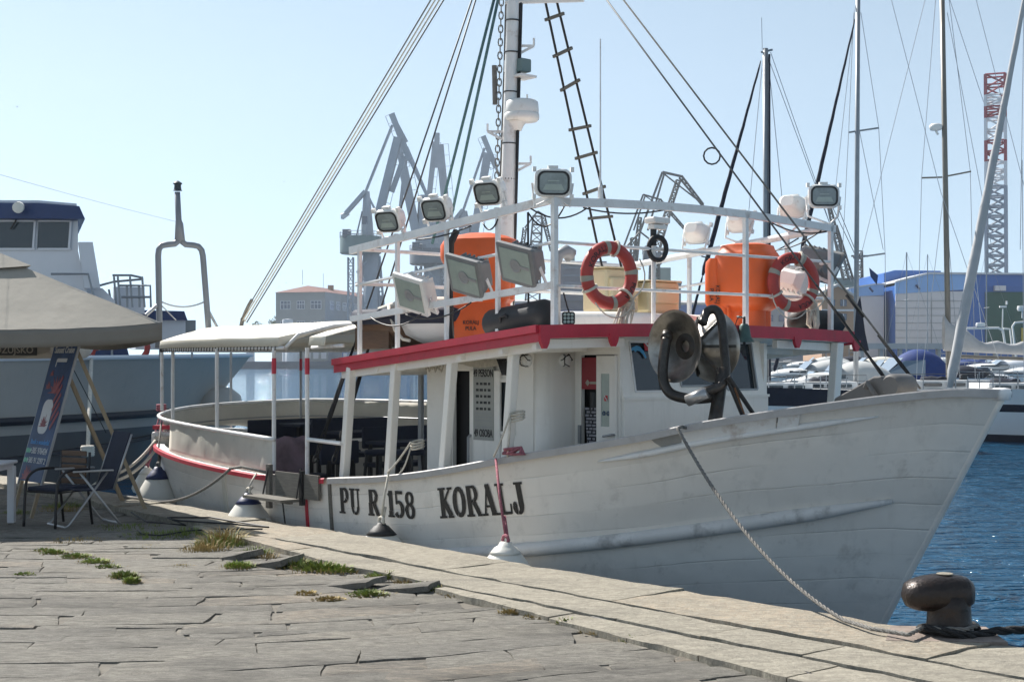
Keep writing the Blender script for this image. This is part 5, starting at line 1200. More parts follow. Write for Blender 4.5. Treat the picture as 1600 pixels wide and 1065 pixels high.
p = BT(1270, 492, RT + .08); rope_coil((p.x, p.y, p.z + .0), .36, 'white rope coil hanging under the right life ring', -.02)
# orange buoyant canisters
def canister(p, rz, secs, label, tx, ty, tz, tsz, tdir, ws=1.0, hs=1.0, lobe=False):
    o = bthing('orange_canister', label, 'canister', p, rz, 'orange rescue canisters on the roof')
    def ring(w, d, z, lob):
        r_ = []
        for k in range(40):
            a = 2 * math.pi * k / 40; e = 3.2; c_, s_ = math.cos(a), math.sin(a)
            f = (abs(c_) ** e + abs(s_) ** e) ** (-1 / e); q = 1 - lob * max(0, math.cos(4 * a)) ** 8
            r_.append((w * f * c_ * q, d * f * s_ * q, z))
        return r_
    rows = []
    for (z, w, d, lob) in [(q_[0] * hs, q_[1] * ws, q_[2] * ws, q_[3]) for q_ in secs]: rows.append(ring(w, d, z, lob))
    mb = MB(); mb.grid(rows, 0, True); n = 40; mb.f += [tuple(range(n))[::-1], tuple((len(rows) - 1) * n + k for k in range(n))]; mb.mi += [0, 0]
    if lobe:                                        # lower shoulder on the left with a flat sloping top
        rr = [[(x * .62 - .26, y * .92, z) for x, y, z in ring(w_ * .34, .34, z_, .06)] for z_, w_ in ((.02, .75), (.10, .8), (.30, .82), (.36, 1.0), (.78, 1.0), (.84, .94), (.88, .7))]
        mb.grid(rr, 0, True); b_ = len(mb.v) - n; mb.f.append(tuple(b_ + k for k in range(n))); mb.mi.append(0)
        for k_ in (-.10, .10): mb.tube([(k_ - .2, -.318, .15), (k_ - .2, -.325, .30)], .02, 5)
    for a_ in range(4): mb.lathe([(0, .02), (.05, .015), (.06, 0)], Matrix.Translation((secs[-4][1] * ws * .8 * math.cos(a_ * 1.57 + .4), secs[-4][2] * ws * .8 * math.sin(a_ * 1.57 + .4), secs[-4][0] * hs + .02)), 8)
    mb.build('canister_body', 'orange', o, smooth=True, auto=35)
    mb = MB(); m_ = frame_m((tx, ty, tz), *tdir)
    add_text(mb, "KORALJ", tsz, m_ @ Matrix.Translation((0, tsz * .55, 0)), sx=.9); add_text(mb, "PULA", tsz, m_ @ Matrix.Translation((.0, -tsz * .55, 0)), sx=.9)
    mb.build('canister_lettering', 'lettering', o); return o
p = BP(752, 525, -1.32); z0 = roof_z(p.x, 1.3)
canister((p.x, p.y, z0), .55, [(0, .28, .22, .1), (.02, .30, .24, .1), (.30, .30, .24, .10), (.34, .28, .22, .04), (.42, .27, .21, .04), (.46, .31, .25, .06), (.78, .32, .26, .06), (.84, .36, .30, .03), (.88, .375, .31, .03), (1.0, .375, .31, .03), (1.06, .34, .28, .02), (1.10, .25, .2, 0), (1.13, .12, .1, 0)],
         'tall orange canister standing on the roof behind the two grey projector lamps', -.02, -.297, .22, .062, ((1, 0, 0), (0, 0, 1)), 1.2, 1.14)
p = BT(1168, 510, -.35); z0 = 2.32
canister((p.x, p.y, z0), .30, [(0, .22, .22, .1), (.02, .25, .25, .1), (.26, .25, .25, .1), (.32, .33, .33, .05), (.36, .345, .345, .05), (.62, .345, .345, .05), (.70, .35, .35, .02), (.90, .35, .35, .02), (.95, .32, .32, .02), (.97, .30, .30, 0), (1.03, .28, .28, 0), (1.05, .2, .2, 0)],
         'squat orange canister behind the right life ring', -.27, -.335, .45, .07, ((0, 0, -1), (1, 0, 0)), lobe=True)
# black cylindrical buoys on the roof edge
def capsule(p, q, r, label, name='black_buoy'):
    p, q = Vector(p), Vector(q); d = (q - p).normalized(); L_ = (q - p).length; mb = MB(); pts = []; rs = []
    for k in range(7): a = R(90 * k / 6); pts.append(p + d * (r * .7 * (1 - math.cos(a)) * 0 + r * .7 * (1 - math.cos(a)))); rs.append(max(.004, r * math.sin(a)))
    for k in range(6, -1, -1): a = R(90 * k / 6); pts.append(q - d * r * .7 * (1 - math.cos(a))); rs.append(max(.004, r * math.sin(a)))
    mb.tube(pts, rs, 16); m_ = p.lerp(q, .38)
    mb.tube([m_ + Vector((0, -r * .9, -.02)), m_ + Vector((.02, -r * 1.12, .03)), m_ + Vector((.10, -r * 1.08, .05)), m_ + Vector((.12, -r * .9, .02))], .018, 6)
    o = bthing(name, label, 'buoy', (p + q) / 2, 0, 'black buoys on the roof'); c_ = (p + q) / 2; mb.v = [tuple(Vector(v) - c_) for v in mb.v]
    mb.build('buoy_body', 'rubber', o, smooth=True); return o
a, b = BP(763, 506, -2.02), BP(862, 500, -2.02); capsule((a.x, a.y, roof_z(a.x, 2) + .14), (b.x, b.y, roof_z(b.x, 2) + .16), .155, 'long black buoy lying along the roof edge in front of the tall orange canister')
a, b = BT(1238, 500, -.1), BT(1312, 500, -.1); capsule((a.x, a.y, roof_z(a.x, 2) + .14), (b.x, b.y, roof_z(b.x, 2) + .14), .15, 'black buoy lying on the roof behind the right rope coil')
# dinghy lying on the aft roof
DG = bthing('dinghy', 'small white dinghy with a navy rim stowed on the aft end of the roof', 'dinghy', (-2.86, -1.45, roof_z(-2.9, 1.4) + .02), .10)
rows = []
for i in range(11):
    k = i / 10; x = -.80 + 1.65 * k; hw = .48 * (1 - max(0, (k - .55) / .45) ** 2.2) + .02; keel = .06 + .12 * max(0, (k - .6) / .4) ** 2
    rows.append([(x, -hw, .38), (x, -hw * 1.0, .30), (x, -hw * .85, .18), (x, -hw * .4, .06 + keel * .6), (x, 0, keel * .8), (x, hw * .4, .06 + keel * .6), (x, hw * .85, .18), (x, hw, .30), (x, hw, .38)])
mb = MB(); mb.grid(rows[:6], 1); mb.grid(rows[5:], 0); mb.build('dinghy_hull', ['yacht_white', 'wood'], DG, smooth=True, solid=.02)
mb = MB(); mb.tube([(r_[0][0], r_[0][1] - .0, .39) for r_ in rows] + [(r_[-1][0], r_[-1][1], .39) for r_ in rows[::-1]], .095, 8, True); mb.build('dinghy_rim', 'navy', DG, smooth=True)
mb = MB(); mb.box((-.55, -.44, .14), (.62, .05, .26)); mb.box((-.55, .3, .14), (.62, .05, .26)); mb.build('cradle', 'wood', DG)
mb = MB(); mb.tube([(-.2, -.50, .52), (-.1, -.56, .40), (0, -.57, .22), (.10, -.54, .12), (.2, -.52, .10)], .02, 6); mb.tube([(-.6, -.3, .47), (-.4, -.2, .54), (0, -.1, .58), (.5, -.2, .56), (.75, -.1, .48)], .05, 7); mb.build('oar', 'canvas_in', DG, smooth=True)
# cream box on the cabin top
for x0, x1, y0, y1, t, lb in ((927, 981, 424, 482, -1.55, 'tall cream box on the cabin top behind the left life ring'), (996, 1044, 444, 482, -1.45, 'low cream box on the cabin top behind the signal post')):
    a, b = BT(x0, y1, t), BT(x1, y0, t); mb = MB(); h = b.z - 2.56; mb.box((0, 0, h / 2), (.4, b.y - a.y, h), bev=.04); mb.box((.05, 0, h * .55), (.40, (b.y - a.y) * .8, h * .5), bev=.03)
    o = bthing('cream_box', lb, 'box', (t, (a.y + b.y) / 2, 2.57), 0, 'cream boxes on the cabin top'); mb.build('box_body', 'cream_box', o); mb = MB(); mb.box((0, 0, h + .011), (.43, b.y - a.y + .03, .02), bev=.008); mb.build('box_lid', 'cream_box', o)
# ------------------------------------------------------------------ benches, tables and chairs on the aft deck
def bench(x0, x1, y, t, label, seat=True, deep=.36):
    a, b = BT(x0, y, t), BT(x1, y, t); w_ = b.y - a.y
    o = bthing('deck_bench', label, 'bench', (t, (a.y + b.y) / 2, -.18), 0, 'black benches on the aft deck'); zt = a.z + .18
    mb = MB(); mb.box((0, 0, zt - .15), (.05, w_, .30), bev=.02); mb.build('backrest', 'navy', o)
    mb = MB(); mb.box((.22, 0, zt - .52), (.42, w_, .06), bev=.02); mb.build('seat', 'navy', o)
    for s_ in (-1, 1):
        for xx in (.02, .38): mb = MB(); mb.box((xx, s_ * (w_ / 2 - .12), (zt - .55) / 2), (.05, .05, zt - .55)); mb.build('leg', 'black', o)
        mb = MB(); mb.box((.02, s_ * (w_ / 2 - .12), zt - .40), (.04, .05, .30)); mb.build('back_support', 'black', o)
bench(387, 541, 656, -8.2, 'black bench with a long backrest across the stern, under the awning')
bench(486, 618, 655, -6.9, 'black bench amidships, right of the white gate pole')
bench(566, 668, 667, -5.8, 'black bench nearest to the wheelhouse wall, seen between the roof posts')
bench(430, 497, 683, -5.6, 'short black bench beside the gate with a faded cloth over it')
bench(500, 560, 690, -4.9, 'low black bench just inside the boarding gate')
def deck_table(x0, x1, y, t, label):
    a, b = BT(x0, y, t), BT(x1, y, t); o = bthing('deck_table', label, 'table', (t, (a.y + b.y) / 2, -.18), 0, 'black tables on the aft deck'); zt = a.z + .18
    mb = MB(); mb.box((0, 0, zt - .02), (.6, b.y - a.y, .04), bev=.012); mb.build('tabletop', 'navy', o)
    for s_ in (-1, 1): mb = MB(); mb.box((0, s_ * (b.y - a.y) * .33, zt / 2 - .02), (.07, .07, zt - .04)); mb.build('leg', 'black', o)
deck_table(452, 545, 662, -7.6, 'black table between the stern bench and the gate pole')
deck_table(520, 640, 674, -6.3, 'black table seen through the second gap between roof posts')
deck_table(590, 680, 690, -5.2, 'low black table beside the wheelhouse')
mb = MB(); rows = [[(.03 + .02 * math.sin(j * 1.3), -.28 + .56 * j / 6, -.62 * i / 5 - .02 * math.sin(j * 2 + i)) for j in range(7)] for i in range(6)]; mb.grid(rows)
o = mb.build('faded_cloth', mat('faded_pink_cloth', (.22, .16, .19), .9, var=.35, scale=4), smooth=True, solid=.006); p = BT(451, 682, -5.5); o.location = BW(-5.5, p.y, p.z); o.rotation_euler = (0, 0, BANG); tag(o, 'faded pink and grey cloth hung over the short black bench', 'cloth')
def stool(x, y, lat, label):
    p = BP(x, y, lat); o = bthing('bar_stool', label, 'stool', (p.x, p.y, -.18), .3, 'black stools behind the roof posts'); zt = p.z + .18
    mb = MB(); mb.lathe([(0, zt - .03), (.19, zt - .03), (.20, zt), (.18, zt + .03), (0, zt + .035)], n=16); mb.build('seat', 'navy', o, smooth=True)
    for s_ in (-1, 1):
        for q in (-1, 1): mb = MB(); mb.cyl((s_ * .18, q * .18, 0), (s_ * .11, q * .11, zt), .022, n=6); mb.build('leg', 'black', o)
for x, y, l, s_ in ((592, 706, -.9, 'black stool seen just right of the aftmost roof post'), (640, 706, -1.2, 'black stool seen just right of the second roof post'), (660, 698, -.4, 'black stool close to the aft edge of the wheelhouse wall')): stool(x, y, l, s_)

# ------------------------------------------------------------------ fenders, mooring ropes, boarding step
def fender(x, ytop, ybot, lat, r, top, label, rope_to, tilt=0.0, tophgt=.17, rope_m='rope_white'):
    a, b = BP(x, ytop, lat), BP(x, ybot, lat); h = a.z - b.z
    o = bthing('fender', label, 'fender', (b.x, b.y, b.z), 0, 'white pear-shaped fenders along the hull'); o.rotation_euler = (0, tilt, BANG)
    pr = [(.0, 0), (r * .6, .02 * h), (r * .9, .10 * h), (r, .22 * h), (r * .96, .32 * h), (r * .78, .50 * h), (r * .55, .70 * h), (r * .34, .86 * h), (r * .26, .92 * h)]
    mb = MB(); mb.lathe(pr, n=28); mb.build('fender_body', 'fender', o, smooth=True)
    k = tophgt; rr_ = lambda f: interp([(q_[1] / h, q_[0]) for q_ in pr], f) + .005; tp = [(rr_(.90 - k), (.90 - k) * h), (rr_(.90 - k * .5), (.90 - k * .5) * h), (rr_(.90), .90 * h), (r * .2, .94 * h), (r * .15, 1.0 * h), (.0, 1.01 * h)]
    mb = MB(); mb.lathe([(q_[0] * 1.04, q_[1]) for q_ in tp], n=28); mb.build('fender_cap', top, o, smooth=True)
    mb = MB(); mb.tube([(.045 * math.cos(q), 0, h + .02 + .045 * math.sin(q)) for q in [j * .785 for j in range(8)]], .018, 6, True)
    e = Vector(rope_to) - Vector((b.x, b.y, b.z)); mb.tube([(0, 0, h + .05), e * .5 + Vector((0, -.01, h * .5 + .02)), e], .014, 6); mb.tube([(0, .02, h + .04), Vector((0, .02, h)) + (e - Vector((0, 0, h))) * .3], .020, 6)
    mb.build('fender_rope', rope_m, o, smooth=True); return o
def railp(x, lat=None, y=None):
    for q in range(200):
        t = -11 + q * .07; w_ = BW(t, -interp(HB_S, t) - .06, sheer(t))
        if 800 + w_.x / w_.y * F_PX >= x: return Vector((t, -interp(HB_S, t) - .07, sheer(t)))
fender(247, 729, 797, -2.05, .34, 'fender_blue', 'white fender with a blue top at the round stern, the one farthest from the bow', BP(252, 660, -1.75), rope_m='rope_grey')
fender(230, 728, 772, -1.55, .24, 'fender', 'white fender half hidden behind the stern, beside the lead of the stern ropes', BP(244, 680, -1.55), rope_m='rope_red')
fender(388, 770, 830, -2.62, .30, 'fender_blue', 'white fender with a navy top hanging below the wooden boarding step', railp(402) + Vector((0, -.02, .02)), rope_m='rope_white')
fender(596, 816, 868, -2.56, .26, 'rubber', 'fender with a black rubber top, hanging between the letters of the registration number', Vector((railp(604).x, -2.44, .78)), tophgt=.26)
fender(790, 846, 935, -2.56, .36, 'fender', 'cream topped white fender on a red rope, the fender nearest to the bow', railp(772) + Vector((0, -.0, .0)), tophgt=.1, rope_m='rope_red')
mb = MB(); p = railp(790)
for k in range(7): mb.tube([(p.x + rnd.uniform(-.1, .12), p.y + .12 - .03 * k, p.z + .03 + .05 * abs(math.sin(k))), (p.x + .12, p.y + .1, p.z + .10), (p.x + .2 + rnd.uniform(-.05, .05), p.y + .05, p.z + .04), (p.x + rnd.uniform(-.1, .1), p.y + .02, p.z + .03)], .014, 5)
mb.build('rail_lashing', 'rope_red', BOAT, smooth=True)
for (x, y0, xr) in ((652, 690, 606), (808, 645, 776)):
    a = BP(x, y0, -2.2); mb = MB()
    for k in range(3): mb.tube([(a.x + .075 * math.cos(q) , a.y + .075 * math.sin(q), a.z - .03 * k + .02 * math.sin(q)) for q in [j * .785 for j in range(8)]], .012, 5, True)
    e = railp(xr); mb.tube(sag(a + Vector((0, -.09, 0)), e + Vector((0, -.03, .02)), .02, 6), .011, 5); mb.tube(sag(a + Vector((0, -.09, -.05)), e + Vector((.12, .05, .02)), .05, 6), .010, 5); mb.build('post_lashing', 'rope_white', BOAT, smooth=True)
def rope(pts, r, m, label, group=None, name='mooring_rope', n=8):
    mb = MB(); c_ = Vector(pts[0]); mb.tube([Vector(p) - c_ for p in pts], r, n); o = mb.build(name, m, smooth=True); o.location = c_; return tag(o, label, 'rope', group)
def WB(p): return BW(p[0], p[1], p[2])
a = BP(1060, 676, -1.78); 
QZ = .07
def qp(x, y): return ground(x, y, QZ)
e = qp(1318, 972) + Vector((0, 0, .02)); A = BW(a.x, a.y + .15, a.z + .03); B = BW(a.x + .02, a.y - .03, a.z + .045)
def braid(pts, r, label, m1='rope_grey', group=None):
    """three-strand rope as one mesh"""
    pts = [Vector(p) for p in pts]; fine = []
    for p, q in zip(pts, pts[1:]):
        k = max(1, int((q - p).length / .012)); fine += [p.lerp(q, i / k) for i in range(k)]
    fine.append(pts[-1]); mb = MB(); s_ = 0; L_ = [0]
    for p, q in zip(fine, fine[1:]): s_ += (q - p).length; L_.append(s_)
    for c_ in range(3):
        out = []
        for i, p in enumerate(fine):
            d = (fine[min(i + 1, len(fine) - 1)] - fine[max(0, i - 1)]).normalized(); x = d.cross(Vector((0, .3, 1))).normalized(); y = d.cross(x); an = L_[i] / (r * 3.6) * 2 + c_ * 2.094
            out.append(p + (x * math.cos(an) + y * math.sin(an)) * r * .52 - fine[0])
        mb.tube(out, r * .56, 5)
    o = mb.build('mooring_rope', m1, smooth=True); o.location = fine[0]; return tag(o, label, 'rope', group)
BOLL = ground(1483, 1003, .0)
pts = sag(B, e, .22, 18); pts = [A, A.lerp(B, .6) + Vector((0, 0, .02))] + pts + [qp(1362, 988) + Vector((0, 0, .03)), qp(1420, 1000) + Vector((0, 0, .04)), BOLL + Vector((-.20, -.06, .12)), BOLL + Vector((-.12, -.16, .13)), BOLL + Vector((.05, -.2, .13)), BOLL + Vector((.19, -.05, .13))]
braid(pts, .016, 'grey braided mooring rope hanging from the bow rail down to the iron bollard')
braid([BOLL + Vector((.20 * math.cos(q), .20 * math.sin(q), .10 + .02 * math.sin(q * 2))) for q in [k * .4 for k in range(15)]] + [BOLL + Vector((.3, -.1, .10)), BOLL + Vector((.55, -.08, .11)), BOLL + Vector((.9, -.03, .12)), BOLL + Vector((2.2, .2, .14))], .03, 'black rope round the foot of the iron bollard, leading away to the right', 'rope_black')
for (p0, p1, dr, lb) in ((BP(243, 688, -1.62), W(165, 744, 21.0), .12, 'upper stern mooring rope stretched from the red stern to the quay'), (BP(247, 697, -1.62), W(158, 752, 20.8), .16, 'lower stern mooring rope, slacker, from the red stern to the quay')):
    rope(sag(WB(p0), p1, dr, 14) + [Vector((p1.x - .3, p1.y, .07))], .024, 'rope_white', lb, 'stern mooring ropes')
p0 = railp(362) + Vector((0, -.02, .03)); p1 = ground(215, 778, .09)
rope([BW(p0.x + .9, p0.y + .02, p0.z + .0), BW(p0.x + .3, p0.y, p0.z + .04)] + sag(BW(*p0), p1, .20, 14) + [p1 + Vector((-.3, .3, 0))], .020, 'rope_grey', 'thin grey rope sagging from the red rail at midships back to the quay edge')
ST_ = bthing('boarding_step', 'weathered wooden boarding step hanging on ropes under the gate of the bulwark', 'step', (BP(425, 776, -2.62).x, -2.62, BP(425, 778, -2.62).z))
mb = MB(); mb.box((0, -.02, 0), (.92, .26, .035)); mb.box((0, .03, -.03), (.80, .05, .03)); mb.build('step_board', 'wood_grey', ST_)
mb = MB()
for s_ in (-1, 1): mb = MB(); mb.tube([(s_ * .40, .10, 0), (s_ * .38, .18, .38)], .012, 5); mb.build('step_rope', 'rope_black', ST_)
mb = MB(); mb.tube([(.42, -.10, -.02), (.40, -.05, -.3), (.36, -.02, -.62)], .010, 5); mb.build('step_rope', 'rope_black', ST_)

# ------------------------------------------------------------------ bollard
o = thing('mooring_bollard', 'rusty black cast iron mooring bollard with a horned head on the quay edge', 'bollard', BOLL, R(0))
secs = []
mb = MB(); mb.lathe([(.0, .0), (.20, .0), (.20, .03), (.175, .07), (.155, .15), (.150, .25), (.155, .34)], n=28); mb.build('bollard_stem', 'iron', o, smooth=True)
mb = MB(); rows = []
for i in range(13):
    k = i / 12; x = .155 - .50 * k; e = max(.0, 1 - abs(2 * k - 1) ** 3.4) ** .45 if k > .5 else .80 + .20 * math.sin(math.pi * k)
    if i == 0: e = .62
    if i == 12: e = .22; x += .012
    rz_ = (.135 if k < .3 else .135 - .03 * (k - .3)) * e; ry = .155 * e; cz = .355 - .035 * max(0, k - .5)
    rows.append([(x, ry * math.copysign(abs(math.cos(a)) ** .8, math.cos(a)), cz + rz_ * math.copysign(abs(math.sin(a)) ** .85, math.sin(a))) for a in [j * 2 * math.pi / 24 for j in range(24)]])
mb.grid(rows, 0, True); mb.f += [tuple(range(24))[::-1], tuple(12 * 24 + k for k in range(24))]; mb.mi += [0, 0]; mb.build('bollard_head', 'iron', o, smooth=True, auto=60)
mb = MB(); mb.lathe([(0, 0), (.06, 0), (.055, .004), (0, .005)], Matrix.Translation((-.03, 0, .488)), 16); mb.build('pale_spot', 'kerbstone', o)  # small pale disc on top of the head
mb = MB(); pl = [(-.52, -.26), (.30, -.34), (.34, .24), (-.34, .28)]; mb.prism(pl, .045, .068); mb.build('base_plate', 'rust', o)

# ------------------------------------------------------------------ parasol
PA, PB, PC, PD = Vector((-4.43, 17.9, 2.48)), Vector((-6.7, 21.3, 2.46)), Vector((-11.0, 21.0, 2.46)), Vector((-8.75, 17.6, 2.48)); PX = (PA + PB + PC + PD) / 4; PX.z = 3.70
PAR = thing('parasol', 'large taupe square parasol with a vented top, over the chairs', 'parasol', (PX.x, PX.y, 0))
def rel(p): return Vector(p) - Vector((PX.x, PX.y, 0))
mb = MB(); cs = [PA, PB, PC, PD]
for i in range(4):
    a, b = cs[i], cs[(i + 1) % 4]; rows = []
    for j in range(11):
        k = j / 10 * .66; p, q = a.lerp(PX, k), b.lerp(PX, k); r_ = []
        for h in range(15):
            f = h / 14; v = p.lerp(q, f); v.z -= (.07 * (1 - k / .66) + .03) * math.sin(math.pi * f) ** .7; v.z += .012 * noise.noise(v * 2.5); r_.append(rel(v))
        rows.append(r_)
    mb.grid(rows)
mb.build('canopy', 'taupe', PAR, smooth=True, auto=35)
mb = MB(); V0 = .585
for i in range(4):
    a, b = cs[i], cs[(i + 1) % 4]; rows = []
    for j in range(6):
        k = V0 + (1 - V0) * j / 5; p, q = a.lerp(PX, k), b.lerp(PX, k); r_ = []
        for h in range(9):
            f = h / 8; v = p.lerp(q, f); v.z += .06 - .05 * math.sin(math.pi * f) * (1 - j / 5); r_.append(rel(v))
        rows.append(r_)
    mb.grid(rows)
mb.build('vent_cap', 'taupe', PAR, smooth=True, auto=35)
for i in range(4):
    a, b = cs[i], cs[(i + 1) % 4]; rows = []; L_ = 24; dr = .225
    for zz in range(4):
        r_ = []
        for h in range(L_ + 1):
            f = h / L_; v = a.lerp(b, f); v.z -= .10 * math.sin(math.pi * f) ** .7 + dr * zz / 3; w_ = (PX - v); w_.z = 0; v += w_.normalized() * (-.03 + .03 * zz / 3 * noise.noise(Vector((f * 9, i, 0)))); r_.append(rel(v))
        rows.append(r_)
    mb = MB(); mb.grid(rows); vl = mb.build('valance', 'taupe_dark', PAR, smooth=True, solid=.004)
    if i == 1:
        pass
mb = MB()
for c_ in cs: mb.bar(rel(c_ + Vector((0, 0, -.03))), rel(PX + Vector((0, 0, -.05))), .03, .05)
mb.build('ribs', 'grey_metal', PAR)
mb = MB(); mb.cyl((0, 0, 0), (0, 0, 3.66), .04); mb.box((0, 0, .05), (.7, .7, .10)); mb.build('parasol_pole', 'grey_metal', PAR)
# the flag-shaped valance behind, with the brewery lettering, belongs to a second parasol farther back
P2 = Vector((-8.6, 22.4, 0)); PAR2 = thing('parasol', 'second taupe parasol farther back with dark lettering on its hanging valance', 'parasol', P2)
hw2 = 1.62; mb = MB(); ang2 = R(6)
def q2(x, y, z): return Vector((x * math.cos(ang2) - y * math.sin(ang2), x * math.sin(ang2) + y * math.cos(ang2), z))
c2 = [(hw2, -hw2), (hw2, hw2), (-hw2, hw2), (-hw2, -hw2)]
for i in range(4):
    a, b = c2[i], c2[(i + 1) % 4]; mb.grid([[q2(*(Vector(a).lerp(Vector(b), h / 8) * (1 - k / 6)), 2.28 + .45 * k / 6) for h in range(9)] for k in range(7)])
mb.build('canopy', 'taupe', PAR2, smooth=True)
for i in range(4):
    a, b = c2[i], c2[(i + 1) % 4]; rows = []
    for zz in range(3): rows.append([q2(*Vector(a).lerp(Vector(b), h / 16), 2.28 - (.25 - .10 * abs(h / 8 - 1) ** 6) * zz / 2) for h in range(17)])
    mb = MB(); mb.grid(rows); vl = mb.build('valance', 'taupe', PAR2, smooth=True, solid=.004)
    if i == 3:
        e0 = q2(-hw2, -hw2, 0); e1 = q2(hw2, -hw2, 0); ex = (e1 - e0).normalized(); m_ = frame_m(e1 - ex * .50 + Vector((0, -.012, 2.15)), ex, (0, 0, 1))
        mb = MB(); mb.box(None, (.66, .15, .004), m=m_); add_text(mb, "OŽUJSKO", .135, m_ @ Matrix.Translation((0, 0, .006)), 1, sx=.95); add_text(mb, "KOVI", .12, m_ @ Matrix.Translation((-.66, -.01, .002)), 0); mb.build('valance_lettering', ['lettering', 'taupe'], vl)
mb = MB(); mb.cyl((0, 0, 0), (0, 0, 2.75), .035); mb.box((0, 0, .05), (.6, .6, .1)); mb.build('parasol_pole', 'grey_metal', PAR2)

# ------------------------------------------------------------------ banner easel
bn = Vector((-.75, -.66, 0)).normalized(); bw_ = Vector((.66, -.75, 0)).normalized(); bc = Vector((-6.22, 18.35, .44)); tc_ = bc - bn * .53 + Vector((0, 0, 1.88))
EAS = thing('banner_easel', 'tall dark blue advertising board leaning back on pale wooden struts', 'sign board', (bc.x, bc.y, 0))
o0 = Vector((bc.x, bc.y, 0)); up_ = (tc_ - bc).normalized(); bm_ = frame_m(bc - o0 + up_ * (tc_ - bc).length / 2, bw_, up_); BH = (tc_ - bc).length; BWD = .70
mb = MB(); mb.box(None, (BWD, BH, .02), m=bm_); PAN = mb.build('board_panel', 'banner_navy', EAS)
def on(u_, v_, lay=0): return bm_ @ Matrix.Translation((u_ * BWD, v_ * BH, .0125 + lay * .002))
mb = MB(); add_text(mb, "Sunset Cruise", .125, on(.02, .40, 1), 0, sx=.85); mb.box(None, (.30, .05, .002), m=on(.02, .33)); mb.box(None, (.02, .10, .002), m=on(-.2, .31)); mb.build('board_lettering', ['banner_white'], PAN)
mb = MB(); add_text(mb, "Book a wonderful", .092, on(.02, -.235, 1), 0, sx=.85); mb.build('board_lettering', 'banner_blue', PAN)
mb = MB(); add_text(mb, "+385 976424", .115, on(.06, -.295, 1), 0, sx=.85); add_text(mb, "+385 91 2297 2", .105, on(.06, -.36, 1), 0, sx=.85); mb.build('board_lettering', 'banner_white', PAN)
mb = MB()
for v_ in (-.295, -.36):
    for k in range(2): mb = MB(); mb.lathe([(.0, 0), (.035, 0), (.035, .002), (0, .002)], on(-.44 + k * .10, v_), 10); mb.build('phone_symbol', 'banner_green', PAN)
mb = MB(); mb.prism(rrect(.30, .46, .11, 6), 0, .002, on(-.05, -.06)); mb.build('picture_patch', 'banner_white', PAN)
mb = MB()
def coral(cu, cv, sc_, lay, n=9, seed=3):
    r2 = random.Random(seed); pts = []
    for k in range(n * 2):
        a = math.pi * k / (n * 2 - 1); r_ = sc_ * (.55 + .45 * (k % 2)) * r2.uniform(.75, 1.1); pts.append((r_ * math.cos(a), r_ * math.sin(a) * 1.3))
    mb = MB(); mb.prism(pts, 0, .002, on(cu, cv, lay)); mb.build('red_picture', 'banner_red', PAN)
coral(-.05, -.13, .13, 1.2); coral(-.22, -.49, .16, 0, 8, 5); coral(-.28, .13, .10, 0, 6, 7); coral(-.25, .22, .07, 1.2, 5, 9); coral(.05, .10, .20, 0, 7, 11); coral(.2, .455, .12, 0, 6, 3)
for k in range(5): mb = MB(); mb.prism([(-.02, -.12), (.03, -.14), (.05, .13), (0, .15)], 0, .002, on(.16 + .05 * k, .16 - .06 * k, 2.5) @ Matrix.Rotation(R(-28), 4, 'Z')); mb.build('script_stroke', 'banner_red', PAN)
mb = MB(); mb.bar(bm_ @ Vector((BWD / 2 + .012, -BH / 2 - .05, -.01)), bm_ @ Vector((BWD / 2 + .012, BH / 2, -.01)), .024, .03); mb.bar(bm_ @ Vector((-BWD / 2 - .012, -BH / 2 - .05, -.01)), bm_ @ Vector((-BWD / 2 - .012, BH / 2, -.01)), .024, .03); mb.build('board_frame', 'grey_metal', EAS)
for s_, fx, fy in ((-1, 193, 786), (1, 228, 797)):
    f = ground(fx, fy, .03) - o0; a = bm_ @ Vector((s_ * BWD * .42, BH * .40, -.03)); mb = MB(); mb.bar(a, f, .035, .05); mb.build('back_strut', 'wood_pale', EAS)
    b_ = bm_ @ Vector((s_ * BWD * .42, -BH / 2, -.02)); g_ = b_ - up_ * (b_.z / up_.z); mb = MB(); mb.bar(b_, g_, .035, .04); mb.build('front_leg', 'wood_pale', EAS)
mb = MB(); a = bm_ @ Vector((BWD * .42, BH * .28, -.04)); mb.tube([a, a.lerp(ground(228, 797, .03) - o0, .45)], .006, 5); mb.build('easel_cord', 'black', EAS)
# ------------------------------------------------------------------ chairs and table
def legs(o, segs, r, m, name='leg'):
    for s_ in segs: mb = MB(); mb.tube(s_, r, 8); mb.build(name, m, o, smooth=True)
def armchair(loc, rz, label, group=None):
    """faces local -y; seat 0.45 high"""
    o = thing('garden_armchair', label, 'chair', loc, rz, group)
    mb = MB(); mb.box((0, -.02, .455), (.50, .50, .05), bev=.02); mb.build('seat', 'navy', o)
    mb = MB(); mb.tube([(-.25, -.25, .42), (.25, -.25, .42), (.25, .22, .42), (-.25, .22, .42)], .014, 6, True); mb.build('seat_frame', 'black', o)
    B_ = MB()
    for k in range(5): z = .52 + k * .085; B_.box((0, .235 + .03 * (z - .5), z), (.42, .02, .065), bev=.006)
    B_.build('backrest', 'wood', o)
    for s_ in (-1, 1):
        legs(o, [bez([(s_ * .27, -.30, 0), (s_ * .27, -.28, .40), (s_ * .27, -.24, .58), (s_ * .27, -.12, .665), (s_ * .265, .05, .68), (s_ * .25, .24, .67)], 5)], .017, 'black', 'armrest')
        legs(o, [[(s_ * .24, .27, .88), (s_ * .24, .24, .45), (s_ * .25, .30, 0)]], .016, 'black')
    return o
def grd(x, y): return ground(x, y, .0)
armchair(grd(92, 820), math.atan2(-.86, -.50) + math.pi / 2, 'garden armchair with a navy seat, black arms and a brown slatted back', None)
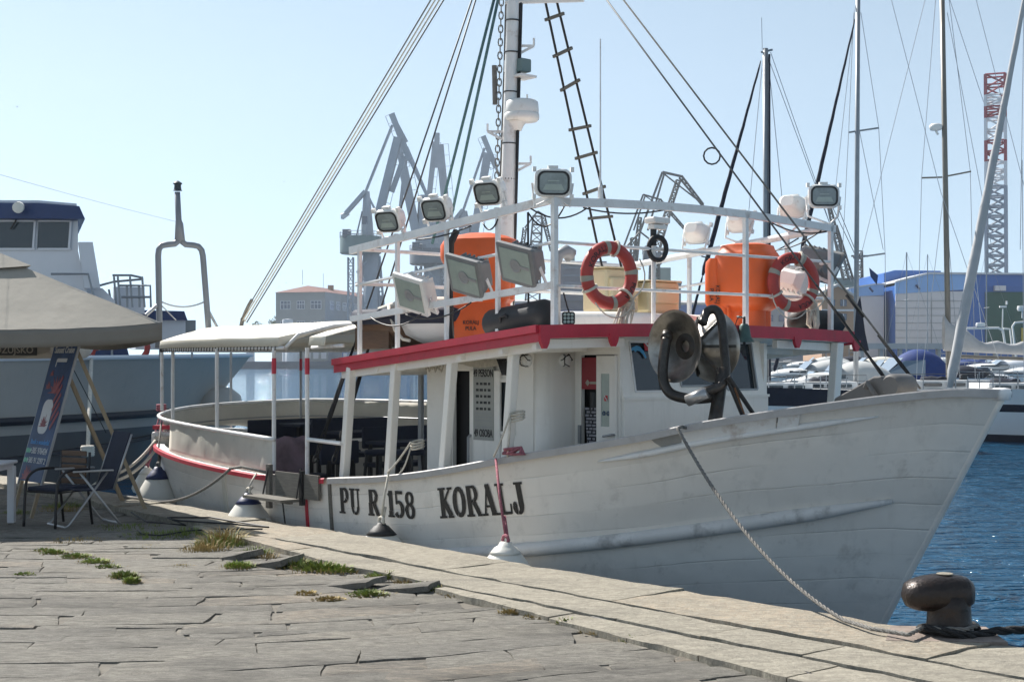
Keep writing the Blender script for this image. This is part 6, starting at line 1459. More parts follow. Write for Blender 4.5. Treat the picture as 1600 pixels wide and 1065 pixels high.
o = thing('folding_chair', 'grey reclining folding chair with a dark fabric back on aluminium legs', 'chair', grd(134, 820), math.atan2(-.62, -.78) + math.pi / 2)
mb = MB(); mb.grid([[(x, -.25 + .5 * j / 6, .46 - .02 * math.sin(math.pi * j / 6)) for j in range(7)] for x in (-.24, 0, .24)]); mb.build('seat', 'navy', o, solid=.02)
mb = MB(); mb.grid([[(x, .25 + .22 * k, .46 + .66 * k - .01 * abs(x)) for k in (0, .2, .4, .6, .8, .86, .93, 1)] for x in (-.24, -.08, .08, .24)]); mb.build('backrest', 'navy', o, solid=.025)
for s_ in (-1, 1):
    legs(o, [[(s_ * .27, .24, .44), (s_ * .27, .47, 1.10)]], .014, 'chair_grey', 'back_frame')
    legs(o, [[(s_ * .28, .33, .02), (s_ * .28, .30, .04), (s_ * .28, -.18, .66)], [(s_ * .28, -.36, .02), (s_ * .28, -.32, .04), (s_ * .28, .16, .66)]], .015, 'chair_grey')
    mb = MB(); mb.box((s_ * .29, -.02, .675), (.05, .50, .025), bev=.01); mb.build('armrest', 'chair_grey', o)
mb = MB()
for y_ in (.33, -.36): mb.tube([(-.28, y_, .02), (.28, y_, .02)], .016, 6)
mb.build('foot_bar', 'chair_grey', o)
o = thing('plastic_table', 'white plastic table at the left edge of the picture', 'table', (-6.54, 17.05, 0))
mb = MB(); mb.box((0, 0, .76), (.92, .92, .04), bev=.015); mb.box((0, 0, .71), (.84, .84, .06)); mb.build('tabletop', 'table_white', o)
for s_ in (-1, 1):
    for q in (-1, 1): mb = MB(); mb.box((s_ * .40, q * .40, .36), (.09, .09, .70), bev=.015); mb.build('leg', 'table_white', o)
# cables on the paving
rope([ground(x, y, z) for x, y, z in ((868, 942, .02), (900, 957, .015), (960, 972, .012), (1040, 988, .012), (1130, 1012, .015), (1220, 1037, .02), (1330, 1075, .02))], .011, 'rubber', 'black cable lying along the foot of the kerb in the foreground', 'cables on the quay', 'cable', 6)
rope([ground(x, y, z) for x, y, z in ((205, 800, .05), (230, 815, .03), (290, 820, .03), (262, 808, .07), (330, 808, .075), (420, 823, .075), (360, 818, .075), (270, 812, .07))], .011, 'rubber', 'black cable looping over the kerb in the shade of the parasol', 'cables on the quay', 'cable', 6)
rope([ground(x, y, z) for x, y, z in ((215, 828, .02), (222, 834, .02), (250, 836, .02), (300, 828, .02), (345, 826, .05), (410, 826, .075))], .010, 'rubber', 'short black cable running through the weeds in the shade', 'cables on the quay', 'cable', 6)
M['ship_dark'] = mat('ship_dark_grey', (0.10, 0.105, 0.11), 0.45, var=0.1, scale=0.7)
# ------------------------------------------------------------------ passenger ship on the left
SB = W(392, 556, 40); SA = Vector((.75, .66, 0)).normalized(); SANG = math.atan2(SA.y, SA.x)
SHIP = thing('passenger_ship', 'large grey hulled passenger ship with white bridge and navy roof edge behind the parasol', 'ship', (SB.x, SB.y, 0), SANG)
def ship_hull(L, B, zd, zw, rake, n=26, flare=.55, stern_w=.85):
    """x forward from the bow at 0; returns rows for both sides"""
    sides = []
    for sg in (-1, 1):
        rows = []
        for j in range(9):
            v = j / 8; r_ = []
            for i in range(n + 1):
                k = (i / n) ** 1.6; x = -L * k; z = zd(k) + (zw - zd(k)) * v
                xs = x - rake * v * max(0, 1 - k * 3)
                hd = B / 2 * (1 - (1 - min(1, k / .38)) ** 2.2) ; hw = B / 2 * .93 * (1 - (1 - min(1, max(0, k - .02) / .48)) ** 1.6)
                if k > .85: hd *= 1 - (1 - stern_w) * (k - .85) / .15; hw *= 1 - (1 - stern_w) * (k - .85) / .15
                h = hd + (hw - hd) * v ** flare; r_.append((xs, sg * max(.01, h), z))
            rows.append(r_)
        sides.append(rows)
    return sides
def build_hull(root, L, B, zd, zw, rake, mats, stripes=(), flare=.55, name='hull', deck='yacht_white', stern_w=.85):
    S_ = ship_hull(L, B, zd, zw, rake, flare=flare, stern_w=stern_w); mb = MB()
    for rows in S_:
        o = len(mb.f); mb.grid(rows)
        n = len(rows[0]) - 1
        for f in range(o, len(mb.f)):
            j = (f - o) // n
            for (a, b, mi) in stripes:
                if a <= j < b: mb.mi[f] = mi
    a, b = S_[0], S_[1]; mb.add([r_[-1] for r_ in a] + [r_[-1] for r_ in b], [(j, j + 1, 9 + j + 1, 9 + j) for j in range(8)], 0)
    h = mb.build(name, mats, root, smooth=True, auto=50)
    mb = MB(); mb.grid([[(x, y * .97, z - .03) for x, y, z in a[0]], [(x, y * .97, z - .03) for x, y, z in b[0]]]); mb.build('deck', deck, root)
    return h, S_
SHz = lambda k: 2.13 - .35 * k
h_, S_ = build_hull(SHIP, 26, 6.4, SHz, WATER_Z - .4, 3.4, ['ship_grey', 'ship_dark'], [(4, 8, 1)], flare=.7, deck='deck_grey')
mb = MB(); mb.tube([(x, y - .02, z + .02) for x, y, z in S_[0][0]], .06, 6); mb.build('rail_cap', 'ship_white', h_)
mb = MB(); r3 = S_[0]
def hull_line(j, f, out): return [Vector(a).lerp(Vector(b), f) + Vector((0, -out, 0)) for a, b in zip(r3[j], r3[j + 1])]
mb.tube(hull_line(3, .25, .03)[5:], .11, 6); mb.build('hull_belt', 'ship_navy', h_)
mb = MB(); L1 = hull_line(4, .2, .02); L2 = hull_line(6, .4, .02); n_ = len(L1)
mb.tube([L1[i].lerp(L2[i], min(1, i / n_ * 1.1)) for i in range(4, n_)], .07, 5); mb.build('hull_belt', 'ship_navy', h_)
c_ = W(345, 640, 37); mb = MB(); cl = Matrix.Rotation(-SANG, 4, 'Z') @ (c_ - Vector((SB.x, SB.y, 0)))
def SL(x, y, D): return Matrix.Rotation(-SANG, 3, 'Z') @ (W(x, y, D) - Vector((SB.x, SB.y, 0)))
p = SL(342, 640, 39.2); mb.lathe([(0, -.6), (.35, -.55), (.62, -.3), (.7, 0), (.6, .4), (.35, .6), (0, .66)], Matrix.Translation(p), 18); mb.build('bow_fender', 'ship_grey', SHIP, smooth=True)
RI = Matrix.Rotation(-SANG, 4, 'Z')
def sbox(mb, x0, x1, y0, y1, D, dep, mi=0, bev=0, slant=0):
    """box whose near face fills the pixel rectangle at distance D, square to the picture"""
    spoly(mb, [(x0, y0), (x1, y0), (x1, y1), (x0, y1)], D, dep, mi)
def spoly(mb, pts, D, dep, mi=0):
    o = Vector((SB.x, SB.y, 0)); P = [SL(x, y, D) for x, y in pts]; Q = [RI.to_3x3() @ (W(x, y, D) + Vector((-.345, 1, 0)) * dep - o) for x, y in pts]; n = len(pts)
    mb.add(P + Q, [tuple(range(n))[::-1], tuple(range(n, 2 * n))] + [(i, (i + 1) % n, n + (i + 1) % n, n + i) for i in range(n)], mi)
DS = 36.0
mb = MB(); spoly(mb, [(-160, 340), (122, 340), (122, 392), (128, 420), (140, 470), (-160, 470)], DS, 3.4); BR_ = mb.build('bridge', 'ship_white', SHIP)
mb = MB(); spoly(mb, [(-170, 316), (60, 317), (124, 322), (133, 342), (-170, 340)], DS - .5, 4.4); mb.build('roof_edge', 'ship_blue', BR_)
mb = MB(); spoly(mb, [(-165, 312), (60, 313), (120, 318), (120, 322), (-165, 317)], DS - .3, 4.2); mb.build('bridge_roof', 'ship_white', BR_)
for x0, x1 in ((-60, 55), (60, 111)):
    mb = MB(); spoly(mb, [(x0, 346), (x1, 346), (x1 - (2 if x1 > 60 else 3), 388 if x1 < 60 else 389), (x0 - 2, 388)], DS - .02, .05); w_ = mb.build('window', 'glass', BR_)
    mb = MB()
    for a, b in (((x0, 345), (x1, 345)), ((x0, 389), (x1, 389)), ((x1, 345), (x1 - 3, 389))): mb.bar(SL(*a, DS - .05), SL(*b, DS - .05), .05)
    mb.build('window_frame', 'ship_white', w_)
mb = MB(); mb.tube([SL(17, 358, DS - .1), SL(27, 341, DS - .15)], .02, 5); mb.build('wiper', 'black', BR_)
mb = MB(); m_ = orient(SL(29, 324, DS - .7), RI.to_3x3() @ Vector((.25, -1, -.15))); mb.lathe([(.10, -.15), (.14, -.1), (.14, .12), (.12, .13), (0, .12)], m_, 14); mb.build('searchlight', 'fender', BR_, smooth=True, auto=40)
mb = MB(); spoly(mb, [(123, 378), (145, 378), (157, 450), (132, 450)], DS - .2, .35); mb.build('bridge_wing', 'ship_white', SHIP)
mb = MB(); spoly(mb, [(-160, 450), (160, 450), (180, 470), (180, 556), (-160, 556)], DS + .3, 2.6); mb.build('deckhouse', 'ship_white', SHIP)
mb = MB(); sbox(mb, 212, 290, 494, 545, DS + 2.0, 2.0); spoly(mb, [(216, 484), (288, 486), (293, 500), (212, 500)], DS + 1.8, 2.4, 1); sbox(mb, 290, 306, 500, 540, DS + 2.4, .8, 2); mb.build('fore_cabin', ['ship_white', 'ship_blue', 'plaster'], SHIP)
mb = MB(); sbox(mb, 178, 226, 448, 490, DS + 1.2, .5); mb.build('wind_deflector', 'ship_white', SHIP)
mb = MB()
def srail(pts, D, r=.03): mb.tube([SL(x, y, D) for x, y in pts], r, 5)
srail([(80, 428), (138, 428), (146, 460)], DS - .4); srail([(156, 446), (178, 440), (224, 436)], DS + .6); srail([(176, 430), (205, 430), (223, 434)], DS + .6); srail([(187, 446), (235, 446), (236, 480)], DS + .4); srail([(190, 464), (235, 464)], DS + .4)
for x in (178, 184, 203, 222): srail([(x, 432), (x + 4, 480)], DS + .5)
for x in (198, 217): srail([(x, 446), (x + 1, 480)], DS + .45)
srail([(170, 452), (174, 475)], DS + .6); srail([(0, 540), (175, 540), (250, 533), (330, 545)], DS - 1.0, .03)
for x in (20, 60, 100, 175, 250, 300): srail([(x, 538), (x, 560)], DS - .9)
mb.build('ship_rails', 'mast_alu', SHIP)
for x, a in ((210, 0), (130, 0)):
    mb = MB(); c_ = SL(x, 542, DS - .6); mb.tube([c_ + RI.to_3x3() @ Vector((.33 * math.cos(q), 0, .33 * math.sin(q))) for q in [k * .393 for k in range(16)]], .075, 7, True); mb.build('life_buoy', 'ring', SHIP, smooth=True)
mb = MB(); spoly(mb, [(150, 548), (198, 540), (202, 556), (148, 556)], DS - .7, .1); spoly(mb, [(30, 556), (55, 556), (55, 570), (30, 570)], DS - 2, .3); mb.build('deck_gear', 'ship_blue', SHIP)
mb = MB(); a, b = W(143, 557, 34), W(137, 706, 30); c_ = Vector(a); mb.tube([a - c_, b - c_], .045, 8)
for k in range(4): mb.tube([b - c_ + Vector((.11 * math.cos(q), .11 * math.sin(q), -.05 + .05 * k)) for q in [j * .785 for j in range(8)]], .045, 6, True)
o = mb.build('hanging_line', 'rope_white', smooth=True); o.location = c_; tag(o, 'straight white line hanging from the grey ship\'s rail with a thick knot at its foot', 'rope')

# ------------------------------------------------------------------ yachts and motor boats on the right
def local(root): return Matrix.Rotation(-root.rotation_euler.z, 3, 'Z'), root.location.copy()
def loc(root, p): m_, o = local(root); return m_ @ (Vector(p) - o)
def yacht(name, label, cat, bow, D, heading, L, B, free, hullm, stripes=(), deckm='yacht_white', group='boats moored across the harbour basin', rake=.9):
    b = W(bow[0], bow[1], D); root = thing(name, label, cat, (b.x, b.y, 0), heading, group)
    zt = b.z; build_hull(root, L, B, lambda k: zt - free * k, WATER_Z - .3, rake, hullm, stripes, deck=deckm, flare=.8, stern_w=.75)
    return root
def mast(root, x0, y0, x1, y1, D, r, m, spreaders=(), name='mast'):
    mb = MB(); a, b = loc(root, W(x0, y0, D)), loc(root, W(x1, y1, D)); mb.tube([a, b], [r, r * .85], 10); o = mb.build(name, m, root, smooth=True)
    for (xa, xb, y, yb) in spreaders: q = MB(); q.tube([loc(root, W(xa, y, D)), loc(root, W(xb, yb, D))], .04, 6); q.build('spreader', m, o)
    return o
def rig(root, lines, D, r=.012, m='wire_pale'):
    mb = MB()
    for (a, b) in lines: mb.tube([loc(root, W(*a, D)), loc(root, W(*b, D))], r, 4)
    return mb.build('rigging', m, root)
def furled(root, a, b, D, r, m):
    A, B_ = loc(root, W(*a, D)), loc(root, W(*b, D)); n = 26; mb = MB()
    mb.tube([A.lerp(B_, i / n) + Vector((.006 * math.sin(i * 2), 0, 0)) for i in range(n + 1)], [r * (.35 + .65 * min(1, (n - i) / n * 1.3)) * (1 + .04 * math.sin(i * 1.9)) * (.5 if i in (0, n) else 1) for i in range(n + 1)], 8)
    return mb.build('furled_jib', m, root, smooth=True)
def rbox(root, name, m, x0, x1, y0, y1, D, dep, bev=.05, parent=None):
    a, b = W(x0, y1, D), W(x1, y0, D); mb = MB(); c_ = Vector(((a.x + b.x) / 2, D + dep / 2, (a.z + b.z) / 2)); o = root.location
    mb.box(None, (b.x - a.x, dep, b.z - a.z), m=Matrix.Rotation(-root.rotation_euler.z, 4, 'Z') @ Matrix.Translation(c_ - o), bev=bev); return mb.build(name, m, parent or root)
# Y1: navy hull, mast with black furled jib, bow to the left
y1 = yacht('sailing_yacht', 'navy hulled sailing yacht with a short alloy mast and black furled jib, nearest the wheelhouse', 'yacht', (1050, 600, ), 50, R(178), 9, 3.2, .25, ['yacht_white', 'sail_navy'], [(0, 2, 1)])
m1_ = mast(y1, 1197, 620, 1196, 76, 50, .11, 'mast_alu', [(1189, 1207, 82, 78)]); furled(y1, (1098, 430), (1189, 95), 49.6, .085, 'sail_navy'); furled(y1, (1060, 575), (1098, 430), 49.6, .085, 'sail_navy')
mb = MB(); mb.tube([loc(y1, W(1203, 600, 49.9)), loc(y1, W(1202, 85, 49.9))], .04, 6); mb.build('halyard_cover', 'sail_navy', m1_)
mb = MB(); mb.tube([loc(y1, W(1191, 78, 50)), loc(y1, W(1190, 28, 50))], .008, 4); mb.build('antenna', 'wire', m1_)
rig(y1, [((1204, 82), (1275, 285)), ((1275, 285), (1300, 360)), ((1200, 90), (1224, 330)), ((1192, 90), (1170, 330)), ((1200, 90), (1330, 440))], 50)
rbox(y1, 'cabin', 'yacht_white', 1150, 1270, 598, 612, 49.5, 1.8)
rig(y1, [((1060, 590), (1320, 600)), ((1090, 590), (1090, 610)), ((1180, 595), (1180, 614)), ((1255, 597), (1255, 614))], 48.6, .015, 'mast_alu')
# Y2: tall alloy mast, black jib, white covered boat
y2 = yacht('sailing_yacht', 'white yacht with tall grey mast and long black furled jib, behind the right life ring', 'yacht', (1200, 605), 58, R(175), 9.2, 3.4, .2, ['yacht_white', 'sail_navy'], [(1, 2, 1)])
m2_ = mast(y2, 1337, 622, 1341, -60, 58, .105, 'mast_alu', [(1326, 1373, 207, 200), (1333, 1383, 403, 396)]); furled(y2, (1252, 395), (1336, 30), 57.5, .09, 'sail_navy'); furled(y2, (1210, 580), (1252, 395), 57.5, .08, 'sail_navy')
rig(y2, [((1345, 20), (1373, 200)), ((1373, 200), (1383, 396)), ((1383, 396), (1384, 560)), ((1334, 20), (1326, 207)), ((1326, 207), (1316, 400)), ((1342, 200), (1380, 390)), ((1385, -30), (1470, 300)), ((1470, 300), (1560, 560)), ((1340, -20), (1306, 290))], 58)
mb = MB(); mb.add([loc(y2, W(*p, 57.4)) for p in ((1358, 418), (1372, 430), (1370, 445), (1360, 432))] + [loc(y2, W(*p, 57.5)) for p in ((1358, 418), (1372, 430), (1370, 445), (1360, 432))], [(0, 1, 2, 3), (7, 6, 5, 4), (0, 4, 5, 1), (1, 5, 6, 2), (2, 6, 7, 3), (3, 7, 4, 0)]); mb.build('flag', 'ship_blue', y2)
mb = MB(); P = [(1344, 462), (1352, 520), (1358, 548), (1332, 548), (1338, 480)]; n = 5; mb.add([loc(y2, W(*p, 57.1)) for p in P] + [loc(y2, W(*p, 57.4)) for p in P], [tuple(range(n))[::-1], tuple(range(n, 2 * n))] + [(i, (i + 1) % n, n + (i + 1) % n, n + i) for i in range(n)]); mb.build('mainsail_cover', 'sail_navy', y2)
rbox(y2, 'cabin', 'yacht_white', 1260, 1340, 596, 610, 57.4, 1.8)
# Y3: tan mast with radar, boom with grey sail cover
y3 = yacht('sailing_yacht', 'sailing yacht with a brownish mast, white radar dome and grey sail cover on its boom', 'yacht', (1395, 606), 62, R(176), 13, 3.8, .2, ['yacht_white', 'sail_navy'], [(1, 2, 1)])
m3_ = mast(y3, 1483, 620, 1471, -60, 62, .125, 'mast_tan', [(1440, 1472, 278, 277), (1476, 1517, 276, 268)])
mb = MB(); c_ = loc(y3, W(1462, 200, 62)); mb.lathe([(0, -.12), (.22, -.1), (.28, 0), (.28, .10), (.2, .17), (0, .18)], Matrix.Translation(c_), 16); mb.tube([c_ + Vector((0, 0, -.12)), c_ + Vector((-.1, 0, -.3))], .05, 6); mb.build('radar_dome', 'lamp_white', m3_, smooth=True)
mb = MB(); n = 16; rows = []
for i in range(n + 1):
    k = i / n; x = 1474 + 150 * k; yt = 490 + 45 * min(1, k * 2.2) ** .7 + 3 * math.sin(k * 20); yb = 548 + 8 * k; yt = max(yt, 470 + 40 * k); c_ = W(x, (yt + yb) / 2, 61.8); hh = (yb - yt) / 2 * 61.8 / F_PX; dd = .22 + .05 * math.sin(i * 1.7)
    rows.append([loc(y3, c_ + Vector((0, dd * math.cos(a), hh * math.sin(a)))) for a in [j * 2 * math.pi / 12 for j in range(12)]])
mb.grid(rows, 0, True); mb.build('sail_cover', 'sail_grey', y3, smooth=True)
mb = MB(); mb.tube([loc(y3, W(1482, 556, 62)), loc(y3, W(1640, 562, 62))], .08, 8); mb.build('boom', 'mast_tan', y3)
rig(y3, [((1465, -40), (1440, 278)), ((1440, 278), (1432, 600)), ((1478, -40), (1516, 268)), ((1516, 268), (1524, 600)), ((1484, 0), (1537, 160)), ((1480, 20), (1556, 420)), ((1453, -30), (1345, 400)), ((1520, -20), (1600, 290)), ((1475, 290), (1500, 590)), ((1476, 290), (1440, 590))], 62, .013)
rbox(y3, 'cabin', 'yacht_white', 1430, 1560, 594, 608, 61.2, 2.2)
# Y4: furled grey genoa, white hull at the right edge
y4 = yacht('sailing_yacht', 'white yacht at the right edge with a thick grey furled genoa leaning across the sky', 'yacht', (1478, 606), 55, R(174), 14, 4.0, .1, ['yacht_white', 'sail_navy'], [(2, 3, 1), (6, 7, 1)])
furled(y4, (1484, 605), (1612, -60), 54.5, .20, 'sail_grey'); rig(y4, [((1612, -60), (1640, 560)), ((1597, 250), (1600, 600)), ((1600, 0), (1594, 390))], 55, .014)
mast(y4, 1660, 610, 1662, -200, 55, .13, 'mast_alu')
mb = MB()
for x in (1493, 1530, 1562, 1590, 1620): mb.tube([loc(y4, W(x, 612, 54)), loc(y4, W(x, 580, 54))], .022, 5)
mb.tube([loc(y4, W(1486, 580, 54.5)), loc(y4, W(1640, 583, 53.8))], .015, 5); mb.tube([loc(y4, W(1486, 595, 54.5)), loc(y4, W(1640, 597, 53.8))], .012, 5); mb.build('guard_rail', 'mast_alu', y4)
rbox(y4, 'cabin', 'yacht_white', 1545, 1660, 598, 612, 54.2, 2.4)
for rt, x0, x1, y, D in ((y1, 1160, 1262, 602, 49.4), (y2, 1268, 1334, 600, 57.2), (y3, 1440, 1550, 598, 61), (y4, 1552, 1650, 602, 54)):
    for k in range(3):
        xa = x0 + (x1 - x0) * (k + .12) / 3; xb = x0 + (x1 - x0) * (k + .88) / 3; rbox(rt, 'cabin_window', 'glass', xa, xb, y, y + 5, D, .12, .02)
    for k in range(5): xa = x0 - 40 + (x1 - x0 + 60) * k / 4; mb = MB(); mb.tube([loc(rt, W(xa, y + 10, D - .3)), loc(rt, W(xa, y - 14, D - .3))], .02, 4); mb.build('stanchion', 'mast_alu', rt)
    mb = MB(); mb.tube([loc(rt, W(x0 - 40, y - 14, D - .3)), loc(rt, W(x1 + 20, y - 14, D - .3))], .012, 4); mb.tube([loc(rt, W(x0 - 40, y - 5, D - .3)), loc(rt, W(x1 + 20, y - 5, D - .3))], .010, 4); mb.build('guard_wires', 'wire', rt)
    mb = MB(); q = loc(rt, W(x0 + 18, y - 4, D + .8)); mb.tube([q + Vector((math.cos(a) * .45, math.sin(a) * .3, .05 * math.sin(3 * a))) for a in [j * .6 for j in range(11)]], .16, 6); mb.build('deck_bundle', 'sail_navy', rt, smooth=True)
# motor boats
def cruiser(label, bow, D, head, L, B, free, cover=None, m='yacht_white', canopy=None, name='motor_boat'):
    root = yacht(name, label, 'boat', bow, D, head, L, B, free, [m, 'sail_navy'], [(2, 3, 1)] if canopy else (), rake=1.3)
    zt = W(bow[0], bow[1], D).z
    def sh(name, x0, x1, w, h0, h1, mm, n=10, peak=.5, parent=None):
        rows = []
        for i in range(n + 1):
            k = i / n; x = x0 + (x1 - x0) * k; hh = h0 + (h1 - h0) * math.sin(math.pi * min(1, k / (2 * peak) if k < peak else .5 + (k - peak) / (2 * (1 - peak)))) ** .7; ww = w * (.55 + .45 * math.sin(math.pi * min(.5, k)))
            rows.append([(x, ww * math.cos(a), zt - .1 + hh * math.sin(a) ** .8) for a in [j * math.pi / 10 for j in range(11)]])
        mb = MB(); mb.grid(rows); mb.f += [tuple(range(11)), tuple(n * 11 + k for k in range(10, -1, -1))]; mb.mi += [0, 0]; return mb.build(name, mm, parent or root, smooth=True, auto=50)
    sh('foredeck', -L * .06, -L * .55, B * .40, .12, .45, m)
    if cover: sh('boat_cover', -L * .36, -L * .97, B * .42, .30, .95, cover)
    if canopy:
        c_ = sh('canopy', -L * .42, -L * .85, B * .42, 1.0, 1.75, canopy); 
        mb = MB(); 
        for sg in (-1, 1): mb.add([(-L * .30, sg * B * .28, zt + .3), (-L * .44, sg * B * .40, zt + 1.0), (-L * .62, sg * B * .43, zt + 1.05), (-L * .62, sg * B * .43, zt + .2)], [(0, 1, 2, 3)])
        mb.add([(-L * .30, -B * .28, zt + .3), (-L * .30, B * .28, zt + .3), (-L * .44, B * .36, zt + 1.15), (-L * .44, -B * .36, zt + 1.15)], [(0, 1, 2, 3)]); mb.build('windscreen', 'window_clear', root, solid=.03)
    else:
        mb = MB(); mb.add([(-L * .36, -B * .33, zt + .25), (-L * .36, B * .33, zt + .25), (-L * .44, B * .30, zt + .75), (-L * .44, -B * .30, zt + .75)], [(0, 1, 2, 3)]); mb.build('windscreen', 'window_clear', root, solid=.03)
    mb = MB()
    for sg in (-1, 1): mb.tube([(-.1, sg * .05, zt + .4), (-L * .12, sg * B * .22, zt + .45), (-L * .3, sg * B * .40, zt + .40)], .02, 5); mb.tube([(-L * .12, sg * B * .22, zt), (-L * .12, sg * B * .22, zt + .45)], .018, 5)
    mb.build('bow_rail', 'mast_alu', root)
    for sg in (-1, 1):                               # cabin side window, rubbing band, fenders, outboard
        mb = MB(); mb.add([(-L * .22, sg * B * .34, zt + .06), (-L * .22, sg * B * .35, zt + .20), (-L * .46, sg * B * .42, zt + .26), (-L * .48, sg * B * .43, zt + .08)], [(0, 1, 2, 3)]); mb.build('cabin_window', 'glass', root, solid=.05)
        mb = MB(); mb.tube([(-L * k_, sg * (B / 2 * (1 - (1 - min(1, k_ / .38)) ** 2.2) + .03), zt - .16) for k_ in (.04, .1, .2, .3, .45, .6, .8)], .04, 5); mb.build('rubbing_band', 'sail_navy', root)
        for k_ in (.3, .55, .8): mb = MB(); mb.tube([(-L * k_, sg * (B / 2 + .12), zt - .1), (-L * k_, sg * (B / 2 + .14), zt - .25), (-L * k_, sg * (B / 2 + .14), zt - .7), (-L * k_, sg * (B / 2 + .12), zt - .8)], [.02, .12, .12, .03], 7); mb.build('side_fender', 'sail_navy' if (int(L * 10) + int(k_ * 20)) % 2 else 'fender', root, smooth=True)
    mb = MB(); mb.box((-L - .25, 0, zt - .1), (.4, .35, .7), bev=.06); mb.box((-L - .15, 0, zt - .8), (.15, .12, .9)); mb.build('outboard_motor', 'black', root)
    for k_ in (.22, .3, .42, .52): mb = MB(); mb.tube([(-L * k_, -B * .42, zt), (-L * k_, -B * .42, zt + .42)], .018, 4); mb.build('stanchion', 'mast_alu', root)
    mb = MB(); mb.tube([(-L * .12, -B * .25, zt + .43), (-L * .3, -B * .41, zt + .42), (-L * .55, -B * .42, zt + .42)], .014, 4); mb.tube([(-L * .1, 0, zt + .2), (-L * .02, .1, zt + .15), (.3, .3, zt - .3), (2.0, .6, WATER_Z)], .02, 4); mb.build('mooring_lines', 'rope_black', root); return root
cruiser('white motor boat with rounded bow and grey cover, below the red roof\'s right end', (1236, 594), 62, R(186), 4.6, 2.3, .12, cover='cover_grey')
cruiser('motor boat under a pale grey tarpaulin, behind the white motor boat', (1190, 584), 84, R(184), 6.5, 2.6, .1, cover='cover_grey')
cruiser('small boat under a white pointed cover, behind the foot of the tall grey mast', (1332, 578), 105, R(184), 5, 2.4, .1, cover='canvas_in')
cruiser('white motor boat with a bright blue canopy and clear side panels', (1322, 592), 78, R(187), 6.5, 2.8, .1, canopy='cover_blue')
cruiser('grey speedboat with a navy cockpit cover beneath the grey sail cover', (1592, 592), 88, R(8), 5.5, 2.4, -.1, cover='sail_navy', m='ship_white')
cruiser('pale motor boat far back between the tall grey mast and the blue canopy', (1296, 572), 125, R(180), 7, 2.6, .1, cover='canvas_in')
cruiser('white motor boat half hidden behind the tan post of the wheelhouse, low bow', (1200, 602), 70, R(180), 5, 2.2, .1)
cr = cruiser('white cabin boat with a radar arch, behind the grey sail cover', (1490, 574), 120, R(176), 9, 3.0, .1, cover='ship_white')
mb = MB(); mb.tube([loc(cr, W(*p, 116)) for p in ((1510, 513), (1560, 512), (1567, 516), (1572, 548))], .10, 7); mb.tube([loc(cr, W(*p, 116)) for p in ((1568, 513), (1578, 514), (1582, 548))], .08, 7)
c_ = loc(cr, W(1532, 508, 116)); mb.lathe([(.0, -.1), (.35, -.1), (.40, .0), (.36, .2), (0, .23)], Matrix.Translation(c_), 14); mb.build('radar_arch', 'lamp_white', cr, smooth=True, auto=50)
mb = MB(); mb.tube([loc(cr, W(1566, 520, 116)), loc(cr, W(1567, 482, 116))], .05, 6); mb.box(tuple(loc(cr, W(1567, 479, 116))), (.55, .2, .14)); mb.box(tuple(loc(cr, W(1573, 473, 116))), (.12, .12, .3)); mb.tube([loc(cr, W(1536, 540, 116)), loc(cr, W(1524, 420, 116))], .02, 5); mb.build('antenna_mast', 'lamp_white', cr)
cr2 = cruiser('boat with a steel goalpost frame and white radar at the right picture edge', (1560, 580), 110, R(177), 8, 3.0, .1, cover='ship_white')
mb = MB(); mb.tube([loc(cr2, W(*p, 106)) for p in ((1588, 560), (1582, 510), (1586, 504), (1640, 500))], .08, 7); c_ = loc(cr2, W(1597, 482, 106)); mb.lathe([(0, -.2), (.3, -.18), (.38, 0), (.34, .2), (0, .22)], Matrix.Translation(c_), 14); mb.tube([c_, c_ + Vector((0, 0, -.7))], .05, 6); mb.build('radar_frame', 'lamp_white', cr2, smooth=True, auto=50)

r5_ = random.Random(21)
for i, (x, y, D, L, cv, lb) in enumerate([
    (1222, 570, 140, 7, 'cover_grey', 'far motor boat under a grey cover, directly behind the port roof posts'),
    (1375, 572, 150, 7, 'canvas_in', 'far white boat between the pointed white cover and the blue canopy'),
    (1440, 573, 160, 8, 'cover_blue', 'far boat with a blue cover behind the bright blue canopy'),
    (1500, 572, 170, 8, 'ship_white', 'far white cruiser behind the boom of the grey sail cover'),
    (1262, 566, 190, 9, 'sail_navy', 'farthest boat with a dark cover seen under the red roof corner'),
    (1410, 567, 210, 9, 'yacht_white', 'farthest white cruiser in front of the blue hall'),
    (1545, 568, 200, 10, 'yacht_white', 'farthest white cruiser in front of the green door')]):
    rt = cruiser(lb, (x, y), D, R(178 + r5_.uniform(-6, 6)), L, 2.8, .1, cover=cv)
    b_ = rt.location; mb = MB(); hh = r5_.uniform(1.6, 2.6); zb = W(x, y, D).z
    mb.tube([(-L * .6, .4, zb), (-L * .6, .4, zb + hh)], .05, 5); mb.tube([(-L * .75, -.6, zb), (-L * .75, -.6, zb + hh * .8)], .04, 5); mb.tube([(-L * .6, .4, zb + hh * .7), (-L * .75, -.6, zb + hh * .75)], .05, 5); mb.build('radar_arch', 'mast_alu', rt)
    if i in (1, 3, 5): mb = MB(); mb.tube([(-L * .4, 0, zb), (-L * .4, 0, zb + 11 + i)], .07, 6); mb.tube([(-L * .4, -.9, zb + 7), (-L * .4, .9, zb + 7)], .03, 5); mb.tube([(-L * .4, 0, zb + 11 + i), (-.2, 0, zb + .3)], .015, 4); mb.tube([(-L * .4, 0, zb + 11 + i), (-L * .98, 0, zb + .3)], .015, 4); mb.build('mast', 'mast_alu', rt)
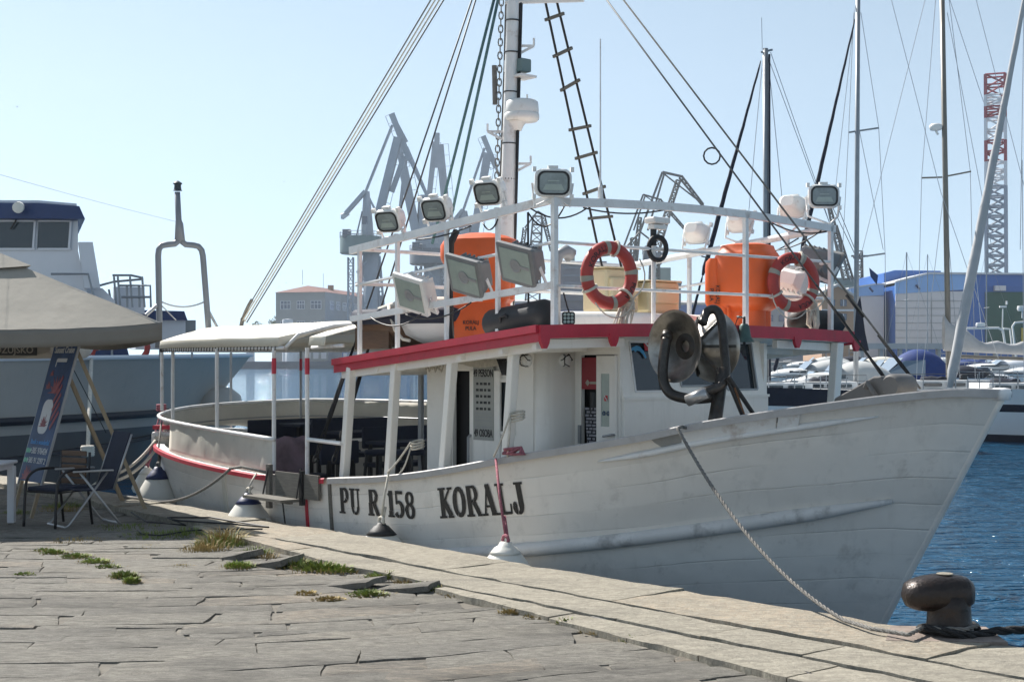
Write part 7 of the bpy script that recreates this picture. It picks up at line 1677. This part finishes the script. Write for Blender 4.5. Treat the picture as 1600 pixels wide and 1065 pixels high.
# ------------------------------------------------------------------ far shore: quay, buildings, shipyard cranes
def far_quay(x0, D0, x1, D1, top, name, m):
    a, b = W(x0, HOR, D0), W(x1, HOR, D1); mb = MB(); P = [(a.x, a.y), (b.x, b.y), (b.x, b.y + 400), (a.x, a.y + 400)]; mb.prism(P, -3, top); return struct(mb.build(name, m))
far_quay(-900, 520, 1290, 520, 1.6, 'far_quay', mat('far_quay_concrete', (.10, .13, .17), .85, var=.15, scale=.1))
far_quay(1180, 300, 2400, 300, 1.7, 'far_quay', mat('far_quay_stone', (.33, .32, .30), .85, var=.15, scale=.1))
def pbox(mb, x0, x1, y0, y1, D, dep, mi=0, o=Vector((0, 0, 0)), ang=0):
    a, b = W(x0, y1, D), W(x1, y0, D); mb.box(tuple(Vector(((a.x + b.x) / 2, D + dep / 2, (a.z + b.z) / 2)) - o), (b.x - a.x, dep, b.z - a.z), mi=mi)
def ppoly(mb, pts, D, dep, mi=0, o=Vector((0, 0, 0))):
    P = [W(x, y, D) - o for x, y in pts]; n = len(pts); v = Vector((0, dep, 0))
    mb.add(P + [p + v for p in P], [tuple(range(n))[::-1], tuple(range(n, 2 * n))] + [(i, (i + 1) % n, n + (i + 1) % n, n + i) for i in range(n)], mi)
def bthing2(name, label, cat, x, D, group=None):
    p = W(x, HOR, D); return thing(name, label, cat, (p.x, p.y, 1.6), 0, group), Vector((p.x, p.y, 1.6))
# grey two storey building with a tiled hip roof (corner towards us)
DB = 560; BD, o = bthing2('office_building', 'grey two storey harbour building with a brownish tiled roof left of the railing', 'building', 500, DB)
mb = MB(); c0, c1, c2 = W(431, 456, DB + 6), W(508, 456, DB), W(600, 462, DB + 75)
c3 = c0 + (c2 - c1); g = 1.6
P = [(q.x - o.x, q.y - o.y) for q in (c0, c1, c2, c3)]; zt = c1.z - 1.6; mb.prism(P, 0, zt); mb.build('wall', 'plaster', BD)
mb = MB(); ov = 1.0; ctr = Vector((sum(p[0] for p in P) / 4, sum(p[1] for p in P) / 4, 0)); E_ = [Vector((p[0], p[1], 0)) + (Vector((p[0], p[1], 0)) - ctr).normalized() * ov for p in P]
f_mid = (E_[0] + E_[1]) / 2; b_mid = (E_[2] + E_[3]) / 2; r0 = f_mid.lerp(b_mid, .12) + Vector((0, 0, zt + 3.1)); r1 = f_mid.lerp(b_mid, .88) + Vector((0, 0, zt + 3.1)); E_ = [e + Vector((0, 0, zt)) for e in E_]
mb.add(E_ + [r0, r1], [(0, 1, 4), (1, 2, 5, 4), (2, 3, 5), (3, 0, 4, 5), (3, 2, 1, 0)]); RF_ = mb.build('roof', 'roof_tile', BD)
mb = MB(); q = r0.lerp(r1, .28) + Vector((3.5, 0, -.4)); mb.box(tuple(q), (2.2, 2.2, 2.8)); mb.build('chimney', 'plaster_tan', RF_)
mb = MB(); 
for k in (-.1, .3): q = r0.lerp(r1, k); mb.tube([q, q + Vector((0, 0, 6))], .08, 4)
mb.build('roof_antenna', 'wire', RF_)
d1 = (Vector((P[1][0], P[1][1], 0)) - Vector((P[0][0], P[0][1], 0))); n1 = Vector((d1.y, -d1.x, 0)).normalized(); d2 = Vector((P[2][0], P[2][1], 0)) - Vector((P[1][0], P[1][1], 0)); n2 = Vector((d2.y, -d2.x, 0)).normalized()
def win(base, d, n, k, z, w, h, parent=BD):
    c_ = Vector((base[0], base[1], z)) + d * k; m_ = frame_m(c_ + n * .05, d, (0, 0, 1)); mb = MB(); mb.box(None, (w, h, .12), m=m_); w_ = mb.build('window', 'glass_blue', parent)
    mb = MB()
    for q in (-.5, -.17, .17, .5): mb.box(None, (.22, h, .2), m=m_ @ Matrix.Translation((q * w, 0, .05)))
    for q in (-.5, .1, .5): mb.box(None, (w + .2, .2, .18), m=m_ @ Matrix.Translation((0, q * h, .05)))
    mb.build('window_frame', 'tower_white', w_)
for z in (zt - 5.0, zt - 13.0, zt - 20.5):
    for k, w in ((.20, 4.2), (.51, 3.2), (.82, 4.4)): win(P[0], d1, n1, k, z, w, 3.2)
    for k in (.10, .20, .30, .45, .52, .66, .74, .84, .92): win(P[1], d2, n2, k, z, 4.0, 3.2)
# white tanks and low buildings on the far quay
for i, (x0, x1, y0, D, lb) in enumerate([(441, 458, 498, 545, 'white cylindrical tank in front of the grey office building, seen above the awning'), (446, 474, 540, 530, 'short white storage tank on the far quay, under the awning edge'), (384, 398, 548, 530, 'small white tank on the far quay close to the ship\'s bow')]):
    a, b = W(x0, 563, D), W(x1, y0, D); r_ = (b.x - a.x) / 2; o_ = thing('storage_tank', lb, 'tank', ((a.x + b.x) / 2, D, 1.6), 0, 'white tanks on the far quay'); h = b.z - 1.6
    mb = MB(); mb.lathe([(r_, 0), (r_, h - .6), (r_ * .9, h - .2), (0, h)], n=20); mb.build('tank_shell', 'tower_white', o_, smooth=True, auto=40)
sheds = [(475, 512, 536, 527, 'plaster', 'roof_grey', 'long grey shed on the far quay right of the white tanks'), (560, 640, 500, 535, 'hall_blue', 'roof_grey', 'blue workshop with a pale roof behind the starboard rail posts'), (655, 860, 474, 600, 'hall_blue', 'roof_grey', 'long blue shipyard hall with a white roof edge behind the railing'), (860, 1125, 476, 640, 'hall_blue', 'roof_grey', 'low blue hall with a white roof edge right of the long shipyard hall'), (535, 560, 545, 528, 'hall_blue', 'roof_grey', 'small dark blue shed on the far quay')]
for x0, x1, y0, D, wm, rm, lb in sheds:
    o_, oo = bthing2('shipyard_hall', lb, 'building', (x0 + x1) / 2, D, 'low halls on the far quay'); mb = MB(); pbox(mb, x0, x1, y0, 563.4, D, 22, 0, oo); mb.build('wall', wm, o_)
    mb = MB(); a, b = W(x0, y0, D), W(x1, y0, D); z = a.z - oo.z; y_ = [-.5, 11, 22.5]; mb.grid([[(a.x - oo.x - .5, y_[k] + D - oo.y, z + .9 + (1.4 if k == 1 else 0)) for k in range(3)], [(b.x - oo.x + .5, y_[k] + D - oo.y, z + .9 + (1.4 if k == 1 else 0)) for k in range(3)]]); mb.box(((a.x + b.x) / 2 - oo.x, D - oo.y - .3, z + .45), (b.x - a.x + 1, .5, .9)); mb.build('roof', rm, o_)
    for k in range(3):
        xx = x0 + (x1 - x0) * (k + .5) / 3; w_ = (x1 - x0) / 9; mb = MB(); pbox(mb, xx - w_, xx + w_, y0 + (563 - y0) * .35, 563 - (563 - y0) * .1, D - .15, .3, 0, oo); mb.build('door', 'hall_panel', o_)
o_, oo = bthing2('arched_shed', 'small light blue shed with a curved roof between grey building and railing', 'building', 580, 550)
mb = MB(); ppoly(mb, [(567, 563)] + [(567 + 23 * k / 8, 486 - 9 * math.sin(math.pi * k / 8)) for k in range(9)] + [(590, 563)], 550, 20, 0, oo); mb.build('wall', 'hall_light', o_)
mb = MB(); pbox(mb, 569, 589, 492, 520, 549.7, .4, 0, oo); mb.build('door', 'tower_white', o_)
# dark ship-like block behind the ring
o_, oo = bthing2('accommodation_block', 'dark blue grey ship superstructure with rows of window bands, left of the red ring', 'ship', 915, 620)
mb = MB(); pbox(mb, 876, 948, 408, 470, 620, 20, 0, oo); pbox(mb, 866, 1064, 447, 482, 622, 22, 0, oo); ppoly(mb, [(1030, 440), (1066, 440), (1058, 470), (1030, 470)], 622, 20, 0, oo); mb.build('hull_block', mat('block_paint', (.075, .09, .14), .6, var=.12, scale=.1), o_)
for y in (416, 428, 440, 452):
    mb = MB(); pbox(mb, 880, 944, y, y + 4, 619.6, .5, 0, oo); mb.build('window_band', 'glass_blue', o_)
mb = MB(); pbox(mb, 1020, 1048, 418, 448, 610, 10, 0, oo); mb.build('deck_house', 'crane_green', o_); mb = MB(); pbox(mb, 888, 898, 398, 410, 615, 5, 0, oo); mb.build('deck_house', 'crane_green', o_)
# ------------------------------------------------------------------ level-luffing cranes
def crane(label, base, D, drum, bars, trusses=(), extra=None, cm='crane_grey'):
    root, o_ = bthing2('harbour_crane', label, 'crane', base, D, 'shipyard cranes on the far shore'); bars = [(b_[0], *b_[1:5], b_[5] * 1.35, b_[6] * 1.2, b_[7]) for b_ in bars]
    def P(x, y, dy=0.0): return W(x, y, D) + Vector((0, dy, 0)) - o_
    px = D / F_PX
    if drum:
        x0, x1, y0, y1, m_ = drum; a = P((x0 + x1) / 2, y1); mb = MB(); r_ = (x1 - x0) / 2 * px; h = (y1 - y0) * px; mb.lathe([(r_ * .92, 0), (r_, .4), (r_, h), (r_ * .98, h + .5), (0, h + .5)], Matrix.Translation(a), 24); mb.build('machine_house', m_, root, smooth=True, auto=40)
    for (nm, x0, y0, x1, y1, w0, dep, off) in bars:
        w_ = w0 * px; mb = MB()
        for s_ in ((-1, 1) if off else (0,)): mb.bar(P(x0, y0, s_ * off), P(x1, y1, s_ * off), w_, dep, up=(0, 1, 0)) if False else mb.bar(P(x0, y0, s_ * off), P(x1, y1, s_ * off), dep, w_, up=(Vector((0, 1, 0)).cross(P(x1, y1) - P(x0, y0))))
        if off:
            for k in range(8):
                qa, qb = P(x0, y0).lerp(P(x1, y1), k / 8), P(x0, y0).lerp(P(x1, y1), (k + 1) / 8); sgn = 1 if k % 2 else -1; mb.bar(qa + Vector((0, sgn * off, 0)), qb - Vector((0, sgn * off, 0)), w_ * .22)
            for k in (.1, .35, .6, .9): q = P(x0, y0).lerp(P(x1, y1), k); mb.bar(q - Vector((0, off, 0)), q + Vector((0, off, 0)), w_ * .5)
        if nm in ('jib', 'fly_jib') and w0 > 5:            # walkway with rail along the arm
            up_ = Vector((0, 1, 0)).cross(P(x1, y1) - P(x0, y0)).normalized() * (w_ * .5); A_, B_ = P(x0, y0) + up_, P(x1, y1) + up_
            mb.tube([A_ + up_ * 1.2, B_ + up_ * 1.2], .10, 4)
            for k in range(7): q = A_.lerp(B_, k / 6); mb.tube([q, q + up_ * 1.2], .08, 4)
        mb.build(nm, cm, root)
    if drum:
        x0, x1, y0, y1, m_ = drum; mb = MB(); c_ = P((x0 + x1) / 2, y0); r_ = (x1 - x0) / 2 * px
        for z_ in (1.0, 2.0): mb.tube([c_ + Vector((r_ * math.cos(a), r_ * math.sin(a), z_)) for a in [j * .393 for j in range(16)]], .10, 4, True)
        for j in range(16): a = j * .393; q = c_ + Vector((r_ * math.cos(a), r_ * math.sin(a), 0)); mb.tube([q, q + Vector((0, 0, 2))], .08, 4)
        mb.build('platform_rail', cm, root)
        mb = MB(); pbox(mb, x0 + 4, x0 + 16, y0 - 14, y0 - 1, D - r_ * .8, 4, 0, o_); mb.build('operator_cabin', 'crane_dark', root); mb = MB(); pbox(mb, x0 + 5, x0 + 15, y0 - 12, y0 - 6, D - r_ * .8 - .3, .3, 0, o_); mb.build('cabin_window', 'glass_blue', root)
        mb = MB(); zt_ = P(x0, 566).z
        for j in range(9): qa, qb = P((x0 + x1) / 2 + (12 if j % 2 else -4), 562 - j * 17), P((x0 + x1) / 2 + (-4 if j % 2 else 12), 562 - (j + 1) * 17); mb.tube([qa - Vector((0, r_ * .7, 0)), qb - Vector((0, r_ * .7, 0))], .18, 4)
        mb.build('stairway', cm, root)
    for (nm, x0, y0, x1, y1, wa, wb, bays, r_) in trusses:
        mb = MB(); mb.truss(P(x0, y0), P(x1, y1), wa * px, wb * px, bays, r_, up=(0, 1, 0)); mb.build(nm, 'crane_steel' if cm != 'crane_grey' else cm, root)
    return root, P, px
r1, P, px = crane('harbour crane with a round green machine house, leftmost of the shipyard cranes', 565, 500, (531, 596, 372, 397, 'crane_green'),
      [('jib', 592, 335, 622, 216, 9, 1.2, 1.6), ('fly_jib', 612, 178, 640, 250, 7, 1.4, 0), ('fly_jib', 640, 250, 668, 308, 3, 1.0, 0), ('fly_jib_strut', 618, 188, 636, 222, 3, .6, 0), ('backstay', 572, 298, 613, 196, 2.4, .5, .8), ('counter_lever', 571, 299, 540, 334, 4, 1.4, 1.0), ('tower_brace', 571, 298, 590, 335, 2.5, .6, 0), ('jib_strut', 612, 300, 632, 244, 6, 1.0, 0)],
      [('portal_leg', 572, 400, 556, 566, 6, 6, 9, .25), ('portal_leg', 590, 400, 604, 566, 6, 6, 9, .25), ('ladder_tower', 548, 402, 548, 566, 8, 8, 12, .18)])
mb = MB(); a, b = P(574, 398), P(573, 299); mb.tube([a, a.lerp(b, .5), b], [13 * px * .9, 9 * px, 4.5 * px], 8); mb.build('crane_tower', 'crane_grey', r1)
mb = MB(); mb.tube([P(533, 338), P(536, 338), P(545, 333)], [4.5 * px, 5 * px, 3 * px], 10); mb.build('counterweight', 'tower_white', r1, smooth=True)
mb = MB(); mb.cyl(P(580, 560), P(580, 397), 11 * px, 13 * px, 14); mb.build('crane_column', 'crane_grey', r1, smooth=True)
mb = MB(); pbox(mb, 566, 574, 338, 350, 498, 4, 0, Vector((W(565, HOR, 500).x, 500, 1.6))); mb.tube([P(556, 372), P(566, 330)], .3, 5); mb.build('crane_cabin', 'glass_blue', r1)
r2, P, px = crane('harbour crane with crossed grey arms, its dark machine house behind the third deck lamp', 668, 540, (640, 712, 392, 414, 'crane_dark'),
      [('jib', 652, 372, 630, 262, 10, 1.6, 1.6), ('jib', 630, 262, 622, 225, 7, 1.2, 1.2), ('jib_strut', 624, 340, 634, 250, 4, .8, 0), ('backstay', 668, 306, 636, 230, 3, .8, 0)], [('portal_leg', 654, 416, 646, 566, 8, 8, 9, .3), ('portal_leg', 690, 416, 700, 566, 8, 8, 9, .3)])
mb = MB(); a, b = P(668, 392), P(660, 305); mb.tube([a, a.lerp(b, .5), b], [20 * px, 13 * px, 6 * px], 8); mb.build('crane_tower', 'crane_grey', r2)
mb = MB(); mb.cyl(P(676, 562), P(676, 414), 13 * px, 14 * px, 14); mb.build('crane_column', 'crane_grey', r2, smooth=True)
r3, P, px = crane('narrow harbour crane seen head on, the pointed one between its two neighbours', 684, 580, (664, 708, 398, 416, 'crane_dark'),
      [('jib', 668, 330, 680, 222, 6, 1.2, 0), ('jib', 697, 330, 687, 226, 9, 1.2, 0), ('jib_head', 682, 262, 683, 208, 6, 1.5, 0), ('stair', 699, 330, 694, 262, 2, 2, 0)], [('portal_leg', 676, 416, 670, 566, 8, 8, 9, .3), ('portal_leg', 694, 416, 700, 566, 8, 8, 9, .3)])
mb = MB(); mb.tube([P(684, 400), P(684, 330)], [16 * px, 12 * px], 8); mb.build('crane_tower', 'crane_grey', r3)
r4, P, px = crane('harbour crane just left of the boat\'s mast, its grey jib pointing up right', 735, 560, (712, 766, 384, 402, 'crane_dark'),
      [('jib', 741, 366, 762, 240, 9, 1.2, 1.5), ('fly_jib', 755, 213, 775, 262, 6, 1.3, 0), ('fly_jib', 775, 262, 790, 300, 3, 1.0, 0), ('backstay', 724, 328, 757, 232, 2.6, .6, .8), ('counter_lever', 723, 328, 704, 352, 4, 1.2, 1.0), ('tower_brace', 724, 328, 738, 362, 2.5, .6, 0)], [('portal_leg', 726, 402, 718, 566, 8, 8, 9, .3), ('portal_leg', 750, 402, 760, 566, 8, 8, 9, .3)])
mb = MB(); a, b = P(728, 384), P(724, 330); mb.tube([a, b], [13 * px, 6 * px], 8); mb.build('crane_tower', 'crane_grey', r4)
# lattice cranes
def lcrane(label, base, D, T, tubes=(), drum=None):
    root, P, px = crane(label, base, D, drum, (), T, cm='crane_steel')
    if tubes:
        mb = MB()
        for a, b, r_ in tubes: mb.tube([P(*a), P(*b)], r_, 5)
        mb.build('crane_rods', 'crane_steel', root)
    return root, P
r5, P = lcrane('dark lattice crane with a bent arm, behind the black ring lamp', 1030, 470, [('lattice_leg', 1023, 398, 1044, 330, 10, 8, 6, .22), ('lattice_leg', 1044, 330, 1060, 282, 7, 6, 5, .2), ('lattice_arm', 1063, 276, 1098, 320, 5, 3, 6, .18), ('lattice_tower', 990, 470, 990, 372, 12, 8, 7, .22), ('lattice_tower', 1022, 470, 1023, 398, 16, 12, 5, .25)],
                [((1035, 269), (1066, 276), .45), ((1035, 269), (1000, 362), .40), ((1038, 271), (1012, 360), .35), ((1000, 362), (980, 384), .35), ((1035, 270), (1097, 318), .28), ((1000, 362), (1023, 380), .3), ((1098, 320), (1110, 335), .3)], (1004, 1042, 398, 410, 'crane_dark'))
r6, P = lcrane('smaller lattice crane with a long arm and hook, left of the bent lattice crane', 1005, 500, [('lattice_arm', 1030, 312, 1072, 360, 4, 2.5, 7, .16), ('lattice_tower', 985, 470, 1000, 340, 9, 4, 9, .2)], [((1005, 304), (1032, 312), .35), ((1005, 304), (975, 384), .35), ((1008, 306), (990, 360), .3), ((1005, 304), (1050, 335), .2), ((1072, 360), (1066, 376), .2)])
r7, P = lcrane('rounded lattice boom rising behind the tall orange canister', 845, 480, [('lattice_tower', 832, 470, 840, 338, 22, 14, 10, .2), ('lattice_arm', 848, 336, 862, 392, 6, 4, 6, .16), ('lattice_arm', 820, 356, 812, 420, 5, 5, 6, .16)], [((820, 356), (840, 330), .3), ((840, 330), (850, 336), .3)])
r8, P = lcrane('lattice crane with a slanting boom on a green platform, left of the tall grey mast', 1325, 420, [('lattice_arm', 1295, 320, 1322, 436, 4, 9, 12, .16), ('lattice_arm', 1306, 352, 1330, 436, 3, 6, 9, .14), ('lattice_tower', 1343, 452, 1343, 392, 9, 7, 7, .16)], [((1310, 326), (1340, 400), .12), ((1300, 322), (1336, 398), .12), ((1330, 400), (1356, 400), .3)])
mb = MB(); pbox(mb, 1304, 1356, 434, 446, 420, 8, 0, Vector((W(1325, HOR, 420).x, 420, 1.6))); mb.tube([P(1330, 566), P(1330, 446)], 2.5, 10); mb.build('platform', 'crane_green', r8)
# red and white lattice tower
DT = 430; TW, o_ = bthing2('lattice_tower', 'tall square lattice tower banded red and white at its top', 'tower', 1556, DT); px = DT / F_PX
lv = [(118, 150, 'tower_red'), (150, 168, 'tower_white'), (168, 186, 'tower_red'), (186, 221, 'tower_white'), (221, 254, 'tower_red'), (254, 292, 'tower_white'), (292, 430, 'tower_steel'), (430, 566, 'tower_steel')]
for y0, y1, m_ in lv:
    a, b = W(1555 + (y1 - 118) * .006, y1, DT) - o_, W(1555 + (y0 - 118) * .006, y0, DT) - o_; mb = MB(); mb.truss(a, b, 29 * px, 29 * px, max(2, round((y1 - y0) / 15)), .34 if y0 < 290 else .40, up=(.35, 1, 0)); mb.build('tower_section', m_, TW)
# ------------------------------------------------------------------ shipyard hall on the right
DH = 330; HL, o_ = bthing2('shipyard_hall', 'big blue and grey shipyard hall with light blue gable and green door, at right', 'building', 1480, DH)
mb = MB(); pbox(mb, 1399, 1700, 446, 566, DH, 60, 0, o_); mb.build('wall', 'hall_blue', HL)
mb = MB(); ppoly(mb, [(1399, 459), (1399, 441), (1453, 428), (1511, 429), (1511, 452)], DH - .6, .5, 0, o_); mb.build('gable_band', 'hall_light', HL)
mb = MB(); pbox(mb, 1399.5, 1511, 455, 538, DH - .35, .3, 0, o_)
for k in range(1, 7): pbox(mb, 1399.5, 1511, 458 + k * 11.5, 458.6 + k * 11.5, DH - .5, .2, 1, o_)
pbox(mb, 1455, 1456, 458, 538, DH - .5, .2, 1, o_); mb.build('cladding', ['hall_panel', 'plaster'], HL)
mb = MB(); ppoly(mb, [(1453, 426), (1700, 428), (1700, 448), (1511, 448), (1511, 430)], DH - .2, 30, 0, o_); mb.build('upper_wall', 'hall_blue', HL)
mb = MB(); ppoly(mb, [(1399, 439), (1453, 425), (1700, 427), (1700, 429.5), (1453, 428), (1399, 441.5)], DH - 1.2, 40, 0, o_); mb.build('roof', 'tower_white', HL)
mb = MB(); pbox(mb, 1540, 1700, 456, 545, DH - .5, .4, 0, o_); mb.build('door', 'hall_green', HL)
mb = MB(); pbox(mb, 1596, 1640, 512, 540, DH - .9, .3, 0, o_); mb.build('door_panel', 'yellow', HL)
mb = MB(); pbox(mb, 1555, 1572, 446, 454, DH - 1.5, 1.2, 0, o_); mb.build('door_lamp', 'hall_panel', HL)
for x, y in ((1433, 448), (1360, 452)): mb = MB(); mb.tube([W(x - 2, y - 3, DH - .9) - o_, W(x + 4, y + 4, DH - .9) - o_], .25, 5); mb.build('wall_mark', 'ship_blue', HL)
HM, o_ = bthing2('stair_tower', 'dark blue topped block with a narrow peach stair tower, left of the light blue gable', 'building', 1390, DH + 20)
mb = MB(); ppoly(mb, [(1381, 566), (1381, 427), (1398, 422), (1470, 423), (1470, 566)], DH + 20, 30, 0, o_); mb.build('wall', 'hall_blue', HM)
mb = MB(); pbox(mb, 1383, 1399, 449, 566, DH + 19, .8, 0, o_); mb.build('stair_wall', 'plaster_peach', HM)
for i, y in enumerate((455, 472, 489, 506, 523)):
    mb = MB(); pbox(mb, 1394, 1398, y, y + 9, DH + 18.6, .5, 0, o_); mb.build('window', 'glass_blue', HM); mb = MB(); pbox(mb, 1385, 1391, y + 1, y + 9, DH + 18.6, .5, 0, o_); mb.build('window', 'yellow' if i == 1 else 'glass_blue', HM)
HW, o_ = bthing2('shipyard_hall', 'lower hall with a light blue band over pale cladding, left of the peach stair tower', 'building', 1356, DH + 5)
mb = MB(); pbox(mb, 1330, 1381, 462, 566, DH + 5, 30, 0, o_); mb.build('wall', 'hall_panel', HW)
mb = MB(); ppoly(mb, [(1330, 463), (1330, 449), (1368, 444), (1381, 444), (1381, 461)], DH + 4.5, 31, 0, o_); mb.build('gable_band', 'hall_light', HW)
mb = MB(); ppoly(mb, [(1326, 449), (1368, 442.6), (1384, 442.6), (1384, 444), (1368, 444.6), (1326, 451)], DH + 4, 32, 0, o_); mb.build('roof', 'tower_white', HW)
TB, o_ = bthing2('gabled_house', 'tan gabled house with a grey roof, left of the pale hall', 'house', 1312, DH - 20)
mb = MB(); ppoly(mb, [(1284, 566), (1284, 458), (1310, 446), (1334, 462), (1334, 566)], DH - 20, 20, 0, o_); mb.build('wall', 'plaster_tan', TB)
mb = MB(); ppoly(mb, [(1278, 458), (1310, 443), (1340, 463), (1340, 466), (1310, 447), (1278, 461)], DH - 21, 22, 0, o_); mb.build('roof', 'roof_grey', TB)
for x in (1300, 1318):
    for y in (468, 490): mb = MB(); pbox(mb, x - 5, x + 5, y, y + 10, DH - 20.3, .4, 0, o_); w_ = mb.build('window', 'glass_blue', TB); mb = MB(); pbox(mb, x - .7, x + .7, y, y + 10, DH - 20.6, .2, 0, o_); mb.build('window_frame', 'tower_white', w_)
mb = MB(); pbox(mb, 1284, 1334, 483, 486, DH - 20.4, .5, 0, o_); mb.build('cornice', 'tower_white', TB)
G2, o_ = bthing2('grey_warehouse', 'pale grey warehouse behind the white rope coil and the canister', 'building', 1230, DH + 60); mb = MB(); pbox(mb, 1190, 1290, 478, 566, DH + 60, 20, 0, o_); mb.build('wall', 'plaster', G2); mb = MB(); ppoly(mb, [(1186, 479), (1240, 468), (1294, 479), (1294, 481), (1186, 481)], DH + 59, 22, 0, o_); mb.build('roof', 'roof_grey', G2)
for k in range(5): mb = MB(); pbox(mb, 1198 + k * 19, 1208 + k * 19, 492, 502, DH + 59.6, .5, 0, o_); mb.build('window', 'glass_blue', G2)
# a wooded knoll behind the grey building
def tree(label, x, D, ybase, ytop, wpx, n=520):
    p = W(x, ybase, D); px = D / F_PX; h = (ybase - ytop) * px; w = wpx * px / 2; o = thing('tree', label, 'tree', p, 0, 'trees beside the grey office building'); r2 = random.Random(int(x)); mb = MB()
    mb.tube([(0, 0, -h * .3), (0, 0, h * .35), (.1 * w, 0, h * .7)], [w * .10, w * .07, w * .03], 6)
    for k in range(4): a = k * 1.6; mb.tube([(0, 0, h * .3), (w * .5 * math.cos(a), w * .5 * math.sin(a), h * .65)], [w * .05, w * .02], 5)
    mb.build('trunk', 'wood', o); mb = MB(); cl = [(r2.uniform(-.75, .75) * w, r2.uniform(-.7, .7) * w, r2.uniform(.3, .85) * h, r2.uniform(.25, .45) * w) for _ in range(9)]
    for _ in range(n):
        cx, cy, cz, cr_ = r2.choice(cl); d = Vector((r2.gauss(0, 1), r2.gauss(0, 1), r2.gauss(0, 1))).normalized() * cr_ * r2.random() ** .4; c_ = Vector((cx, cy, cz)) + d; s_ = w * r2.uniform(.05, .10); x_ = Vector((r2.gauss(0, 1), r2.gauss(0, 1), r2.gauss(0, 1))).normalized(); y_ = x_.cross(Vector((r2.gauss(0, 1), r2.gauss(0, 1), r2.gauss(0, 1)))).normalized()
        mb.add([c_ + x_ * s_, c_ + y_ * s_, c_ - x_ * s_, c_ - y_ * s_], [(0, 1, 2, 3)])
    mb.build('crown', 'leaf', o)
tree('dark bushy tree just left of the grey office building', 420, 600, 535, 494, 30)
tree('low dark tree farther left of the grey office building', 403, 620, 535, 502, 34)
tree('taller thin dark tree touching the left wall of the grey office building', 428, 610, 530, 488, 14, 300)
# gulls
for i, (x, y, s_, a, lb) in enumerate([(27, 167, 12, .3, 'gull gliding at the upper left of the sky'), (444, 284, 6, -.4, 'tiny bird left of the long ropes'), (438, 429, 6, .5, 'small bird above the grey building, highest of the flock'), (447, 442, 5, .9, 'small bird above the grey building, lower right of the flock'), (436, 447, 6, .2, 'small bird above the grey building, lowest of the flock'), (228, 398, 5, .6, 'tiny bird left of the forked gantry'), (332, 434, 4, .1, 'tiny bird right of the forked gantry'), (370, 476, 4, .4, 'tiny bird beside the lower end of the long ropes'), (1458, 262, 5, .3, 'tiny dark bird left of the brownish mast')]):
    D = 90; c_ = W(x, y, D); w = s_ * D / F_PX / 2; mb = MB()
    mb.tube([(-w * .1, -w * .5, 0), (0, 0, .02 * w), (w * .05, w * .5, 0)], [w * .05, w * .14, w * .03], 6)
    for sg in (-1, 1): mb.add([(0, -w * .15, 0), (sg * w * .5, -w * .1, w * .28), (sg * w, w * .1, w * .08), (sg * w * .5, w * .12, w * .25), (0, w * .15, 0)], [(0, 1, 2, 3, 4)])
    o = mb.build('gull', 'bird'); o.location = c_; o.rotation_euler = (.2, a * .5, a); tag(o, lb, 'bird', 'gulls in the sky')

mb = MB(); pbox(mb, 1335, 1900, 536, 545, 296, 4); 
for k in range(14): pbox(mb, 1345 + k * 30, 1350 + k * 30, 545, 592, 297, 1.5)
struct(mb.build('pier', 'roof_grey'))
# ------------------------------------------------------------------ sea haze over the harbour
mb = MB(); mb.box((0, 300, 73), (1800, 900, 153.8 + 2))
hz = mb.build('haze', 'water_placeholder' if False else 'white'); hz.data.materials.clear()
hm = bpy.data.materials.new("haze_air"); hm.use_nodes = True; nt = hm.node_tree
for n_ in list(nt.nodes):
    if n_.type == 'BSDF_PRINCIPLED': nt.nodes.remove(n_)
pv = nt.nodes.new("ShaderNodeVolumePrincipled"); pv.inputs["Color"].default_value = (.9, .96, 1, 1); pv.inputs["Density"].default_value = 0.00019; pv.inputs["Anisotropy"].default_value = 0.3
nt.links.new(pv.outputs[0], nt.nodes["Material Output"].inputs["Volume"]); hz.data.materials.append(hm); hz['kind'] = 'stuff'; hz['label'] = 'thin pale sea haze over the whole harbour'
